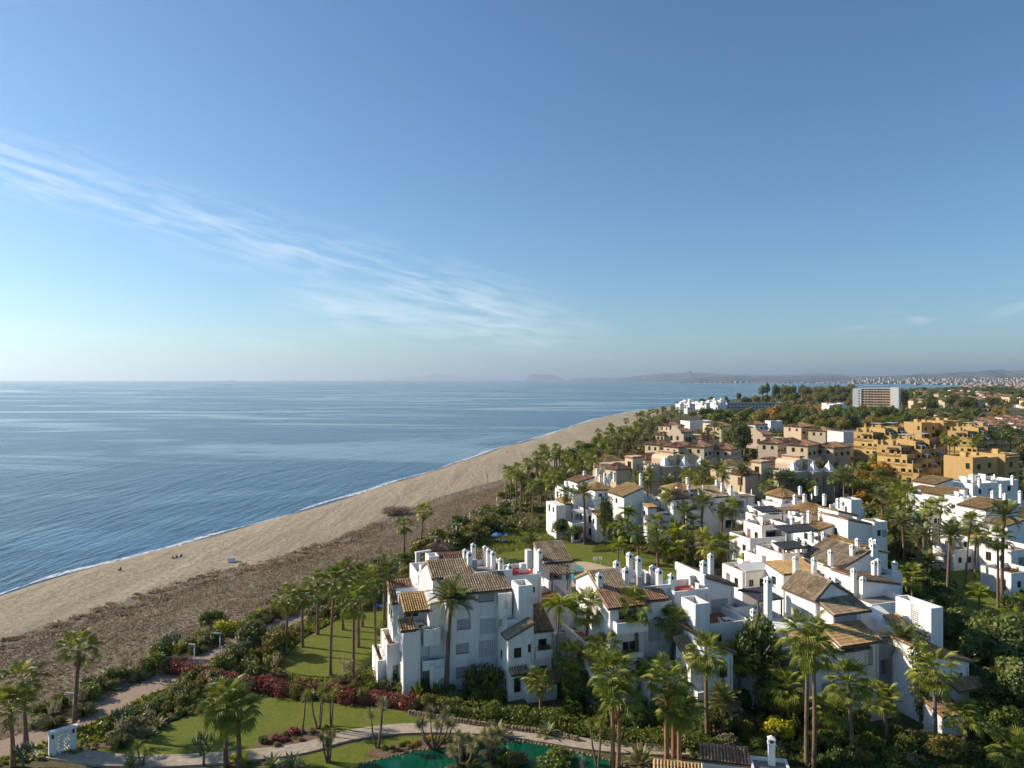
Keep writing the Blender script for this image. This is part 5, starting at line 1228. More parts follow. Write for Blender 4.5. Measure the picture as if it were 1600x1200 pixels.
village("white terraced house with hipped roofs behind a group of date palms", 1090, 162,
    roofs=[(1052, 780, 11.2, 5, 6, 1.9, 'hip', 'tile_red'), (1102, 777, 11.5, 6.5, 6, 1.7, 'v', 'tile'), (1056, 768, 12.4, 6.5, 7, 1.4, 'hip', 'tile_gold'), (1012, 793, 9.2, 2.4, 3, .6, 'v', 'tile_gold'), (1036, 803, 7.4, 3.5, 3.6, .5, 'v', 'tile_red')],
    flats=[(1072, 797, 8.8, 9.5, 8, .9, 'terracotta', [('f', 1, 2, 5, 6.2, 'win')]), (1100, 779, 11.2, 7, 9, .0, 'greyfloor', [('f', 1, 2.6, 9, 10.2, 'win'), ('f', 4, 5.6, 9, 10.2, 'win')]), (1143, 776, 11.0, 6.8, 7, .9, 'terracotta', [('f', .4, 3.6, 8.0, 9.8, 'dark')]), (1130, 805, 7.2, 8, 6, .9, 'terracotta', [('f', .6, 5.0, 3.8, 6.0, 'dark')]),
           (1018, 783, 9.8, 5, 6, .9, 'terracotta', [('l', 1, 2.4, 6.6, 8.4, 'dark')]), (1025, 800, 8.0, 4, 6, .9, 'terracotta', [('l', 1, 2.4, 5.0, 6.8, 'dark'), ('f', 1, 3, 4.8, 6.6, 'dark')]), (1008, 803, 7.2, 2.6, 5, .9, 'terracotta'), (1028, 815, 5.2, 3.6, 5, .9, 'terracotta', [('f', .8, 2.8, 1.8, 3.8, 'dark')])],
    chims=[(1120, 749, 14.8, 1.6), (1128, 754, 14.6, 1.4), (1142, 757, 14.4, 2.2), (1074, 745, 15, 1.3), (1058, 760, 13.8, 1.3), (1076, 757, 14, 1.4)],
    shades=[(1156, 776, 11.4, 4.2, 3, 'wood')], dishes=[(1098, 757, 14), (1174, 765, 13)])
village("white roof terraces with golden tile roofs, farthest of the huddled white houses", 1270, 160,
    roofs=[(1222, 778, 11.5, 5.0, 6, 1.6, 'hip', 'tile_gold'), (1270, 804, 10.6, 6, 8, 1.6, 'hip', 'tile_gold'), (1310, 799, 10.9, 5, 6, 1.2, '-u', 'tile_red')],
    flats=[(1220, 788, 10.6, 6.6, 7, .9, 'redfloor'), (1196, 797, 9.6, 5.5, 7, .9, 'terracotta', [('f', 1, 4, 6.6, 8.8, 'dark')]), (1240, 783, 11.0, 4, 6, .8, 'redfloor'), (1186, 806, 8.6, 8, 5, .9, 'terracotta', [('f', 1, 6, 5.2, 7.6, 'dark')]), (1330, 781, 13.2, 3.0, 3.4, .9, 'greyfloor'), (1326, 795, 10.6, 4.4, 6, .9, 'redfloor'), (1175, 820, 6.5, 6, 6, .9, 'terracotta')],
    chims=[(1242, 772, 13.6, 1.8), (1257, 771, 13.6, 2.0), (1250, 759, 14, 1.5), (1275, 759, 14, 1.6), (1288, 771, 13.4, 2.0), (1309, 778, 13, 1.6), (1316, 783, 13.6, 2.6), (1320, 790, 13, 2.4)],
    shades=[(1190, 800, 11.6, 5.6, 3.6, 'awning'), (1222, 797, 11.9, 4.6, 3, 'wood')], dishes=[(1268, 772, 13)])
village("white house with charcoal awning and golden roof in the huddled terraces", 1300, 140,
    roofs=[(1278, 830, 10.4, 6.5, 7, 1.6, 'u', 'tile_gold'), (1325, 812, 11.9, 5.5, 7, 1.2, '-u', 'tile_red'), (1305, 850, 9.4, 4, 5, 1.0, 'hip', 'tile_gold'), (1352, 857, 9.2, 5, 6, 1.1, '-u', 'tile_gold')],
    flats=[(1190, 822, 9.8, 6.6, 6, .9, 'terracotta', [('f', 1, 5, 6.4, 8.8, 'dark')]), (1236, 826, 9.2, 8, 7, .9, 'terracotta', [('f', 1, 3, 6.2, 8.4, 'dark'), ('f', 4, 7, 6.2, 8.4, 'dark')]), (1266, 813, 10.8, 4, 6, .7, 'redfloor'), (1172, 842, 7.6, 9, 7, .9, 'terracotta', [('f', 1.5, 4, 4.0, 6.4, 'dark')]), (1366, 816, 12.4, 3.2, 3.2, .9, 'greyfloor'), (1340, 822, 10.2, 6, 5, .8, 'redfloor')],
    chims=[(1238, 807, 13.2, 1.7), (1264, 797, 13.6, 2.6), (1282, 797, 13.6, 2.6), (1268, 830, 12.6, 2.6), (1287, 830, 12.6, 2.8), (1255, 806, 12.6, 1.2), (1340, 840, 12, 2.4), (1362, 840, 12, 2.0), (1368, 842, 12.3, 2.6)],
    shades=[(1228, 832, 11.4, 7.6, 3.8, 'awning')])
village("white house with broad brown roof and tall chimney, just behind the sea facing roof", 1300, 122,
    roofs=[(1318, 887, 10.2, 5.4, 9.5, 2.2, 'u', 'tile'), (1346, 906, 9.4, 7, 6, 1.2, '-u', 'tile_red'), (1224, 897, 8.6, 7.5, 4.5, .8, 'v', 'tile_gold'), (1300, 882, 9.2, 4, 4, .7, 'v', 'tile_gold')],
    flats=[(1222, 866, 10.0, 6, 7, .9, 'terracotta', [('f', 1, 4, 7.0, 9.0, 'dark')]), (1264, 872, 9.6, 6, 6, .9, 'terracotta'), (1195, 872, 7.6, 7.5, 6, .9, 'terracotta', [('f', 1, 3, 4, 6.4, 'dark')]), (1310, 893, 9.6, 7, 5, .7, 'redfloor'), (1372, 900, 8.6, 5, 8, .9, 'greyfloor'), (1160, 893, 6.2, 6, 6, .9, 'terracotta')],
    chims=[(1246, 838, 12.8, 2.0), (1257, 844, 12.6, 2.2), (1298, 858, 13.0, 1.8), (1243, 868, 12.0, 2.8), (1272, 870, 11.8, 2.6), (1332, 850, 13.4, 1.4), (1364, 848, 12.8, 3.2), (1334, 887, 12.2, 4.0), (1366, 875, 12.2, 2.6), (1372, 872, 12.3, 2.2), (1348, 900, 11.6, 1.8), (1398, 876, 11, 1.6)],
    shades=[(1224, 858, 11.6, 6, 3, 'awning'), (1165, 893, 8.2, 5.5, 3, 'greywhite')])
village("white terraces with golden roofs beyond the shaded lawn, nearest the ochre flats", 1520, 170,
    roofs=[(1478, 775, 11.0, 6.4, 7, 1.4, 'u', 'tile_gold'), (1462, 757, 12.4, 6, 7, 1.2, 'u', 'tile_gold'), (1448, 767, 11.0, 4, 5, .6, 'u', 'tile_gold')],
    flats=[(1462, 762, 11.6, 8, 6, .8, 'greyfloor'), (1452, 776, 10.4, 5, 7, .9, 'terracotta', [('f', 1, 3.4, 7.2, 9.2, 'dark')]), (1475, 793, 8.8, 6, 7, .9, 'terracotta', [('f', 1, 4, 5.4, 7.4, 'dark')]), (1456, 800, 8.0, 3.2, 7, .9, 'terracotta', [('l', 1, 2.6, 4.4, 6.4, 'dark')]), (1520, 756, 12.8, 9, 8, .8, 'greyfloor', [('l', 1, 2.2, 9.6, 11.4, 'dark'), ('l', 4, 5.2, 9.6, 11.4, 'dark')]), (1548, 752, 13.0, 10, 8, .8, 'greyfloor')],
    chims=[(1520, 740, 15, 1.6), (1530, 746, 14.5, 1.8), (1582, 742, 15.2, 1.8), (1564, 756, 14.4, 2.6)])
village("white terraces stepping down the right edge of the picture", 1570, 140,
    roofs=[(1540, 796, 10.6, 6.8, 7, 1.4, 'u', 'tile_gold'), (1574, 822, 8.6, 5, 5, 1.0, 'u', 'tile_gold'), (1524, 842, 6.6, 4, 4, .6, 'v', 'tile_gold')],
    flats=[(1505, 778, 11.6, 5.2, 5, .9, 'greyfloor'), (1518, 790, 10.2, 4, 7, .0, 'greyfloor'), (1536, 800, 9.8, 9, 7, .9, 'terracotta', [('f', 3, 5, 6, 8, 'dark')]), (1505, 806, 8.6, 6, 6, .9, 'terracotta', [('l', 1, 3, 4.6, 7, 'dark')]), (1522, 838, 6.2, 7, 6, .9, 'terracotta', [('f', 1, 3, 2.6, 4.8, 'dark'), ('l', 1, 2.6, 2.6, 4.6, 'dark')]), (1560, 830, 7.6, 9, 7, .9, 'terracotta', [('f', 3, 5, 4, 6.2, 'dark')]), (1580, 860, 5.8, 8, 7, .9, 'terracotta', [('f', 2, 4, 2.2, 4.2, 'dark')]),
           (1580, 896, 4.4, 7, 6, .9, 'terracotta', [('l', 1, 2.4, .6, 3.0, 'dark')]), (1490, 860, 4.4, 6, 5, .9, 'terracotta', [('l', 1, 2.4, 1, 3, 'dark')])],
    chims=[(1551, 766, 13.6, 2.2), (1570, 770, 13.4, 2.0), (1594, 766, 13.8, 3.0)])

# ------------------------------------------------------------------ pavilion in the foreground
def pavilion():
    b = Bld("garden_pavilion", "low pavilion roof with clay tiles and one white chimney at the bottom edge", 1110, 70, -12)
    u0, v0 = b.at(1094, 1189, 3.0); b.tiles(u0, u0 + 4.7, v0, v0 + 1.9, 3.0, 3.75, 'v', 'tile_red', .3)
    b.box(u0 + .3, u0 + 4.4, v0 + .3, v0 + 4, 0, 2.8); b.box(u0 + 4.72, u0 + 8.2, v0 - 1.6, v0 + 1.7, 0, 3.2, par=.3, floor='greyfloor')
    u1, v1 = b.at(1020, 1206, 3.0); b.tiles(u1, u0 - .05, v1, v1 + 1.2, 3.0, 3.5, 'v', 'tile_gold', .3); b.box(u1 + .3, u0 - .1, v1 + .3, v1 + 2.2, 0, 2.8)
    b.box(u0 + .02, u0 + 4.68, v0 - 4, v0 - .3, 0, 2.5, par=.2, floor='greyfloor')
    b.chim_at(u0 + 6.7, v0 + 1.0, 2.9, 2.0, 1.0)
pavilion()

# ------------------------------------------------------------------ beige resort with little white lanterns
def lantern(b, u, v, z, w):
    m = MB(); m.box(u - w, u + w, v - w, v + w, z, z + .5)
    for k in range(4):
        a, c = k * math.pi / 2 + math.pi / 4, (k + 1) * math.pi / 2 + math.pi / 4
        for (r0, h0), (r1, h1) in (((w * 1.42, .5), (w * .55, 2.2)), ((w * .55, 2.2), (w * .3, 2.4)), ((w * .3, 2.4), (.02, 3.4))):
            m.poly([(u + r0 * math.cos(a), v + r0 * math.sin(a), z + h0), (u + r0 * math.cos(c), v + r0 * math.sin(c), z + h0), (u + r1 * math.cos(c), v + r1 * math.sin(c), z + h1), (u + r1 * math.cos(a), v + r1 * math.sin(a), z + h1)])
    m.build("roof_lantern", MT['whitepaint'], b.root)
def resort(label, px, Y, sc_=1.0):
    b = Bld("resort_block", label, px, Y, 32, 'taupe')
    # crenellated corner, sea tower, vaulted halls
    b.box(0, 5.5, 0, 5, 0, 11.0, par=.6, floor='greyfloor', left=[(.6 + i * 1.1, 1.1 + i * 1.1, 9.2, 9.9, 'win') for i in range(4)] + [(1.6, 3.2, 4.4, 7.0, 'door')], mat='cream')
    for i in range(4): q = MB(); q.box(.1 + i * 1.4, .8 + i * 1.4, -.01, .4, 11.0, 11.6); q.build("merlon", MT['cream'], b.root)
    b.box(-2.5, 2.2, 5.02, 9, 0, 13.6, left=[(5.8, 7.6, 8.2, 11.8, 'door')], mat='cream'); q = MB(); q.box(-2.8, 2.5, 4.8, 9.3, 13.0, 13.5); q.build("cornice", MT['terracotta'], b.root)
    b.hip(-9, -2.6, 6, 12, 0, 9.4, 11.4, 'tile_red', left=[(7, 9, 6, 8.6, 'dark')], wall='cream')
    b.box(5.52, 13, -1.2, 6, 0, 10.2, front=[(5.2, 6.0, 1.0, 8.0, 'dark')])
    for i, (u0, u1, zt) in enumerate(((10.8, 14.6, 13.2), (17.8, 21.6, 12.9))):
        b.box(u0, u1, 2.5, 10, 0, zt - 1.2, front=[(1.6, 2.6, 9, 10.5, 'win')]); m = MB(); n = 8; L = []
        for k in range(n + 1): a = math.pi * k / n; L.append(((u0 + u1) / 2 - (u1 - u0) / 2 * math.cos(a), zt - 1.2 + 1.5 * math.sin(a)))
        for (x0, z0), (x1, z1) in zip(L, L[1:]): m.poly([(x0, 2.5, z0), (x1, 2.5, z1), (x1, 10, z1), (x0, 10, z0)])
        m.poly([(x, 2.5, z) for x, z in L][::-1]); m.poly([(x, 10, z) for x, z in L]); m.build("vault_roof", MT['cream'], b.root)
    b.box(13.02, 19.5, -3, 2.48, 0, 9.9, front=[(5.0, 5.9, .6, 8.4, 'dark'), (1.6, 2.4, 6.5, 8, 'win')]); b.box(19.52, 26.5, -4.6, 2.4, 0, 9.7, front=[(5.4, 6.3, .6, 8.4, 'dark')])
    b.box(15.6, 17.4, 4, 11, 0, 14.4, mat='cream'); q = MB(); q.box(15.3, 17.8, 3.7, 11.3, 13.9, 14.3); q.build("cornice", MT['terracotta'], b.root)
    lantern(b, 9.5, 2.0, 10.2, 1.25); lantern(b, 16.5, -.4, 9.9, 1.25); lantern(b, 23.2, -1.6, 9.7, 1.25)
    b.box(-8, 9, 12.5, 18, 0, 10.5, mat='cream'); b.hip(-4, 6, 18.2, 25, 0, 10, 12.2, 'tile_gold', wall='cream'); b.hip(10, 20, 12.5, 19, 0, 11, 13, 'tile_red', wall='cream')
    return b
resort("beige resort block with white roof lanterns, nearer the beach", 1013, 240)
resort("beige resort block with white roof lanterns and tall dark slots, nearer the ochre flats", 1218, 226)
def villa(label, px, Y, deg=44, s=1.0):
    """pink-cream villa with a stepped gable over the balcony"""
    b = Bld("resort_villa", label, px, Y, deg, 'pink')
    lf = [(3 + i * 4, 4.6 + i * 4, 6.2, 8.6, 'door') for i in range(2)] + [(3 + i * 4, 4.6 + i * 4, 1.4, 4.0, 'dark') for i in range(2)]
    b.box(0, 9, 0, 11, 0, 10.0, left=lf, front=[(2, 4, 5.6, 8, 'win'), (5.4, 7.4, 5.6, 8, 'win'), (2, 4, 1, 4, 'dark')])
    m = MB(); P = [(1.5, 10), (1.5, 11), (3.0, 12.4), (4.6, 13.2), (5.4, 13.8), (6.2, 13.2), (7.8, 12.4), (9.4, 11), (9.4, 10)]
    for uu, sg in ((-.02, 1), (.5, -1)): m.poly([(uu, p[0], p[1]) for p in (P if sg > 0 else P[::-1])])
    for a, c in zip(P, P[1:]): m.poly([(-.02, a[0], a[1]), (.5, a[0], a[1]), (.5, c[0], c[1]), (-.02, c[0], c[1])])
    m.build("stepped_gable", MT['pink'], b.root)
    b.gable(.52, 12, 1.6, 9.3, 9.9, 10.6, 12.2, 'u', 'tile_red', .6)
    b.box(-1.6, -.02, -1, 12, 3.6, 5.2, par=.9); b.hip(-2, 5, 11.3, 17, 0, 8.6, 10.4, 'tile_red', .6, left=[(12, 13.6, 5.4, 7.8, 'door'), (14.4, 16, 5.4, 7.8, 'door')])
    b.box(12.02, 24, 1, 10, 0, 8.4, par=.8, floor='greyfloor', front=[(2, 5, 4.5, 7, 'dark'), (7, 10, 4.5, 7, 'dark')]); b.hip(14, 21, 10.2, 16, 0, 9.6, 11.6, 'tile_red', .6); b.box(8, 11, 9, 13, 9, 13.6, par=.5, floor='greyfloor')
    b.hip(5, 13, -8, -2.2, 0, 7.2, 9, 'tile_red', .6); b.hip(16, 26, -7, -.5, 0, 6.6, 8.6, 'tile_red', .6)
    return b
villa("pink villa with stepped gable among beach palms, closest to the sand", 1068, 392)
villa("pink villa with stepped gable inland, beside tall dark trees", 1196, 372)

# ------------------------------------------------------------------ ochre flats
def ochre(label, px, Y, z, cols=4, seed=0):
    """stepped block of flats: every storey sets back behind a terrace with a shade roof"""
    b = Bld("ochre_flats", label, px, Y, 36, 'ochre'); rg = random.Random(seed); n = 4; hs = 3.3
    for c in range(cols):
        u0 = c * 6.6; jut = (0, 2.2, -.8, 1.4, .4)[c % 5]; dz = (0, .5, -.4, .3)[c % 4] - (1.2 if c == 0 else 0)
        for L in range(n):
            zt = z + dz - (n - 1 - L) * hs; v0 = -jut - 2.1 * (n - 1 - L); op = 'dark' if (c + L) % 3 else 'win'
            fr = [(.8, 2.9, zt - 3.2, zt - 1.1, 'dark'), (3.9, 5.4, zt - 2.9, zt - 1.5, op)]
            lf = [(v0 + .4, v0 + 1.6, zt - 2.9, zt - 1.4, 'win')] + ([(v0 + 2.6, v0 + 4.4, zt - 3.1, zt - 1.2, 'dark' if L % 2 else 'win'), (v0 + 6, v0 + 7.2, zt - 2.9, zt - 1.4, 'win')] if c == 0 or jut > 1 else [])
            b.box(u0 + (.02 if c else 0), u0 + 6.56, v0, 9 - jut * .2, 0 if L == 0 else zt - hs - .6, zt + (.75 if L < n - 1 else .5), par=.75, front=fr, left=lf, mat='ochre' if (c + L) % 3 else 'ochre2')
            if L < n - 1 and rg.random() < .65: b.awning(u0 + .5, u0 + 4.2, v0 + .2, v0 + 2.0, zt + 2.2, zt + 2.5, rg.choice(('grey', 'awning', 'greywhite')))
            if L < n - 1: b.planter(u0 + .4, v0 + .25, zt, 2.4, rg.randrange(50)); b.box(u0 + 5.6, u0 + 5.9, v0 + .3, v0 + 2.1, zt, zt + 1.6, mat='ochre')
        b.tiles(u0 + .6, u0 + 5.6, -jut - .9, -jut + .02, z + dz - .9, z + dz - .3, 'v', 'tile_red', .5, ridge=False)
        if c % 2 == 0: b.tiles(u0 - .9, u0 + .01, -jut + 1, -jut + 5, z + dz - .9, z + dz - .4, 'u', 'tile_red', .5, ridge=False)
        if c % 2: b.pergola(u0 + .6, u0 + 6, 1, 5, z + dz + 2.6, z + dz + 2.7, 8, cover='grey')
        else: b.box(u0 + 2, u0 + 4.4, 4, 7, z + dz - .3, z + dz + 2.2, mat='ochre'); b.dish(u0 + 5, 3, z + dz - .2, .9)
        b.chim_at(u0 + 1.2, 7.6, z + dz - .2, 1.6, 1.2, 'ochre')
    return b
ochre("ochre flats with brown awning roofs, nearest the white terraces", 1408, 268, 15.6, 4, 1)
ochre("ochre flats standing behind, beside the grey hall", 1364, 322, 16.6, 4, 2)
def ochre_slab(label, px, Y, z, n=3):
    b = Bld("ochre_flats", label, px, Y, 26, 'ochre2')
    for i in range(n):
        u0 = i * 8.4; dz = (0, -.6, .4)[i % 3]; dv = (0, 1.4, -.9)[i % 3]
        b.box(u0, u0 + 8.36, dv, dv + 10, 0, z + dz, par=.7, mat='ochre2' if i % 2 == 0 else 'ochre', left=[(1 + dv, 2.4 + dv, z - 4, z - 2, 'win')] if i == 0 else (), front=[(2.4, 4.4, z - 4.2, z - 2.4, 'win'), (2.2, 6.2, z - 8.2, z - 6, 'dark'), (2.4, 4.0, z - 11.6, z - 9.8, 'win')])
        b.box(u0 + 1, u0 + 2.6, dv + 3, dv + 5, z + dz - .7, z + dz + 1.5, mat='ochre')
    b.tiles(17, 24, -1.9, 1.5, z - .6, z + .4, 'v', 'tile_gold', .5, ridge=False)
    return b
ochre_slab("long burnt ochre flats with small dark windows at the right edge", 1520, 240, 13.6)
ochre("ochre flats half hidden by palms, behind the long burnt ochre row", 1512, 345, 15.5, 5, 3)
ochre_slab("ochre flats with flat parapet roofs farthest back, below the white villas", 1440, 372, 17.5, 4)

# ------------------------------------------------------------------ hotel, white village, other far buildings
def hotel():
    b = Bld("hotel_tower", "tall slab hotel with rows of balconies and two blank white end walls", 1346, 900, -35, 'greywhite'); n, W, H = 7, 33.0, 29.5
    b.box(-10, -.02, -1, 15, 0, H - 1.2, front=[(6.6, 8.4, 5 + i * 3.3, 6.5 + i * 3.3, 'win') for i in range(7)])
    b.box(W + .02, W + 9, -3, 14, 0, H + .6, mat='white', name="end_wall")
    b.box(0, W, 1.6, 14, 0, H - 1.0, mat='pink'); b.box(0, W, -.6, 1.58, H - 1.2, H - .2, name="cornice")
    for f in range(8):
        z = 3.2 + f * 3.2; q = MB(); q.box(0, W, -.4, 1.58, z, z + .3); q.build("balcony_slab", MT['cream'], b.root)
        q = MB(); q.box(.05, W - .05, -.38, -.3, z + .3, z + 1.15); q.build("balcony_rail", MT['pink'], b.root)
        for i in range(9):
            x = 1.0 + i * (W - 1.2) / 9; q = MB(); q.box(x, x + 2.6, 1.5, 1.59, z + .32, z + 2.6); q.build("glazed_door", MT['glass'], b.root)
    for i in range(10): x = i * W / 9.6; q = MB(); q.box(x, x + .35, -.3, 1.58, 2, H - 1.2); q.build("pier", MT['terracotta'] if i % 3 == 0 else MT['cream'], b.root)
hotel()
def far_block(label, px, Y, w, d, h, mat, name="building", deg=10, floors=2, roof=None, cols=None, base=0):
    b = Bld(name, label, px, Y, deg, mat); k = cols or max(2, int(w / 4.5)); fr = []
    for f in range(floors):
        for i in range(k): x = w * (i + .25) / k; zz = h - (f + 1) * (h / floors) + .9; fr.append((x, x + w / k * .5, zz, zz + 1.5, 'win'))
    if roof: b.hip(0, w, 0, d, 0, h, h + roof, 'tile_red', .8, front=fr, left=[(d * .2, d * .2 + 1.3, h - 2.6, h - 1.0, 'win'), (d * .6, d * .6 + 1.6, h - 2.9, h - .9, 'dark')]); b.box(w * .2, w * .7, -2.4, -.02, 0, h * .5, par=.8)
    else: b.box(0, w, 0, d, 0, h, par=.6, floor='greyfloor', front=fr)
    return b
far_block("long lilac grey hotel with three rows of windows by the shore wood", 1136, 872, 70, 14, 11.5, 'grey', "hotel_block", 4, 3, None, 16)
far_block("long white farmhouse with brown roof among garden trees", 1440, 560, 26, 9, 6.2, 'white', "farmhouse", 4, 1, 1.6, 7)
far_block("grey hall with flat roof beside the ochre flats", 1318, 392, 22, 14, 11, 'greywhite', "hall", 12, 1, None, 3)
far_block("lower grey hall with blank wall in front of the flat roofed one", 1318, 345, 17, 10, 8.6, 'grey', "hall", 12, 1, None, 2)
far_block("blue grey flat roofed house beyond the beach palms", 1078, 520, 19, 14, 9.5, 'greywhite', "house", 16, 1, None, 4)
far_block("white flat roofed house showing between dark trees", 1204, 540, 10, 8, 8.5, 'white', "house", 10, 1, None, 2)
far_block("cream house with flat roof behind the pink villa", 1110, 500, 13, 9, 9, 'cream', "house", 20, 1, None, 3)
for i_, (px_, Y_, w_, h_, m_, l_) in enumerate(((1046, 470, 14, 9, 'pink', "pink house with tiled roof left of the beach villa"), (1128, 452, 16, 10, 'cream', "cream house with tiled roof behind the dark twin trees"), (1170, 436, 13, 9, 'pink', "pink house with tiled roof right of the dark twin trees"), (1252, 446, 18, 10, 'cream', "cream house with tiled roof behind the inland villa"), (1290, 424, 15, 9, 'taupe', "taupe house with tiled roof left of the grey halls"),
        (1142, 322, 13, 8, 'cream', "low cream house with tiled roof between the resort blocks"), (1302, 320, 14, 9, 'taupe', "taupe house with tiled roof behind the inland resort block"), (1262, 318, 14, 10, 'cream', "cream house with tiled roof above the inland resort vaults"), (1100, 318, 14, 9.5, 'cream', "cream house with tiled roof above the seaward resort vaults"), (1060, 322, 13, 9, 'pink', "pink house with tiled roof behind the seaward resort block"), (1030, 345, 12, 8, 'cream', "cream house with tiled roof among the beach palms"),
        (1215, 330, 13, 10, 'pink', "pink house with tiled roof just behind the inland resort tower"), (1180, 500, 14, 8, 'white', "white tiled house below the great autumn tree"), (1415, 470, 16, 8, 'cream', "cream tiled house left of the farmhouse"), (1500, 480, 16, 8, 'pink', "pink tiled house right of the farmhouse"), (1480, 640, 18, 8, 'white', "white tiled house in trees behind the farmhouse"), (1310, 640, 18, 8, 'white', "white tiled house in trees below the hotel tower"))):
    far_block(l_, px_, Y_, w_, w_ * .7, h_, m_, "tiled_house", 34 + 9 * (i_ % 3), 2, 2.0, 3)
def ordinal(i):
    o = ["first", "second", "third", "fourth", "fifth", "sixth", "seventh", "eighth", "ninth", "tenth", "eleventh", "twelfth", "thirteenth", "fourteenth", "fifteenth", "sixteenth", "seventeenth", "eighteenth", "nineteenth", "twentieth"]
    return o[i] if i < 20 else ("thirtieth" if i == 29 else "twenty-" + o[i - 20])
def white_village():
    rng = random.Random(21); spots = sorted((1060 + 74 * rng.random(), rng.uniform(820, 960)) for _ in range(30))
    for i, (px, Y) in enumerate(spots):
        w = rng.uniform(6, 11); h = rng.uniform(7, 14)
        b = Bld("village_house", f"white cube house in the village on the point, {ordinal(i)} from the left", px, Y, rng.uniform(5, 35), 'white', "white cube houses of the village on the point")
        b.box(0, w, 0, w * .9, 0, h, par=.6, floor='greyfloor', front=[(w * .2, w * .2 + 1.3, h - 2.6, h - 1.2, 'win'), (w * .6, w * .6 + 1.3, h - 2.6, h - 1.2, 'win')], left=[(2, 3.6, h - 2.8, h - 1, 'dark')]); b.box(w * .3, w * .7, w * .3, w * .7, h - .6, h + 1.9)
    for i, px in enumerate(sorted(1290 + 36 * rng.random() for _ in range(12))):
        w = rng.uniform(6, 10); h = rng.uniform(7, 12)
        b = Bld("village_house", f"white cube house in trees beside the hotel tower, {ordinal(i)} from the left", px, rng.uniform(800, 880), 15, 'white', "white cube houses beside the hotel tower"); b.box(0, w, 0, w, 0, h, par=.6, floor='greyfloor', front=[(w * .3, w * .6, h - 2.6, h - 1.2, 'win')])
white_village()
def villas_right():
    rng = random.Random(8); spots = [(1527, 590), (1538, 560), (1547, 610), (1560, 575), (1566, 640), (1578, 590), (1590, 560), (1590, 630), (1541, 530), (1565, 525), (1588, 520)]
    nth = ["first", "second", "third", "fourth", "fifth", "sixth", "seventh", "eighth", "ninth", "tenth", "eleventh"]
    for i, (px, Y) in enumerate(sorted(spots)):
        b = Bld("white_villa", f"white villa with pale tiled roof at the right edge, {nth[i]} from the left", px, Y, rng.uniform(8, 24), 'white', "white tiled villas inland")
        w = rng.uniform(9, 13); h = 5.8; b.hip(0, w, 0, 8, 0, h, h + 1.8, 'tile_red', .8, front=[(1, 2.2, 3.4, 4.8, 'win'), (4, 6, 3.2, 5.0, 'dark'), (1, 3, .4, 2.6, 'dark'), (5, 7, .4, 2.6, 'dark')], left=[(2, 3.4, 3.4, 4.8, 'win')]); b.box(w + .02, w + 4, 1, 7, 0, 3.4, par=.5)
villas_right()
def far_houses():
    rng = random.Random(14)
    for i in range(64):
        px = rng.uniform(1425, 1620); Y = rng.uniform(900, 2000); w = rng.uniform(10, 18)
        b = Bld("far_villa", "cream and clay roofed villa in the wooded plain inland", px, Y, rng.uniform(0, 40), rng.choice(('cream', 'pink', 'white')), "villas scattered through the wooded plain"); b.hip(0, w, 0, w * .8, 0, 11, 13.5, 'tile_red', 1.2, front=[(w * .2, w * .2 + 2, 7.6, 9.6, 'win'), (w * .6, w * .6 + 2, 7.6, 9.6, 'win')])
far_houses()
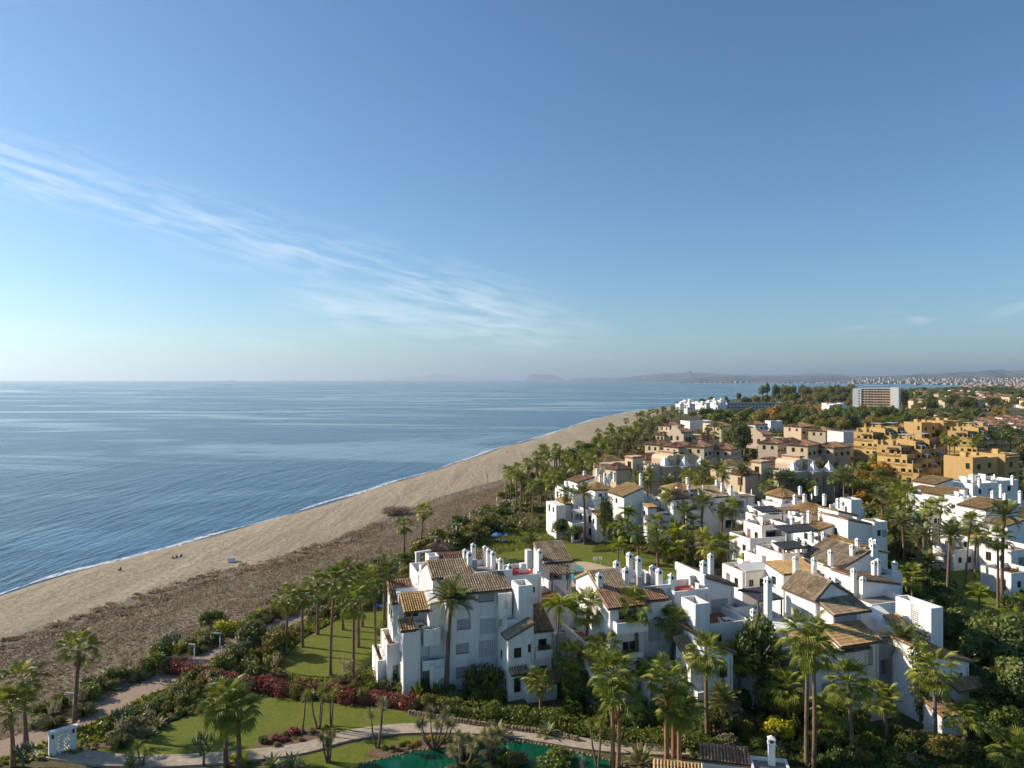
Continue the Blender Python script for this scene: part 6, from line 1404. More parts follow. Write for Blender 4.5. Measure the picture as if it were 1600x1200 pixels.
# ------------------------------------------------------------------ palms, one line each: kind, base column, base row, crown column, crown row, crown size, bark, label
ORD = ["first", "second", "third", "fourth", "fifth", "sixth", "seventh", "eighth", "ninth", "tenth", "eleventh", "twelfth", "thirteenth", "fourteenth", "fifteenth", "sixteenth", "seventeenth", "eighteenth", "nineteenth", "twentieth"]
def nth(i):
    if i < 20: return ORD[i]
    t, r = divmod(i + 1, 10); T = {2: "twent", 3: "thirt", 4: "fort", 5: "fift", 6: "sixt", 7: "sevent", 8: "eight", 9: "ninet"}[t]
    return T + "ieth" if r == 0 else T + "y-" + ORD[r - 1]
PALMS = [
 ('fan', 116, 1145, 1013, 1.0, 'bark', "slender fan palm beside the promenade lamp, left of the latticed wall"),
 ('fan', 41, 1168, 1060, 1.0, 'bark', "fan palm at the left edge, taller of the leaning pair"),
 ('fan', 20, 1197, 1102, 1.0, 'bark_red', "short fan palm at the left edge, frontmost of the pair"),
 ('fan', 352, 1196, 1092, 1.15, 'bark', "shaggy fan palm on the lawn with long brown skirt, left of two"),
 ('fan', 373, 1199, 1108, 1.1, 'bark', "shaggy fan palm on the lawn, right of two touching crowns"),
 ('fan', 447, 1021, 932, 1.0, 'bark', "fan palm standing alone beside the promenade bend"),
 ('fan', 517, 1055, 905, 1.05, 'bark', "tall fan palm on the bright lawn, nearest the promenade"),
 ('fan', 552, 1070, 935, 1.05, 'bark', "tall fan palm before the bright lawn, above the crimson hedge"),
 ('fan', 587, 1049, 903, 1.0, 'bark', "tall fan palm close to the white house's sea wing"),
 ('feather', 601, 975, 890, .9, 'bark', "date palm crown rising behind the tall lawn palms"),
 ('fan', 536, 985, 893, 1.0, 'bark', "fan palm at the back of the bright lawn, left of the date palm"),
 ('fan', 566, 980, 898, 1.0, 'bark', "fan palm at the back of the bright lawn, touching the date palm"),
 ('fan', 497, 992, 905, .9, 'bark', "fan palm leaning over the promenade lamps"),
 ('feather', 698, 1086, 935, 1.05, 'bark', "tall date palm with dark slim trunk before the shaded white front"),
 ('fan', 632, 872, 818, .9, 'bark', "slim fan palm on the dune edge, shorter of two"),
 ('fan', 658, 868, 797, .9, 'bark', "slim fan palm on the dune edge, taller of two"),
 ('fan', 791, 785, 736, 1.0, 'bark', "tall fan palm on the beach side, first of the row seen against sand"),
 ('fan', 798, 790, 738, 1.0, 'bark', "tall fan palm on the beach side, second of the row seen against sand"),
 ('fan', 806, 775, 731, 1.0, 'bark', "tall fan palm on the beach side, third of the row seen against sand"),
 ('fan', 821, 772, 724, 1.0, 'bark', "tall fan palm on the beach side, fourth of the row seen against sand"),
 ('fan', 848, 738, 712, 1.0, 'bark', "fan palm standing out alone against the beach sand"),
 ('feather', 913, 850, 770, .95, 'bark', "dark date palm before the house beyond the pool, trunk wrapped in ivy"),
 ('fan', 879, 840, 770, .9, 'bark', "slim fan palm at the seaward corner of the house beyond the pool"),
 ('fan', 862, 832, 752, .95, 'bark', "slim fan palm left of the house beyond the pool"),
 ('feather', 830, 872, 850, .85, 'bark', "squat date palm on the lawn behind the chimney row"),
 ('queen', 980, 852, 800, .9, 'bark_grey', "queen palm before the tall blank wall beyond the pool"),
 ('fan', 915, 1085, 945, 1.1, 'bark', "tall fan palm between the first and second white houses"),
 ('queen', 866, 1090, 945, .95, 'bark_grey', "pale queen palm beside the front block's brown roof"),
 ('fan', 889, 1098, 1022, 1.0, 'bark', "dark fan palm in the shaded gap between white houses"),
 ('fan', 998, 1100, 942, 1.05, 'bark', "tall fan palm before the second house's balcony window"),
 ('fan', 1050, 1090, 966, 1.0, 'bark', "fan palm before the second house's stair tower"),
 ('fan', 957, 1199, 1052, 1.15, 'bark_red', "big fan palm over the pond, left trunk of the twin pair"),
 ('fan', 966, 1202, 1085, 1.1, 'bark_red', "big fan palm over the pond, right trunk of the twin pair"),
 ('fan', 1041, 1190, 1062, 1.1, 'bark_red', "fan palm right of the pond with orange leaf bases, tallest of three"),
 ('fan', 1053, 1182, 1092, .95, 'bark_red', "fan palm right of the pond, middle of three trunks"),
 ('fan', 1061, 1188, 1105, 1.0, 'bark_red', "fan palm right of the pond, shortest of three trunks"),
 ('fan', 1104, 1163, 1022, 1.05, 'bark', "slim fan palm before the second house's gabled front block"),
 ('fan', 1261, 1196, 985, 1.15, 'bark', "tallest fan palm before the third house, left trunk of twins"),
 ('fan', 1272, 1200, 1010, 1.1, 'bark', "tall fan palm before the third house, right trunk of twins"),
 ('fan', 1331, 1188, 1062, 1.15, 'bark', "fan palm with dark drooping crown before the third house's court"),
 ('feather', 1412, 1105, 1000, .85, 'bark', "date palm with swollen neck in the third house's court"),
 ('fan', 1463, 1168, 1042, 1.1, 'bark_grey', "fan palm before the corner block with the annex"),
 ('fan', 1425, 960, 898, 1.1, 'bark_red', "bushy fan palm beside the white tower's roof terrace"),
 ('fan', 1157, 1110, 1022, .9, 'bark_grey', "small fan palm in the dark gap beside the round leafed tree"),
 ('fan', 1036, 850, 772, .95, 'bark', "tall fan palm between the two houses beyond the pool"),
 ('feather', 1068, 872, 800, .95, 'bark', "date palm before the hipped white house, left of the group"),
 ('feather', 1096, 872, 788, 1.05, 'bark', "date palm before the hipped white house, tallest of the group"),
 ('fan', 1082, 873, 817, .95, 'bark', "dark fan palm between two date palms before the hipped house"),
 ('feather', 1126, 862, 803, .9, 'bark', "date palm before the hipped white house, right of the group"),
 ('fan', 1143, 862, 790, 1.0, 'bark', "fan palm before the hipped house's open balcony"),
 ('fan', 1108, 905, 852, 1.05, 'bark', "broad fan palm behind the second house's chimneys, left of two"),
 ('fan', 1132, 905, 848, 1.1, 'bark', "broad fan palm behind the second house's chimneys, right of two"),
 ('feather', 1028, 890, 856, 1.05, 'bark', "low spreading date palm on the pool lawn"),
 ('queen', 966, 880, 850, .9, 'bark_grey', "low queen palm on the pool lawn near the chimneys"),
 ('queen', 1160, 915, 880, .95, 'bark_grey', "bright yellow green palm behind the second house"),
 ('feather', 1208, 800, 770, 1.1, 'bark', "silvery date palm below the beige resort walls"),
 ('fan', 1240, 780, 735, 1.0, 'bark_grey', "fan palm on a pale trunk before the beige resort's tall slots"),
 ('fan', 1193, 785, 740, 1.15, 'bark', "broad fan palm before the beige resort's crenellated corner"),
 ('fan', 1122, 772, 742, 1.1, 'bark', "fan palm before the seaward beige resort's right lantern"),
 ('fan', 1099, 780, 752, 1.0, 'bark', "fan palm before the seaward beige resort's middle"),
 ('feather', 1480, 940, 835, 1.05, 'bark', "date palm on the shaded lawn edge, dark trunk"),
 ('fan', 1509, 920, 815, 1.0, 'bark', "slim fan palm on the shaded lawn, dark crown"),
 ('fan', 1524, 905, 835, .9, 'bark', "slim fan palm on the shaded lawn, right behind another"),
 ('fan', 1452, 870, 790, .95, 'bark_grey', "fan palm on a pale trunk by the right terraces, left of two"),
 ('fan', 1467, 865, 787, .95, 'bark_grey', "fan palm by the right terraces, right of two"),
 ('fan', 1412, 828, 768, 1.2, 'bark', "bushy fan palm cluster below the ochre flats, left trunk"),
 ('fan', 1419, 832, 772, 1.1, 'bark', "bushy fan palm cluster below the ochre flats, right trunk"),
 ('fan', 1420, 868, 832, 1.1, 'bark_red', "squat fan palm between the huddled houses and the shaded lawn"),
 ('feather', 1395, 832, 808, 1.0, 'bark', "silvery date palm behind the white roof towers"),
 ('feather', 1566, 945, 805, 1.1, 'bark', "tall date palm before the right edge terraces"),
 ('fan', 1560, 950, 838, 1.05, 'bark', "fan palm below the tall date palm at the right edge"),
 ('feather', 1448, 925, 880, 1.0, 'bark', "date palm drooping behind the white tower"),
 ('queen', 1530, 965, 925, .8, 'bark_grey', "small bright yellow palm lit on the shaded lawn"),
 ('fan', 1583, 1000, 962, 1.0, 'bark_grey', "small fan palm at the right edge below the terraces"),
 ('fan', 1590, 1205, 1172, 1.2, 'bark', "low fan palm in the bottom right corner"),
 ('fan', 1440, 772, 752, 1.0, 'bark', "fan palm in front of the ochre flats' sunlit corner"),
 ('fan', 1460, 782, 762, 1.0, 'bark', "fan palm between ochre flats and golden roofs"),
 ('fan', 1513, 765, 737, 1.3, 'bark', "fan palm hiding the end of the long burnt ochre row"),
 ('fan', 1558, 765, 745, 1.0, 'bark', "fan palm before the long burnt ochre row"),
 ('fan', 938, 1108, 1008, .95, 'bark', "fan palm at the second house's seaward foot, half in shade"),
 ('queen', 1018, 1112, 1046, .9, 'bark_grey', "queen palm below the second house's blank lower wall"),
 ('feather', 1216, 1122, 1036, .8, 'bark', "slim date palm in the gap left of the third house"),
 ('fan', 1232, 1142, 1072, .95, 'bark', "short fan palm left of the tall twin palms"),
 ('fan', 1302, 1172, 1106, .95, 'bark', "short fan palm between the twin palms and the drooping one"),
 ('fan', 1384, 1160, 1088, .95, 'bark', "fan palm before the third house's low patio wall"),
 ('fan', 1506, 1178, 1118, .9, 'bark_grey', "short fan palm right of the annex"),
 ('fan', 472, 1012, 930, .95, 'bark', "slender fan palm between the promenade lamps and bright lawn"),
 ('fan', 560, 1012, 925, .95, 'bark', "slender fan palm in the middle of the bright lawn"),
 ('fan', 845, 1112, 1062, .8, 'bark', "low fan palm beside the front block's lean-to"),
 ('feather', 1130, 1160, 1096, .7, 'bark', "small date palm beside the second house's lean-to"),
]
for i, (k, x, yb, yc, s, bk, lab) in enumerate(PALMS):
    g = G(x, yb); h = (yb - yc) * g.y / FPX - (.4 if k == 'fan' else .2)
    palm(k, g.x, g.y, max(1.0, h), s * (1.0 if g.y < 130 else 1.05), i + 1, g.y < 118, lab, "palms of the resort gardens", bk)
def palm_grove(n, region, hh, label, group, seed, kinds=('fan', 'fan', 'fan', 'feather'), size=1.0, gap=2.6):
    rng = random.Random(seed); P = []; xs = [p[0] for p in region]; ys = [p[1] for p in region]; tries = 0
    while len(P) < n and tries < n * 60:
        tries += 1; x, y = rng.uniform(min(xs), max(xs)), rng.uniform(min(ys), max(ys))
        if not inside(x, y, region): continue
        g = G(x, y)
        if any((g.x - q[0]) ** 2 + (g.y - q[1]) ** 2 < gap ** 2 for q in P): continue
        P.append((g.x, g.y, x))
    P.sort(key=lambda q: q[0] / q[1])
    for i, (X, Y, x) in enumerate(P):
        palm(rng.choice(kinds), X, Y, rng.uniform(*hh), size * rng.uniform(.85, 1.12), seed + i * 3, False, f"{label}, {nth(i)} from the left" if n <= 40 else label, group)
def inside(x, y, poly):
    r = False; j = len(poly) - 1
    for i in range(len(poly)):
        (a, b), (c, d) = poly[i], poly[j]
        if (b > y) != (d > y) and x < (c - a) * (y - b) / (d - b) + a: r = not r
        j = i
    return r
palm_grove(34, [(802, 800), (830, 760), (872, 722), (905, 725), (960, 745), (935, 768), (868, 800), (830, 830)], (7, 12), "fan palm in the beach grove seaward of the white terraces", "palms of the beach grove", 400)
palm_grove(36, [(900, 718), (955, 690), (1000, 672), (1052, 662), (1048, 690), (990, 706), (960, 730)], (7, 11), "palm in the grove seaward of the beige resort", "palms seaward of the beige resort", 520)
palm_grove(26, [(985, 668), (1030, 652), (1075, 650), (1062, 664), (1040, 676)], (8, 12), "far palm in the grove before the village on the point", "palms before the village on the point", 640)
palm_grove(16, [(1075, 700), (1120, 690), (1175, 705), (1165, 735), (1130, 725)], (8, 12), "palm between the pink villas and the beige resort", "palms between pink villas and beige resort", 700)
palm_grove(18, [(1450, 712), (1520, 700), (1590, 705), (1600, 725), (1560, 728), (1480, 735)], (9, 13), "palm among the ochre flats", "palms among the ochre flats", 760, size=1.15)
palm_grove(9, [(1395, 860), (1440, 840), (1470, 870), (1460, 905), (1410, 900)], (5, 9), "palm in the dark garden left of the shaded lawn", "palms left of the shaded lawn", 800)
palm_grove(10, [(1330, 800), (1395, 790), (1440, 800), (1430, 830), (1380, 835)], (5, 9), "palm in the garden below the ochre flats", "palms below the ochre flats", 830)

palm_grove(14, [(985, 800), (1010, 778), (1130, 772), (1175, 790), (1130, 800), (1060, 792)], (7, 11), "palm in the strip below the seaward resort block", "palms below the seaward resort block", 860)
palm_grove(14, [(1180, 800), (1215, 785), (1330, 785), (1345, 800), (1290, 797), (1230, 792)], (6, 10), "palm in the strip below the inland resort block", "palms below the inland resort block", 900)
palm_grove(10, [(950, 862), (1010, 852), (1060, 872), (1160, 880), (1150, 900), (1050, 892)], (4, 7), "low palm on the pool lawn's far side", "low palms of the pool lawn", 940, ('fan', 'queen', 'feather'))
# ------------------------------------------------------------------ shrubs along surveyed lines and in surveyed beds
def thicket(n, region, kinds, rr, label, name, seed, lod=LOD):
    """a mass of bushes that runs together: one object"""
    rng = random.Random(seed); xs = [p[0] for p in region]; ys = [p[1] for p in region]; P = []; items = []; mats = [MT[k] for k in ('leaf', 'leaf_dark', 'leaf_olive', 'leaf_rust', 'leaf_grey')]; idx = {'green': 0, 'dark': 1, 'olive': 2, 'rust': 3, 'grey': 4}
    Y0, Y1 = G(0, max(ys)).y, G(0, min(ys)).y; t = 0
    while len(P) < n and t < n * 60:
        t += 1; Y = rng.uniform(Y0, Y1); py = HOR + CAMZ * FPX / Y; px = rng.uniform(min(xs), max(xs))
        if not inside(px, py, region): continue
        X = (px - 800) / FPX * Y; r = rng.uniform(*rr)
        if any((X - q[0]) ** 2 + (Y - q[1]) ** 2 < ((r + q[2]) * .5) ** 2 for q in P): continue
        P.append((X, Y, r)); k = rng.choice(kinds)
        items.append((lod[k][rng.randrange(3)], Matrix.Translation((X, Y, 0)) @ Matrix.Rotation(rng.uniform(0, 6.28), 4, 'Z') @ Matrix.Diagonal((r, r, r * rng.uniform(.75, 1.25), 1)), idx[k]))
    return tag(put(name, join_meshes(name, items, mats)), label, None, None, "stuff")
def shrubs(n, region, kinds, rr, label, group, seed, hh=None, gap=.75, name="shrub"):
    rng = random.Random(seed); P = []; xs = [p[0] for p in region]; ys = [p[1] for p in region]; tries = 0
    while len(P) < n and tries < n * 80:
        tries += 1; x, y = rng.uniform(min(xs), max(xs)), rng.uniform(min(ys), max(ys))
        if not inside(x, y, region): continue
        g = G(x, y); r = rng.uniform(*rr)
        if any((g.x - q[0]) ** 2 + (g.y - q[1]) ** 2 < ((r + q[2]) * gap) ** 2 for q in P): continue
        P.append((g.x, g.y, r))
    P.sort(key=lambda q: q[0] / q[1]); W = {'green': 'green', 'dark': 'dark green', 'lime': 'lime green', 'grey': 'grey green', 'red': 'crimson', 'olive': 'olive green', 'rust': 'rusty brown'}
    for i, (X, Y, r) in enumerate(P):
        k = rng.choice(kinds); shrub(k, X, Y, r, (rng.uniform(*hh) if hh else r * rng.uniform(1.2, 1.7)), f"{W[k]} {label}, {nth(i)} from the left" if n <= 45 else f"{label}", group, f"{k}_shrub", 0, "shrub", seed + i, rng.uniform(.8, 1.2))
shrubs(34, [(40, 1128), (100, 1100), (190, 1055), (300, 1005), (390, 968), (470, 938), (480, 950), (400, 985), (330, 1012), (250, 1048), (180, 1080), (100, 1118), (50, 1142)], ('green', 'dark', 'grey', 'olive', 'lime'), (1.0, 2.2), "shrub edging the promenade's sea side", "shrubs on the sea side of the promenade", 11)
shrubs(26, [(150, 1158), (190, 1128), (260, 1090), (330, 1058), (350, 1070), (300, 1098), (240, 1125), (190, 1158)], ('green', 'dark', 'grey', 'olive'), (.7, 1.5), "shrub in the bed between promenade and lawn", "shrubs between promenade and lawn", 12)
shrubs(30, [(330, 1050), (380, 1005), (440, 980), (470, 985), (430, 1030), (400, 1062)], ('dark', 'green', 'grey', 'olive'), (.9, 1.9), "shrub inside the promenade bend", "shrubs inside the promenade bend", 13)
thicket(80, [(480, 962), (520, 935), (570, 905), (620, 890), (650, 895), (620, 925), (580, 945), (530, 968)], ('green', 'dark', 'olive', 'grey'), (1.0, 2.2), "dense mass of shrubs behind the bright lawn", "lawn_thicket", 14)
thicket(88, [(600, 888), (650, 862), (700, 835), (760, 800), (800, 790), (845, 800), (840, 830), (770, 838), (740, 850), (700, 872), (640, 885)], ('dark', 'green', 'olive', 'grey', 'green'), (1.3, 3.0), "dense mass of shrubs in the beach garden", "beach_garden_thicket", 15)
thicket(80, [(770, 795), (800, 768), (850, 735), (900, 712), (960, 735), (930, 765), (870, 790), (850, 800)], ('dark', 'green', 'olive', 'green'), (1.5, 3.0), "dense mass of shrubs under the beach grove palms", "grove_undergrowth", 16)
thicket(90, [(870, 728), (930, 690), (1000, 664), (1050, 652), (1070, 690), (1000, 712), (975, 740), (930, 745)], ('dark', 'green', 'olive'), (2.2, 4.4), "dense mass of shrubs seaward of the resort", "resort_undergrowth", 17)
shrubs(26, [(590, 1068), (640, 1062), (700, 1085), (770, 1090), (790, 1105), (700, 1100), (640, 1088), (585, 1078)], ('green', 'dark', 'green', 'grey'), (.8, 1.5), "shrub at the foot of the first white house", "shrubs at the foot of the first white house", 18)
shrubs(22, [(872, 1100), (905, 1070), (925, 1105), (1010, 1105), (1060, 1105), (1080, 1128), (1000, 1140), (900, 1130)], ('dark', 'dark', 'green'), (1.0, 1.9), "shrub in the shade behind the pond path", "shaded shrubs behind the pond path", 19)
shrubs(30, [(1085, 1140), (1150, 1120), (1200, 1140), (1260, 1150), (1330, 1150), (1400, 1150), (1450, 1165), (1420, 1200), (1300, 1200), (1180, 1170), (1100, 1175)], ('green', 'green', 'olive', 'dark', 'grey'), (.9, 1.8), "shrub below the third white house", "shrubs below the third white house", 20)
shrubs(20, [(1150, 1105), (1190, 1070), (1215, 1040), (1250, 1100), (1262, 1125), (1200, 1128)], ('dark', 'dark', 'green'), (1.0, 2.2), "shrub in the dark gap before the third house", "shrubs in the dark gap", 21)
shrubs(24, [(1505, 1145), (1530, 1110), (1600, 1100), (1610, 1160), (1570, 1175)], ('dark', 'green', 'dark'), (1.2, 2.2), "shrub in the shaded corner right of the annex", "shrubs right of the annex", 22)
shrubs(36, [(880, 845), (940, 838), (1010, 845), (1080, 868), (1160, 870), (1170, 905), (1100, 915), (1060, 885), (960, 858)], ('green', 'dark', 'olive', 'green'), (.9, 2.0), "shrub around the pool lawn", "shrubs around the pool lawn", 23)
thicket(80, [(1330, 800), (1380, 770), (1440, 790), (1460, 830), (1440, 880), (1400, 870), (1395, 840)], ('dark', 'dark', 'green', 'olive', 'rust'), (1.6, 3.2), "dense mass of shrubs below the ochre flats", "valley_thicket", 24)
thicket(60, [(1395, 905), (1440, 890), (1480, 920), (1500, 985), (1480, 1000), (1440, 950)], ('dark', 'dark', 'green'), (1.4, 2.6), "dense mass of shrubs left of the shaded lawn", "lawn_edge_thicket", 25)
shrubs(30, [(1500, 880), (1560, 868), (1600, 900), (1600, 960), (1570, 975), (1575, 930), (1545, 890)], ('green', 'dark', 'green'), (.9, 1.8), "shrub before the right edge terraces", "shrubs before the right terraces", 26)
thicket(60, [(1110, 745), (1180, 730), (1200, 760), (1190, 800), (1140, 790), (1110, 775)], ('olive', 'green', 'dark', 'rust'), (1.4, 2.8), "dense mass of shrubs between the resort blocks", "resort_thicket", 27)
thicket(36, [(1325, 745), (1365, 720), (1385, 760), (1370, 790), (1340, 785)], ('dark', 'green', 'rust'), (1.6, 3.0), "dense mass of shrubs between resort and ochre flats", "ochre_thicket", 28)
shrubs(14, [(1345, 902), (1400, 880), (1410, 930), (1375, 925)], ('green', 'lime', 'dark'), (.8, 1.4), "shrub on the ground beside the brown roofs", "shrubs beside the brown roofs", 29)
shrubs(20, [(700, 1172), (760, 1160), (800, 1185), (760, 1230), (700, 1230)], ('grey', 'dark', 'green'), (.5, .9), "small shrub on the pond's near bank", "shrubs on the pond bank", 30)

hedge([G(x, y) for x, y in ((268, 1052), (300, 1056), (340, 1066), (365, 1072))], 2.2, 2.3, 'leaf_red', "crimson hedge, clump nearest the promenade", 1, 70, .26)
hedge([G(x, y) for x, y in ((375, 1078), (430, 1084), (480, 1090), (530, 1094))], 2.3, 2.4, 'leaf_red', "crimson hedge behind the shaggy lawn palms", 2, 70, .26)
hedge([G(x, y) for x, y in ((535, 1096), (590, 1101), (640, 1106), (690, 1110))], 2.1, 2.0, 'leaf_red', "crimson hedge before the first white house", 3, 70, .26)
hedge([G(x, y) for x, y in ((690, 1112), (740, 1116), (800, 1124), (860, 1132))], 2.2, 2.0, 'leaf', "green hedge before the gabled front block", 4, 70, .24)
hedge([G(x, y) for x, y in ((860, 1133), (900, 1144), (950, 1158), (1020, 1166), (1085, 1168))], 2.4, 2.2, 'leaf', "green hedge above the stone wall by the pond path", 5, 60, .24)
hedge([G(x, y) for x, y in ((545, 1060), (590, 1062), (610, 1068))], 2.0, 1.6, 'leaf_dark', "dark hedge at the bottom of the bright lawn", 6, 70, .22)
hedge([G(x, y) for x, y in ((60, 1122), (110, 1102), (150, 1085))], 2.0, 1.6, 'leaf', "clipped bright hedge by the lamp on the promenade", 7, 70, .2)
hedge([G(x, y) for x, y in ((225, 1046), (262, 1030), (300, 1012))], 1.8, 1.3, 'leaf_dark', "low dark hedge along the promenade's sea side", 8, 70, .2)
hedge([G(x, y) for x, y in ((300, 1011), (340, 992), (375, 977))], 1.6, 1.1, 'leaf_dark', "low clipped hedge beyond the dark one on the promenade", 9, 70, .2)
hedge([G(x, y) for x, y in ((930, 862), (955, 858), (985, 862))], 1.8, 1.4, 'leaf', "clipped hedge on the pool lawn", 10, 50, .24)
shrub('lime', *G(1215, 1152)[:2], 2.0, 2.9, "round lime green bush before the third house", None, seed=1)
shrub('lime', *G(375, 1193)[:2], 1.2, 1.6, "round lime bush under the shaggy lawn palms", None, seed=2)
shrub('green', *G(1292, 1140)[:2], 1.9, 4.6, "tall feathery green bush between the third house's palms", None, seed=0)
shrub('dark', *G(745, 1088)[:2], 2.0, 4.4, "tall dark green bush against the shaded white front", None, seed=1)
shrub('green', *G(768, 1092)[:2], 1.9, 4.6, "tall leafy bush in the front block's corner", None, seed=2)
shrub('lime', *G(1365, 935)[:2], 1.5, 9.5, "lime green creeper topping the roof terrace", None, seed=0)
shrub('olive', *G(805, 1196)[:2], 1.3, 1.7, "clipped round bush in front of the pond", None, seed=0)
shrub('green', *G(870, 1199)[:2], 2.2, 2.0, "leafy bush at the pond's near bank", None, seed=1)
b_ = shrub('olive', *G(625, 803)[:2], 6.5, 3.2, "large brown thicket standing alone on the beach edge", None, name="thicket", seed=1, sq=.45); b_.rotation_euler = (0, 0, R(40)); b_.data = SHRUB['rust'][1].copy(); b_.data.materials[0] = MT['dry']

for i, (k, x, y, h, r, l) in enumerate((('round', 905, 1108, 5.0, 2.2, "small leafy tree in the gap between first and second houses"), ('dark', 932, 1112, 4.2, 2.0, "small dark tree left of the second house's foot"), ('round', 1205, 1122, 5.2, 2.4, "small leafy tree in the gap left of the third house"), ('olive', 1245, 1138, 4.2, 2.2, "small olive toned tree below the third house's corner"), ('round', 1340, 1152, 3.6, 2.0, "small leafy tree before the third house's patio"),
        ('round', 1118, 1150, 4.0, 2.2, "small leafy tree below the second house's gabled block"), ('olive', 432, 1024, 4.4, 2.4, "small grey green tree inside the promenade bend"), ('dark', 395, 1012, 4.0, 2.6, "dark round tree inside the promenade bend"), ('round', 330, 985, 3.4, 2.2, "small green tree on the promenade's sea side"), ('round', 625, 1040, 5.2, 2.4, "leafy tree beside the sea wing's low terrace"), ('olive', 605, 1010, 4.6, 2.2, "olive toned tree left of the sea wing"),
        ('round', 760, 832, 5, 3, "leafy tree in the beach garden behind the chimney row"), ('olive', 735, 846, 5, 3, "olive tree in the beach garden behind the long roof"), ('dark', 880, 842, 5, 3.2, "dark round tree at the seaward end of the pool lawn"), ('dark', 898, 846, 4.6, 3.0, "dark round tree beside the pool lawn's seaward one"), ('round', 1560, 1150, 4.5, 2.6, "green tree beside the bent footpath"), ('olive', 1480, 1190, 3.0, 2.2, "low olive bushy tree at the bottom right lawn"))):
    tree(k, *G(x, y)[:2], h, r, l, None, i, name="small_tree")
shrubs(18, [(285, 1066), (360, 1078), (470, 1092), (560, 1100), (690, 1114), (690, 1108), (560, 1092), (470, 1082), (380, 1068), (300, 1050)], ('green', 'grey', 'olive', 'red'), (.7, 1.2), "shrub growing through the crimson hedge", "shrubs in the crimson hedge", 45, (1.6, 2.6))
shrubs(26, [(200, 1150), (240, 1128), (300, 1108), (345, 1094), (345, 1100), (300, 1118), (250, 1140), (215, 1160)], ('green', 'grey', 'olive', 'dark', 'rust'), (.4, .9), "low shrub on the lawn's left edge", "low shrubs on the lawn's left edge", 46)
shrubs(14, [(405, 1160), (430, 1146), (480, 1139), (512, 1143), (470, 1160), (430, 1168)], ('lime', 'green', 'red', 'olive', 'grey'), (.3, .75), "low plant in the bare lawn bed", "plants in the bare lawn bed", 47)
shrubs(16, [(600, 1172), (660, 1158), (725, 1154), (715, 1162), (650, 1170), (610, 1182)], ('grey', 'green', 'olive', 'rust'), (.3, .7), "low plant on the earth bed beside the pond", "plants on the pond bed", 48)
# ------------------------------------------------------------------ special plants
candelabra(*G(265, 1030)[:2], 4.6, "candelabra euphorbia standing in the dry dune", 1)
candelabra(*G(318, 1196)[:2], 4.2, "large candelabra euphorbia on the front lawn", 2)
candelabra(*G(36, 1197)[:2], 3.0, "candelabra euphorbia at the bottom left corner", 3)
candelabra(*G(192, 1150)[:2], 4.0, "candelabra euphorbia behind the latticed wall", 4)
candelabra(*G(382, 1030)[:2], 3.2, "pale branched succulent beside the promenade lamp", 5)
yucca(*G(470, 1150)[:2], 4.6, 1, "single yucca with dark head, left of the lawn bed", 1, spread=1.2)
yucca(*G(498, 1140)[:2], 5.0, 3, "tall yucca with several heads on the lawn bed", 2)
yucca(*G(517, 1136)[:2], 4.4, 2, "yucca at the right end of the lawn bed", 3)
yucca(*G(590, 1170)[:2], 5.0, 3, "slanting dracaena by the pond, three bare stems", 4, 'dracena', 1.3, 1.2, "dracaena")
yucca(*G(513, 1192)[:2], 3.0, 5, "dragon tree with a dense round head by the path", 5, 'dracena', 1.1, .7, "dragon_tree")
yucca(*G(678, 1172)[:2], 3.8, 7, "wide dracaena with curved stems at the pond's edge", 6, 'dracena', 1.4, 2.4, "dracaena")
yucca(*G(768, 1190)[:2], 3.0, 5, "small dracaena standing in the pond's near bank", 7, 'dracena', 1.2, 1.2, "dracaena")
yucca(*G(722, 1199)[:2], 3.0, 6, "bushy dracaena at the bottom edge by the pond", 8, 'dracena', 1.3, 1.5, "dracaena")
yucca(*G(934, 1198)[:2], 6.0, 3, "slim yucca beside the twin pond palms", 9)
yucca(*G(1385, 1140)[:2], 3.0, 3, "yellow leaved shrub with bare stems in the dark court", 10)
yucca(*G(222, 1196)[:2], 2.0, 2, "short yucca pair beside the garden path", 11, s=.9)
agave(*G(855, 1150)[:2], 1.6, "cycad on the pond's far bank", 'cycad', 1, "cycad"); agave(*G(775, 1152)[:2], 1.9, "dark cycad beside the garden path bend", 'cycad', 0, "cycad")
agave(*G(1080, 1172)[:2], 1.9, "fan of cycad leaves beside the path's end", 'cycad', 1, "cycad"); agave(*G(205, 1199)[:2], 1.4, "cycad at the bottom beside the garden path", 'cycad', 0, "cycad"); agave(*G(425, 1202)[:2], 1.6, "cycad at the bottom edge, left of the dragon tree", 'cycad', 1, "cycad")
agave(*G(455, 1202)[:2], 1.7, "cycad at the bottom edge, touching the dragon tree", 'cycad', 0, "cycad")
agave(*G(245, 1138)[:2], 1.6, "grey agave beside the lawn's left edge", 'agave', 0); agave(*G(1000, 1196)[:2], 2.6, "large grey green agave left of the pavilion roof", 'agave', 1); agave(*G(235, 1150)[:2], 1.2, "smaller grey agave below the larger one", 'agave', 1)
for i, (x, y) in enumerate(((610, 1074), (628, 1078), (648, 1082), (664, 1088), (680, 1092), (655, 1095))): agave(*G(x, y)[:2], 1.5, f"broad leaved strelitzia before the sea wing, {nth(i)} from the promenade", 'strelitzia', i, "strelitzia", "strelitzias before the sea wing")
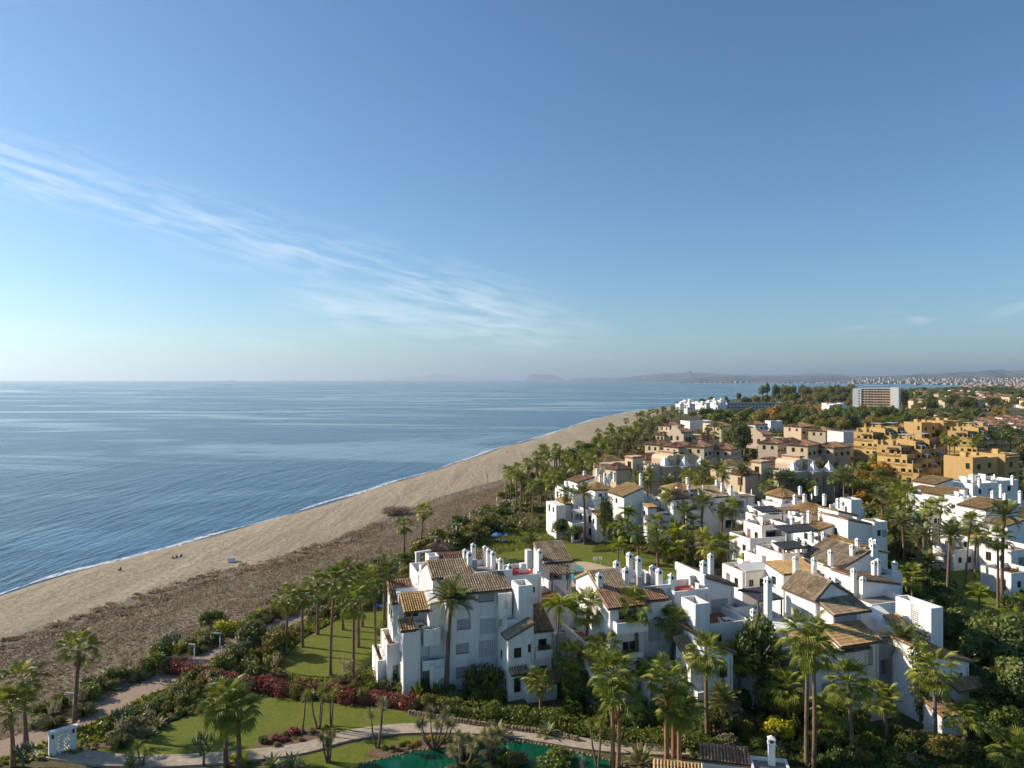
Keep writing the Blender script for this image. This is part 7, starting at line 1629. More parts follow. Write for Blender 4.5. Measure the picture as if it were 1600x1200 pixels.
for i, (x, y, s) in enumerate(((83, 1138, 1.2), (130, 1118, 1.3), (200, 1060, 1.1), (218, 1062, 1.2), (312, 1020, 1.0), (352, 1048, 1.0), (403, 968, 1.3), (418, 962, 1.2), (355, 985, 1.0), (430, 1062, 1.2), (540, 1072, 1.4), (190, 1165, 1.1), (590, 880, 1.4), (700, 838, 1.4), (612, 884, 1.3))):
    pampas_grass(*G(x, y)[:2], s, f"pampas grass with cream plumes along the promenade gardens, {nth(i)} of fifteen as listed by distance" if False else ["pampas grass beside the left edge palms", "pampas grass left of the promenade lamp", "pampas grass by the dune's dark hedge", "pampas grass right of the dune's dark hedge", "pampas grass at the promenade's middle lamp", "pampas grass above the first crimson clump", "pampas grass, left of a pair at the promenade bend", "pampas grass, right of a pair at the promenade bend", "pampas grass before the promenade bend's hedge", "pampas grass among the crimson hedges", "pampas grass in front of the tall lawn palm", "dry grass clump behind the latticed wall", "pampas grass near the slim dune palms", "pampas grass by the beach garden path", "pampas grass beneath the shorter dune palm"][i], i)
cypress(*G(943, 850)[:2], 15.5 * .75, 1.3, "dark cypress before the house beyond the pool, taller of two", 1)
cypress(*G(952, 852)[:2], 12.0, 1.4, "dark cypress beside a taller one beyond the pool", 2)
cypress(*G(1011, 848)[:2], 9.0, 1.2, "slim cypress in the gap between the houses beyond the pool", 3)
cypress(*G(1052, 862)[:2], 8.0, 1.2, "slim cypress before the hipped house, left of two", 4); cypress(*G(1061, 864)[:2], 7.2, 1.1, "slim cypress before the hipped house, right of two", 5)
cypress(*G(1438, 1135)[:2], 11.5, 1.6, "dark cypress between the court and the corner block", 6)
tree('dark', *G(1184, 1112)[:2], 11.5, 3.2, "dark leafy tree in the gap between the second and third houses", None, 1, name="leafy_tree")
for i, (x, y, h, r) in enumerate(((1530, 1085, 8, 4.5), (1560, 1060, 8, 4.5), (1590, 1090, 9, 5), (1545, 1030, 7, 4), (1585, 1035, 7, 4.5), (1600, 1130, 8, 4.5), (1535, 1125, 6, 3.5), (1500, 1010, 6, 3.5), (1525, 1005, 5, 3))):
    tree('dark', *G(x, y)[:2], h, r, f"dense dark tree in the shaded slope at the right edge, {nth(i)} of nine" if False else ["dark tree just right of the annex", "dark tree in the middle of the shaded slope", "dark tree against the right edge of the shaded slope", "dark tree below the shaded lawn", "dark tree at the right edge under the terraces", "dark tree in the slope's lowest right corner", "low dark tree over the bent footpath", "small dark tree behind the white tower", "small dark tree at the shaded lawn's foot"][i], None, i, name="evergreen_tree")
tree('dark', *G(1155, 722)[:2], 21, 4.5, "tall black green tree between the pink villas", None, 2, name="evergreen_tree"); tree('dark', *G(1164, 718)[:2], 18, 4.5, "tall dark tree touching the black green one", None, 0, name="evergreen_tree")
tree('rust', *G(1345, 768)[:2], 9, 3.0, "small autumn yellow tree between resort and ochre flats", None, 1, name="autumn_tree"); tree('rust', *G(1388, 790)[:2], 7, 3.0, "orange tinted tree below the ochre flats", None, 2, name="autumn_tree")

# ------------------------------------------------------------------ woods behind
def wood(n, region, kinds, hh, rr, label, group, seed, gap=.9):
    rng = random.Random(seed); P = []; xs = [p[0] for p in region]; ys = [p[1] for p in region]; t = 0
    while len(P) < n and t < n * 80:
        t += 1; x, y = rng.uniform(min(xs), max(xs)), rng.uniform(min(ys), max(ys))
        if not inside(x, y, region): continue
        g = G(x, y); r = rng.uniform(*rr)
        if any((g.x - q[0]) ** 2 + (g.y - q[1]) ** 2 < ((r + q[2]) * gap) ** 2 for q in P): continue
        P.append((g.x, g.y, r))
    P.sort(key=lambda q: q[0] / q[1])
    for i, (X, Y, r) in enumerate(P): tree(rng.choice(kinds), X, Y, rng.uniform(*hh), r * 1.15, f"{label}, {nth(i)} from the left" if n <= 40 else label, group, seed + i, sx=rng.uniform(.8, 1.2))
wood(40, [(1080, 636), (1130, 630), (1200, 624), (1335, 618), (1335, 632), (1240, 637), (1130, 640)], ('olive', 'dark', 'round', 'euc'), (13, 20), (5, 8), "tree in the shore wood behind the lilac hotel", "trees of the shore wood", 31, .4)
wood(40, [(1180, 622), (1330, 614), (1334, 622), (1230, 630)], ('euc', 'olive', 'dark'), (25, 33), (6, 9), "tall tree on the shore wood's skyline", "tall skyline trees of the shore wood", 32, .5)
wood(30, [(1160, 690), (1175, 660), (1225, 655), (1300, 652), (1335, 665), (1325, 690), (1300, 700), (1230, 672)], ('dark', 'olive', 'rust', 'round'), (11, 17), (4.5, 7), "tree behind the pink villas", "trees behind the pink villas", 33, .7)
wood(40, [(1230, 655), (1335, 648), (1400, 652), (1470, 655), (1490, 672), (1430, 680), (1340, 680), (1290, 668)], ('olive', 'rust', 'round', 'olive', 'dark'), (10, 16), (4.5, 7.5), "tree in the garden belt below the hotel tower", "trees below the hotel tower", 34, .65)
wood(40, [(1405, 640), (1420, 622), (1500, 618), (1610, 622), (1610, 642), (1520, 645), (1440, 648)], ('dark', 'round', 'olive', 'pine'), (12, 20), (6, 9.5), "tree in the wood right of the hotel tower", "trees right of the hotel tower", 35, .6)
wood(90, [(1400, 622), (1440, 611), (1520, 608), (1640, 607), (1640, 622), (1500, 622)], ('dark', 'olive', 'round', 'pine'), (11, 17), (8, 13), "round crowned tree in the wooded plain inland", "trees of the wooded plain", 36, .55)
wood(30, [(1410, 660), (1520, 650), (1530, 668), (1500, 690), (1430, 690)], ('round', 'dark', 'olive'), (9, 14), (4, 7), "tree between the ochre flats and the farmhouse", "trees round the farmhouse", 37, .7)
wood(16, [(1060, 652), (1110, 648), (1200, 650), (1190, 664), (1100, 664)], ('olive', 'dark', 'round'), (8, 12), (4, 6), "tree in front of the village on the point", "trees before the village", 38, .7)
wood(14, [(1320, 770), (1372, 735), (1392, 775), (1345, 805)], ('dark', 'round', 'rust'), (6, 10), (3, 4.5), "tree in the dark garden left of the ochre flats", "trees left of the ochre flats", 39, .7)
tree('dark', *at_depth(1410, 930)[:2], 30, 9, "big dark round tree touching the hotel's right end wall", None, 2, name="evergreen_tree")
tree('euc', *at_depth(1338, 980)[:2], 36, 6, "tallest skyline tree left of the hotel tower", None, 1, name="eucalyptus")
for i, (x, d, h, r) in enumerate(((1215, 600, 22, 9), (1232, 570, 20, 9), (1196, 640, 17, 7), (1258, 560, 17, 7), (1190, 560, 17, 8))):
    tree(('rust', 'olive', 'olive', 'dark', 'olive')[i], *at_depth(x, d)[:2], h, r, ["great autumn brown tree before the lilac hotel", "great olive tree beside the autumn brown one", "yellow green tree before the lilac hotel's middle", "dark spreading tree right of the autumn brown one", "broad yellow green tree left of the autumn brown one"][i], None, i, name="broadleaf_tree")
for i, (x, d, h) in enumerate(((1075, 985, 9), (1060, 1000, 9), (1098, 960, 16), (1112, 950, 14), (1134, 940, 18))): tree('pine' if i < 2 else 'dark', *at_depth(x, d)[:2], h, 5 + i % 2, ["low dark tree at the village's seaward end, right one", "low dark tree at the village's seaward end, left one", "dark tree behind the village roofs", "second dark tree behind the village roofs", "pointed dark tree at the village's inland end"][i], None, i)

thicket(260, [(1000, 712), (1060, 662), (1180, 655), (1340, 660), (1340, 700), (1320, 760), (1180, 745), (1130, 730), (1060, 712)], ('dark', 'green', 'olive', 'olive'), (2.0, 4.0), "bushes filling the gardens round the pink villas", "villa_undergrowth", 61)
thicket(260, [(1330, 700), (1400, 684), (1500, 680), (1640, 690), (1640, 770), (1500, 775), (1470, 742), (1400, 720), (1360, 760), (1335, 790)], ('dark', 'green', 'olive'), (1.8, 3.6), "bushes filling the gardens of the ochre flats", "ochre_undergrowth", 62)
thicket(420, [(1060, 655), (1140, 636), (1240, 628), (1340, 622), (1480, 622), (1640, 628), (1640, 690), (1480, 684), (1330, 690), (1200, 668)], ('dark', 'olive', 'olive', 'green', 'rust'), (3.0, 6.5), "undergrowth of the inland woods", "wood_undergrowth", 63, LODF)
thicket(700, [(1200, 623), (1330, 613), (1440, 609), (1560, 605), (1700, 603.5), (1700, 630), (1400, 632)], ('dark', 'olive', 'dark', 'green'), (5, 8.5), "distant woodland of the inland plain", "distant_woodland", 64, LODF)
thicket(200, [(1612, 625), (1900, 630), (2050, 800), (2100, 1200), (1625, 1200), (1640, 1000), (1660, 800)], ('dark', 'green', 'olive', 'dark'), (2.0, 4.5), "bushes continuing beyond the right terraces", "slope_thicket", 65, LODF)
thicket(150, [(-150, 1300), (500, 1300), (560, 1290), (1000, 1290), (1240, 1260), (1750, 1250), (1850, 1500), (-150, 1500)], ('dark', 'green', 'olive', 'grey'), (1.0, 2.0), "garden bushes below the viewpoint", "near_garden_thicket", 66, LODF)
# ------------------------------------------------------------------ ground cover that nobody could count
LAWN2 = [(430, 1044), (470, 998), (520, 972), (560, 945), (602, 926), (630, 942), (616, 988), (594, 1034), (540, 1062), (468, 1060)]
PATHBAND = [(-20, 1192), (60, 1166), (165, 1120), (262, 1072), (345, 1032), (440, 986), (512, 950), (545, 928), (640, 886), (690, 864), (735, 833), (770, 810), (792, 796), (792, 780), (770, 794), (735, 817), (690, 848), (640, 870), (545, 912), (512, 934), (440, 970), (345, 1012), (262, 1052), (165, 1096), (60, 1140), (-20, 1166)]
def pip(px, py, poly):
    r = np.zeros(len(px), bool); j = len(poly) - 1
    for i in range(len(poly)):
        (a, b), (c, d) = poly[i], poly[j]
        if b != d: r ^= ((b > py) != (d > py)) & (px < (c - a) * (py - b) / (d - b) + a)
        j = i
    return r
def cover(name, n, region, mat, size, h, label, seed, z=.05, clusters=None):
    """tufts spread evenly over the ground of a region, or gathered in clumps (count, spread in metres)"""
    rng = np.random.default_rng(seed); xs = [p[0] for p in region]; ys = [p[1] for p in region]
    Y0, Y1 = G(0, max(ys)).y, G(0, min(ys)).y; ks = [(x - 800) / FPX for x in (min(xs), max(xs))]
    def spots(m):
        out = []; got = 0
        while got < m:
            Y = np.sqrt(rng.uniform(Y0 ** 2, Y1 ** 2, 40000)); X = rng.uniform(ks[0], ks[1], 40000) * Y; px = 800 + X / Y * FPX; py = HOR + CAMZ * FPX / Y
            ok = pip(px, py, region) & ~pip(px, py, LAWN2) & ~pip(px, py, PATHBAND); out.append(np.stack([X[ok], Y[ok]], 1)); got += ok.sum()
        return np.concatenate(out)[:m]
    if clusters:
        C = spots(clusters[0]); cs = rng.uniform(.3, 1.6, len(C)) * clusters[1]; k = rng.integers(0, len(C), n); P = C[k] + rng.normal(size=(n, 2)) * cs[k][:, None]
        hk = (rng.uniform(.4, 1.5, len(C)))[k]
        px = 800 + P[:, 0] / P[:, 1] * FPX; py = HOR + CAMZ * FPX / P[:, 1]; ok = ~pip(px, py, PATHBAND) & ~pip(px, py, LAWN2); P = P[ok]; hk = hk[ok]
    else: P = spots(n); hk = np.ones(len(P))
    N = len(P); a = rng.uniform(0, 6.283, N); s = size * rng.uniform(.5, 1.5, N); hh = h * rng.uniform(.4, 1.4, N) * hk
    d = np.stack([np.cos(a), np.sin(a)], 1) * s[:, None]; k = rng.normal(0, .35, (N, 2)) * s[:, None] * 2
    V = np.zeros((N, 4, 3)); V[:, 0, :2] = P - d; V[:, 1, :2] = P + d; V[:, 2, :2] = P + d * .7 + k; V[:, 3, :2] = P - d * .7 + k; V[:, :2, 2] = z; V[:, 2, 2] = z + hh; V[:, 3, 2] = z + hh * .9
    me = mesh_np(name, V.reshape(-1, 3), np.arange(4 * N).reshape(-1, 4), MT[mat], rng.random(N)); return tag(put(name, me), label, None, None, "stuff")
dune_poly = [(-260, 1120), (0, 1012), (100, 982), (200, 948), (330, 908), (430, 886), (540, 848), (640, 806), (700, 783), (790, 756), (780, 785), (735, 815), (690, 845), (640, 868), (590, 892), (545, 910), (512, 930), (440, 968), (345, 1010), (262, 1050), (165, 1095), (60, 1140), (-20, 1165), (-160, 1230)]
cover("dry_scrub", 44000, dune_poly, 'dry', .14, .09, "low dry brown scrub covering the dune strip", 1, z=.09, clusters=(2500, .5))
cover("dry_grass", 26000, dune_poly, 'dry_pale', .11, .10, "thin straw coloured grass between the dune scrub", 6, z=.1)
crest = [(-260, 1092), (0, 1003), (100, 970), (200, 934), (330, 894), (430, 872), (540, 836), (600, 812), (605, 822), (545, 852), (435, 890), (335, 912), (205, 956), (105, 992), (5, 1026), (-240, 1122)]
cover("dune_grass", 9000, crest, 'dry', .17, .28, "taller dry bushes along the crest of the beach", 2, z=.0, clusters=(260, .6))
cover("garden_groundcover", 26000, [(-40, 1200), (60, 1150), (165, 1105), (262, 1060), (345, 1022), (440, 978), (512, 942), (590, 902), (690, 856), (770, 802), (850, 800), (870, 850), (700, 880), (620, 900), (600, 1060), (560, 1095), (470, 1085), (330, 1100), (200, 1150), (120, 1180)], 'leaf', .16, .32, "low green ground cover in the promenade gardens", 3, z=.02)
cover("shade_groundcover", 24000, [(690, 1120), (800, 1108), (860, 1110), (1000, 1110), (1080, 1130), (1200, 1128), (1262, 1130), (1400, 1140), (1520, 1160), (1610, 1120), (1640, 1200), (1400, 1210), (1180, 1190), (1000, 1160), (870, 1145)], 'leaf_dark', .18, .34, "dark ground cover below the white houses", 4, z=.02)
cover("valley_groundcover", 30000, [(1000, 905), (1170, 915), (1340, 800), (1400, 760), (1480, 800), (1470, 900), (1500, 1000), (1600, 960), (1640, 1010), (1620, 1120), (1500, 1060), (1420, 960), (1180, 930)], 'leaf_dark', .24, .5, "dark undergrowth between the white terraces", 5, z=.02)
# ------------------------------------------------------------------ pool, walls, lamps, people
MT['pool'] = simple("turquoise_pool_water", (0.02, 0.40, 0.46), 0.08, 0.12, 0.5, spec=0.5, bump=0.02)
MT['deck'] = simple("sandstone_pool_deck", (0.50, 0.38, 0.22), 0.9, 0.12, 0.8)
MT['black'] = simple("dark_cloth", (0.03, 0.03, 0.035), 0.9, 0.2, 3); MT['skin'] = simple("skin", (0.42, 0.25, 0.17), 0.6, 0.1, 3); MT['bluecloth'] = simple("blue_canvas", (0.05, 0.16, 0.42), 0.8, 0.15, 2)
sheet("pool_deck", [(868, 884), (890, 877), (915, 877), (945, 884), (985, 890), (975, 902), (930, 915), (880, 918), (860, 905)], .13, MT['deck'], "sandstone deck round the swimming pool")
sheet("pool_water", [(884, 888), (896, 882), (908, 883), (914, 890), (909, 897), (903, 903), (892, 908), (882, 905), (880, 896)], .16, MT['pool'], "turquoise water of the kidney shaped pool")
def lattice_wall():
    a, c = G(76, 1184), G(119, 1171); d = (c - a); L = d.length; root = empty("lattice_wall", (a.x, a.y, 0), math.atan2(d.y, d.x), "white garden wall with brick lattice panel by the promenade", "garden wall"); H = 2.5
    for x0, x1 in ((0, L * .27), (L * .74, L)):
        m = MB(); m.box(x0, x1, -.22, .22, 0, H); m.build("pier", MT['white'], root)
    m = MB(); m.box(-.12, L + .12, -.32, .32, H + .002, H + .2); m.build("coping", MT['white'], root)
    x0, x1 = L * .27 + .003, L * .74 - .003; nx, nz = 9, 13; bw, bh = (x1 - x0) / nx, (H - .1) / nz
    m = MB(); m.box(-bw * .56, bw * .56, -.1, .1, -bh * .53, bh * .53); base = m.mesh("lattice_brick", MT['white'])
    for i in range(nx):
        for k in range(nz):
            if (i + k) % 2 == 0: put("lattice_brick", base, root, (x0 + bw * (i + .5), 0, .05 + bh * (k + .5)))
    m = MB()
    for i in range(5): m.tube([(L * .62 + .1 * math.sin(i), .3, .9), (L * .62 + .25 * math.cos(i * 1.3), .45, 1.3 + .1 * i)], .05, 5)
    m.build("hanging_pot", MT['black'], root)
    for x in (L * .13, L * .88):
        m = MB(); m.box(x - .09, x + .09, -.36, -.221, 2.0, 2.4); m.build("wall_lantern", MT['frame'], root)
lattice_wall()
def stone_wall():
    pts = smooth_line([G(x, y) for x, y in ((640, 1118), (735, 1134), (800, 1142), (860, 1150), (905, 1160))], 2); o = pts[0]; root = empty("stone_wall", (o.x, o.y, 0), 0, "low rubble stone wall between the hedge and garden path", "garden wall")
    rng = random.Random(3); shp = []
    for k in range(5):
        m = MB(); m.lathe([(.34, -.16), (.40, 0), (.32, .16), (.05, .2)], n=6); shp.append(m.mesh("stone", MT['rock']))
    L = 0; n = 0
    for a, c in zip(pts, pts[1:]):
        d = (c - a).length; s = 0
        while s < d and n < 280:
            q = a.lerp(c, s / d) - o
            for r in range(3): put("stone", shp[n % 5], root, (q.x + rng.uniform(-.06, .06), q.y + rng.uniform(-.04, .04) + .05 * r, .10 + r * .2), (rng.uniform(-.3, .3), rng.uniform(-.3, .3), rng.uniform(0, 6)), (rng.uniform(.45, .72), .5, rng.uniform(.55, .8))); n += 1
            s += .36
stone_wall()
def lamp(px, py, h, label, rz):
    g = G(px, py); root = empty("street_lamp", g, rz, label, "street lamp", "promenade lamps")
    m = MB(); m.tube([(0, 0, 0), (0, 0, .5)], .11, 8); m.tube([(0, 0, .5), (0, 0, h)], [.075, .055], 8); m.build("pole", MT['metal'], root, True)
    m = MB(); m.box(-.1, 1.0, -.12, .12, h - .02, h + .1); m.build("lamp_head", MT['metal'], root); m = MB(); m.box(.45, .95, -.1, .1, h - .05, h - .021); m.build("diffuser", MT['whitepaint'], root)
for a in ((115, 1137, 3.9, "street lamp right of the left promenade palm", 3.0), (304, 1050, 3.7, "street lamp by the first crimson clump", 2.8), (344, 1032, 3.8, "street lamp with slim pole on the promenade, second from that bend", 3.0), (486, 966, 4.2, "street lamp at the promenade bend, taller of a pair", 3.3), (491, 962, 4.2, "street lamp at the promenade bend, right of a pair", .2),
          (590, 905, 4.0, "street lamp on the promenade behind the lawn palms", 3.0), (713, 845, 4.2, "street lamp in the beach garden", 3.0), (680, 868, 4.2, "street lamp near the small brick roof", 3.0), (734, 822, 4.2, "street lamp where the promenade leaves the beach garden", 3.0), (776, 795, 4.2, "street lamp below the beach palm row", 3.0), (625, 905, 4.0, "street lamp behind the sea wing's roof", 3.0)): lamp(*a)
def figure(px, py, pose, cloth, label, rz=0, z=0.0, h=1.72):
    """a person as one continuous body grown over a jointed skeleton"""
    g = G(px, py, z); s = h / 1.72
    if pose == 'walk': J = {'hip': (0, 0, .95), 'chest': (0, .02, 1.35), 'neck': (0, .03, 1.5), 'head': (0, .05, 1.64), 'kl': (.10, .16, .52), 'al': (.10, .02, .10), 'tl': (.10, .18, .05), 'kr': (-.10, .02, .50), 'ar': (-.10, -.26, .12), 'tr': (-.10, -.14, .04), 'sl': (.19, .0, 1.42), 'el': (.24, -.12, 1.15), 'hl': (.24, -.02, .92), 'sr': (-.19, 0, 1.42), 'er': (-.24, .08, 1.14), 'hr': (-.24, .22, .95)}
    elif pose == 'stand': J = {'hip': (0, 0, .95), 'chest': (0, .0, 1.35), 'neck': (0, .0, 1.5), 'head': (0, .03, 1.64), 'kl': (.10, .02, .50), 'al': (.11, 0, .09), 'tl': (.12, .15, .04), 'kr': (-.10, .02, .50), 'ar': (-.11, 0, .09), 'tr': (-.12, .15, .04), 'sl': (.19, 0, 1.42), 'el': (.26, -.03, 1.14), 'hl': (.25, .06, .88), 'sr': (-.19, 0, 1.42), 'er': (-.26, -.03, 1.14), 'hr': (-.25, .06, .88)}
    else: J = {'hip': (0, 0, .14), 'chest': (0, -.12, .55), 'neck': (0, -.12, .70), 'head': (0, -.08, .84), 'kl': (.12, .42, .48), 'al': (.13, .62, .10), 'tl': (.13, .78, .06), 'kr': (-.12, .42, .42), 'ar': (-.13, .66, .10), 'tr': (-.13, .82, .06), 'sl': (.19, -.14, .62), 'el': (.26, .02, .40), 'hl': (.16, .26, .44), 'sr': (-.19, -.14, .62), 'er': (-.27, -.28, .36), 'hr': (-.30, -.40, .06)}
    ks = list(J); E = [('hip', 'chest'), ('chest', 'neck'), ('neck', 'head'), ('hip', 'kl'), ('kl', 'al'), ('al', 'tl'), ('hip', 'kr'), ('kr', 'ar'), ('ar', 'tr'), ('chest', 'sl'), ('sl', 'el'), ('el', 'hl'), ('chest', 'sr'), ('sr', 'er'), ('er', 'hr')]
    rad = {'hip': .16, 'chest': .16, 'neck': .06, 'head': .105, 'kl': .075, 'kr': .075, 'al': .05, 'ar': .05, 'tl': .04, 'tr': .04, 'sl': .07, 'sr': .07, 'el': .048, 'er': .048, 'hl': .04, 'hr': .04}
    me = bpy.data.meshes.new("person"); me.from_pydata([tuple(c * s for c in J[k]) for k in ks], [(ks.index(a), ks.index(b)) for a, b in E], []); me.materials.append(MT[cloth])
    o = tag(put("person", me, None, g, (0, 0, rz)), label, "person")
    md = o.modifiers.new("Skin", 'SKIN'); sv = me.skin_vertices[0].data if me.skin_vertices else None
    if sv is None:
        bm_ = __import__("bmesh").new(); bm_.from_mesh(me); bm_.verts.layers.skin.verify(); bm_.to_mesh(me); bm_.free(); sv = me.skin_vertices[0].data
    for i, k in enumerate(ks): sv[i].radius = (rad[k] * s, rad[k] * s * (.75 if k in ('hip', 'chest') else 1)); sv[i].use_root = (k == 'hip')
    o.modifiers.new("Subdivision", 'SUBSURF').levels = 1; o.modifiers["Subdivision"].render_levels = 2
    m = MB(); hx, hy, hz = (c * s for c in J['head']); m.lathe([(.01, hz + .15), (.09, hz + .12), (.125, hz + .03), (.115, hz - .06)][::-1], hx, hy - .02, 8); m.build("hair", MT['frame'], o, True)
    m = MB(); m.lathe([(.05, hz - .1), (.09, hz - .04), (.095, hz + .03), (.06, hz + .09)], hx, hy + .035, 8); m.build("face", MT['skin'], o, True)
    for k in ('hl', 'hr'): 
        m = MB(); x, y, zz = (c * s for c in J[k])
        for i in range(5): m.tube([(x - .03 + .015 * i, y, zz - .02), (x - .035 + .0175 * i, y + .02, zz - .10 - .012 * (2 - abs(i - 2))), (x - .03 + .015 * i, y + .05, zz - .135 - .012 * (2 - abs(i - 2)))], [.011, .01, .007], 5)
        m.build("hand", MT['skin'], o, True)
    return o
figure(484, 973, 'walk', 'black', "person in dark clothes walking along the promenade bend", 2.6, .1)
figure(188, 893, 'sit', 'black', "person in dark clothes sitting on the sand near the water", 1.2, -.55)
figure(276, 873, 'sit', 'bluecloth', "person in blue sitting on the sand farther along the beach", .6, -.5)
figure(1115 - 322, 709, 'stand', 'black', "person standing at the far water's edge", 1.0, -1.1)
figure(672, 770, 'sit', 'skin', "person sunbathing in the middle of the beach", 2.0, -.3)
def towel(px, py, z, mt, label):
    g = G(px, py, z); m = MB()
    for i in range(6): m.box(-1 + i / 3, -1 + (i + 1) / 3 - .001, -.45, .45, .0, .03 + .02 * (i % 2)); 
    tag(m.build("beach_towel", MT[mt], None, loc=g, rot=(0, 0, .5)), label, "towel")
towel(184, 893.5, -.52, 'whitepaint', "pale beach towel beside the sitting person in dark clothes")
towel(271, 873.5, -.46, 'whitepaint', "pale beach towel beside the person in blue")
def lounger_set(px, py, label, mt='bluecloth'):
    g = G(px, py); root = empty("sun_lounger", (g.x, g.y, .1), random.Random(px).uniform(0, 3), label, "sun lounger")
    m = MB(); m.box(0, 1.3, -.32, .32, .30, .38); m.build("seat", MT[mt], root); m = MB(); b = 0
    m.poly([(1.3, -.32, .38), (1.3, .32, .38), (1.9, .32, .78), (1.9, -.32, .78)]); m.poly([(1.9, -.32, .70), (1.9, .32, .70), (1.3, .32, .30), (1.3, -.32, .30)]); m.build("backrest", MT[mt], root)
    for x, y in ((.1, -.28), (.1, .28), (1.2, -.28), (1.2, .28)): m = MB(); m.box(x - .03, x + .03, y - .03, y + .03, 0, .3); m.build("leg", MT['whitepaint'], root)
for i, (x, y, l) in enumerate(((598, 952, "blue sun lounger on the bright lawn, nearer the sea wing"), (606, 948, "blue sun lounger on the bright lawn behind another"), (788, 848, "blue sun lounger on the pool lawn behind the chimneys"), (792, 840, "blue sun lounger farthest on the pool lawn"))): lounger_set(x, y, l)
def parasol(px, py, label, mt):
    g = G(px, py); root = empty("parasol", g, 0, label, "parasol"); m = MB(); m.tube([(0, 0, 0), (0, 0, 2.5)], .04, 6); m.build("pole", MT['whitepaint'], root)
    m = MB(); n = 8
    for i in range(n):
        a, c = 2 * math.pi * i / n, 2 * math.pi * (i + 1) / n; m.poly([(1.5 * math.cos(a), 1.5 * math.sin(a), 2.0), (1.5 * math.cos(c), 1.5 * math.sin(c), 2.0), (0, 0, 2.6)])
        m.poly([(1.5 * math.cos(a), 1.5 * math.sin(a), 1.8), (1.5 * math.cos(c), 1.5 * math.sin(c), 1.8), (1.5 * math.cos(c), 1.5 * math.sin(c), 2.0), (1.5 * math.cos(a), 1.5 * math.sin(a), 2.0)])
    m.build("canopy", MT[mt], root)
parasol(776, 848, "blue parasol on the lawn behind the chimneys", 'bluecloth')
def kiosk(px, py, label):
    g = G(px, py); root = empty("garden_kiosk", g, R(20), label, "kiosk"); m = MB(); m.box(-2, 2, -2, 2, 0, 2.4); m.build("wall", MT['grey'], root)
    P = [(-2.6, -2.6), (2.6, -2.6), (2.6, 2.6), (-2.6, 2.6)]
    for i in range(4): a, c = P[i], P[(i + 1) % 4]; put("tile_roof", tile_mesh((*a, 2.4), (*c, 2.4), (.02, .01, 4.0), (0, 0, 4.001), MT['tile_red'], .5, .8, i, False), root)
kiosk(687, 873, "small square kiosk with clay roof behind the first white house")
def gate_wall():
    g = G(660, 885); root = empty("beach_gate", g, R(35), "white beach gate wall with dark doorway beside the promenade", "gate wall"); m = MB(); m.box(-1.6, -.6, -.25, .25, 0, 3); m.build("pier", MT['white'], root); m = MB(); m.box(.8, 1.8, -.25, .25, 0, 3); m.build("pier", MT['white'], root); m = MB(); m.box(-1.7, 1.9, -.35, .35, 3.003, 3.3); m.build("lintel", MT['white'], root)
gate_wall()
def pool_sign(px, py, label, shape):
    g = G(px, py); root = empty("pool_sign", g, R(20), label, "sign"); m = MB(); m.tube([(0, 0, 0), (0, 0, 1.2)], .04, 5); m.build("post", MT['metal'], root); m = MB()
    if shape == 'board': m.box(-.5, .5, -.03, .03, 1.2, 1.9); m.build("board", MT['whitepaint'], root)
    else:
        n = 14
        for i in range(n):
            a, c = 2 * math.pi * i / n, 2 * math.pi * (i + 1) / n; m.tube([(.3 * math.cos(a), 0, 1.6 + .3 * math.sin(a)), (.3 * math.cos(c), 0, 1.6 + .3 * math.sin(c))], .09, 6, cap=False)
        m.build("lifebuoy", MT['whitepaint'], root)
pool_sign(930.5, 884, "white pool rules board on the pool lawn", 'board'); pool_sign(938.5, 884, "white lifebuoy on its stand beside the pool rules board", 'ring')
def fence():
    L = smooth_line([G(x, y) for x, y in ((548, 848), (600, 822), (640, 800), (690, 780), (735, 768), (790, 752))], 2); o = L[0]; root = empty("rope_fence", (o.x, o.y, 0), 0, "thin post and rope fence along the dune edge", "fence"); n = 0
    R_ = resample(L, 34)
    for q in R_: m = MB(); m.box(q.x - o.x - .06, q.x - o.x + .06, q.y - o.y - .06, q.y - o.y + .06, -.3, 1.15); m.build("post", MT['wood'], root)
    m = MB(); m.tube([(q.x - o.x, q.y - o.y, .95) for q in R_], .03, 4); m.build("rope", MT['wood'], root)
fence()
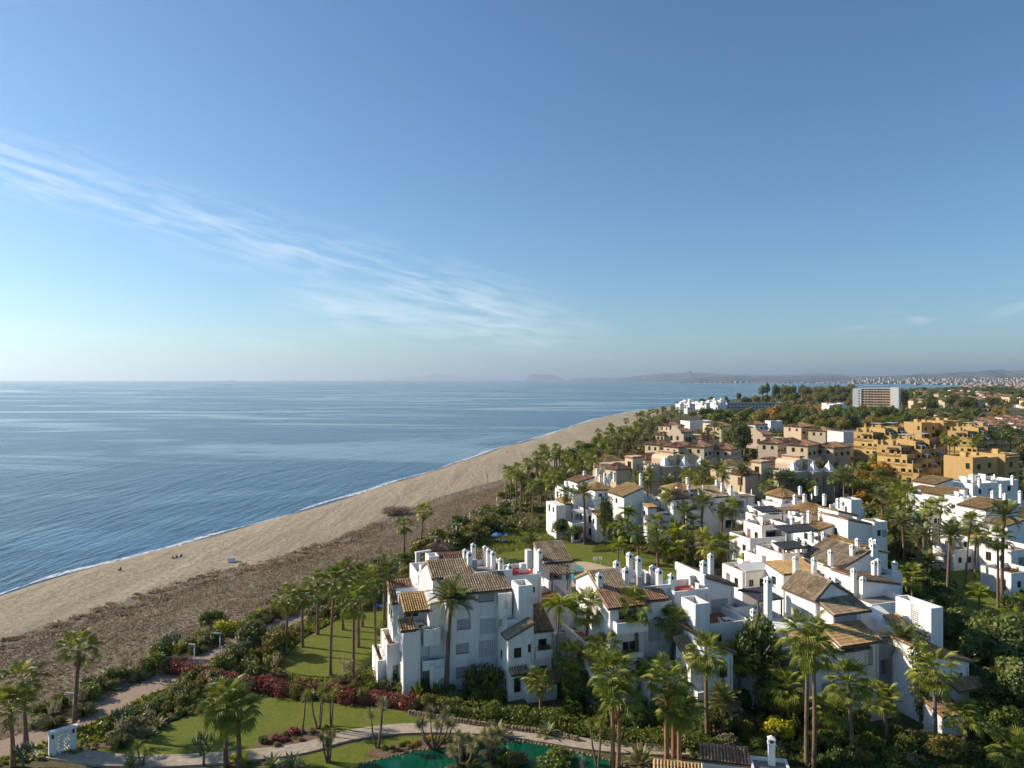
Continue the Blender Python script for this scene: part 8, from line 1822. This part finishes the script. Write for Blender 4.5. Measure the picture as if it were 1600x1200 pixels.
def driftwood_posts():
    for i, (x, y, h) in enumerate(((595, 838, 5), (662, 842, 4.5), (762, 755, 5))):
        g = G(x, y); root = empty("bare_tree", g, i, ["bare thin tree on the dune, left of the slim palms", "bare thin tree on the dune behind the taller slim palm", "bare thin tree on the beach's edge"][i], "tree"); m = MB(); m.tube([(0, 0, 0), (.1, 0, h * .5)], [.09, .06], 5); m.build("trunk", MT['bark_grey'], root); m = MB(); rng = random.Random(i)
        for k in range(9): a = k * 1.1; m.tube([(.1, 0, h * .35 + k * .12), (.1 + .5 * math.cos(a), .5 * math.sin(a), h * .6 + k * .14), (.1 + .8 * math.cos(a), .8 * math.sin(a), h * .8 + k * .16)], [.04, .025, .01], 4)
        m.build("branches", MT['bark_grey'], root)
driftwood_posts()

def ship():
    g = at_depth(362, 19000, SEA_Z); root = empty("cargo_ship", g, R(8), "tiny cargo ship on the sea horizon", "ship")
    m = MB(); P = [(-62, 6), (-66, 11), (62, 11), (74, 13), (66, 0), (-58, 0)]
    for y in (-9, 9): m.poly([(x, y, z) for x, z in (P if y < 0 else P[::-1])])
    for a, c in zip(P, P[1:] + P[:1]): m.poly([(a[0], -9, a[1]), (c[0], -9, c[1]), (c[0], 9, c[1]), (a[0], 9, a[1])])
    m.build("hull", MT['black'], root); m = MB(); m.box(-58, -44, -8, 8, 11.01, 28); m.box(-60, -42, -10, 10, 24, 27); m.build("bridge", MT['whitepaint'], root)
    m = MB(); m.box(-40, 50, -8, 8, 11.02, 17); m.build("cargo", MT['terracotta'], root); m = MB(); m.tube([(58, 0, 12), (58, 0, 26)], .6, 5); m.build("mast", MT['metal'], root)
ship()
def beach_box():
    g = G(361, 880, -.3); root = empty("beach_shelter", g, .4, "small white beach shelter standing on the sand", "shelter"); m = MB(); m.box(-.8, .8, -.5, .5, 0, 1.1); m.build("cabinet", MT['whitepaint'], root); m = MB(); m.box(-.95, .95, -.65, .65, 1.102, 1.2); m.build("lid", MT['metal'], root)
beach_box()
figure(283, 871.5, 'sit', 'black', "person sitting on the sand, rightmost of the small beach party", .9, -.5)
figure(270, 874.5, 'sit', 'skin', "person sitting on the sand, leftmost of the small beach party", .2, -.5)
# ------------------------------------------------------------------ sea air
def haze():
    m, nt, out = mat_new("sea_haze"); v = nt.nodes.new("ShaderNodeVolumePrincipled")
    v.inputs["Color"].default_value = (0.74, 0.88, 1.0, 1); v.inputs["Density"].default_value = 4.0e-5
    v.inputs["Anisotropy"].default_value = 0.45
    nt.links.new(v.outputs[0], out.inputs["Volume"])
    b = MB(); b.box(-96000, 96000, -1000, 96000, -130, 760)
    tag(b.build("haze", m), "thin pale sea haze over the whole coast", None, None, "stuff")
haze()
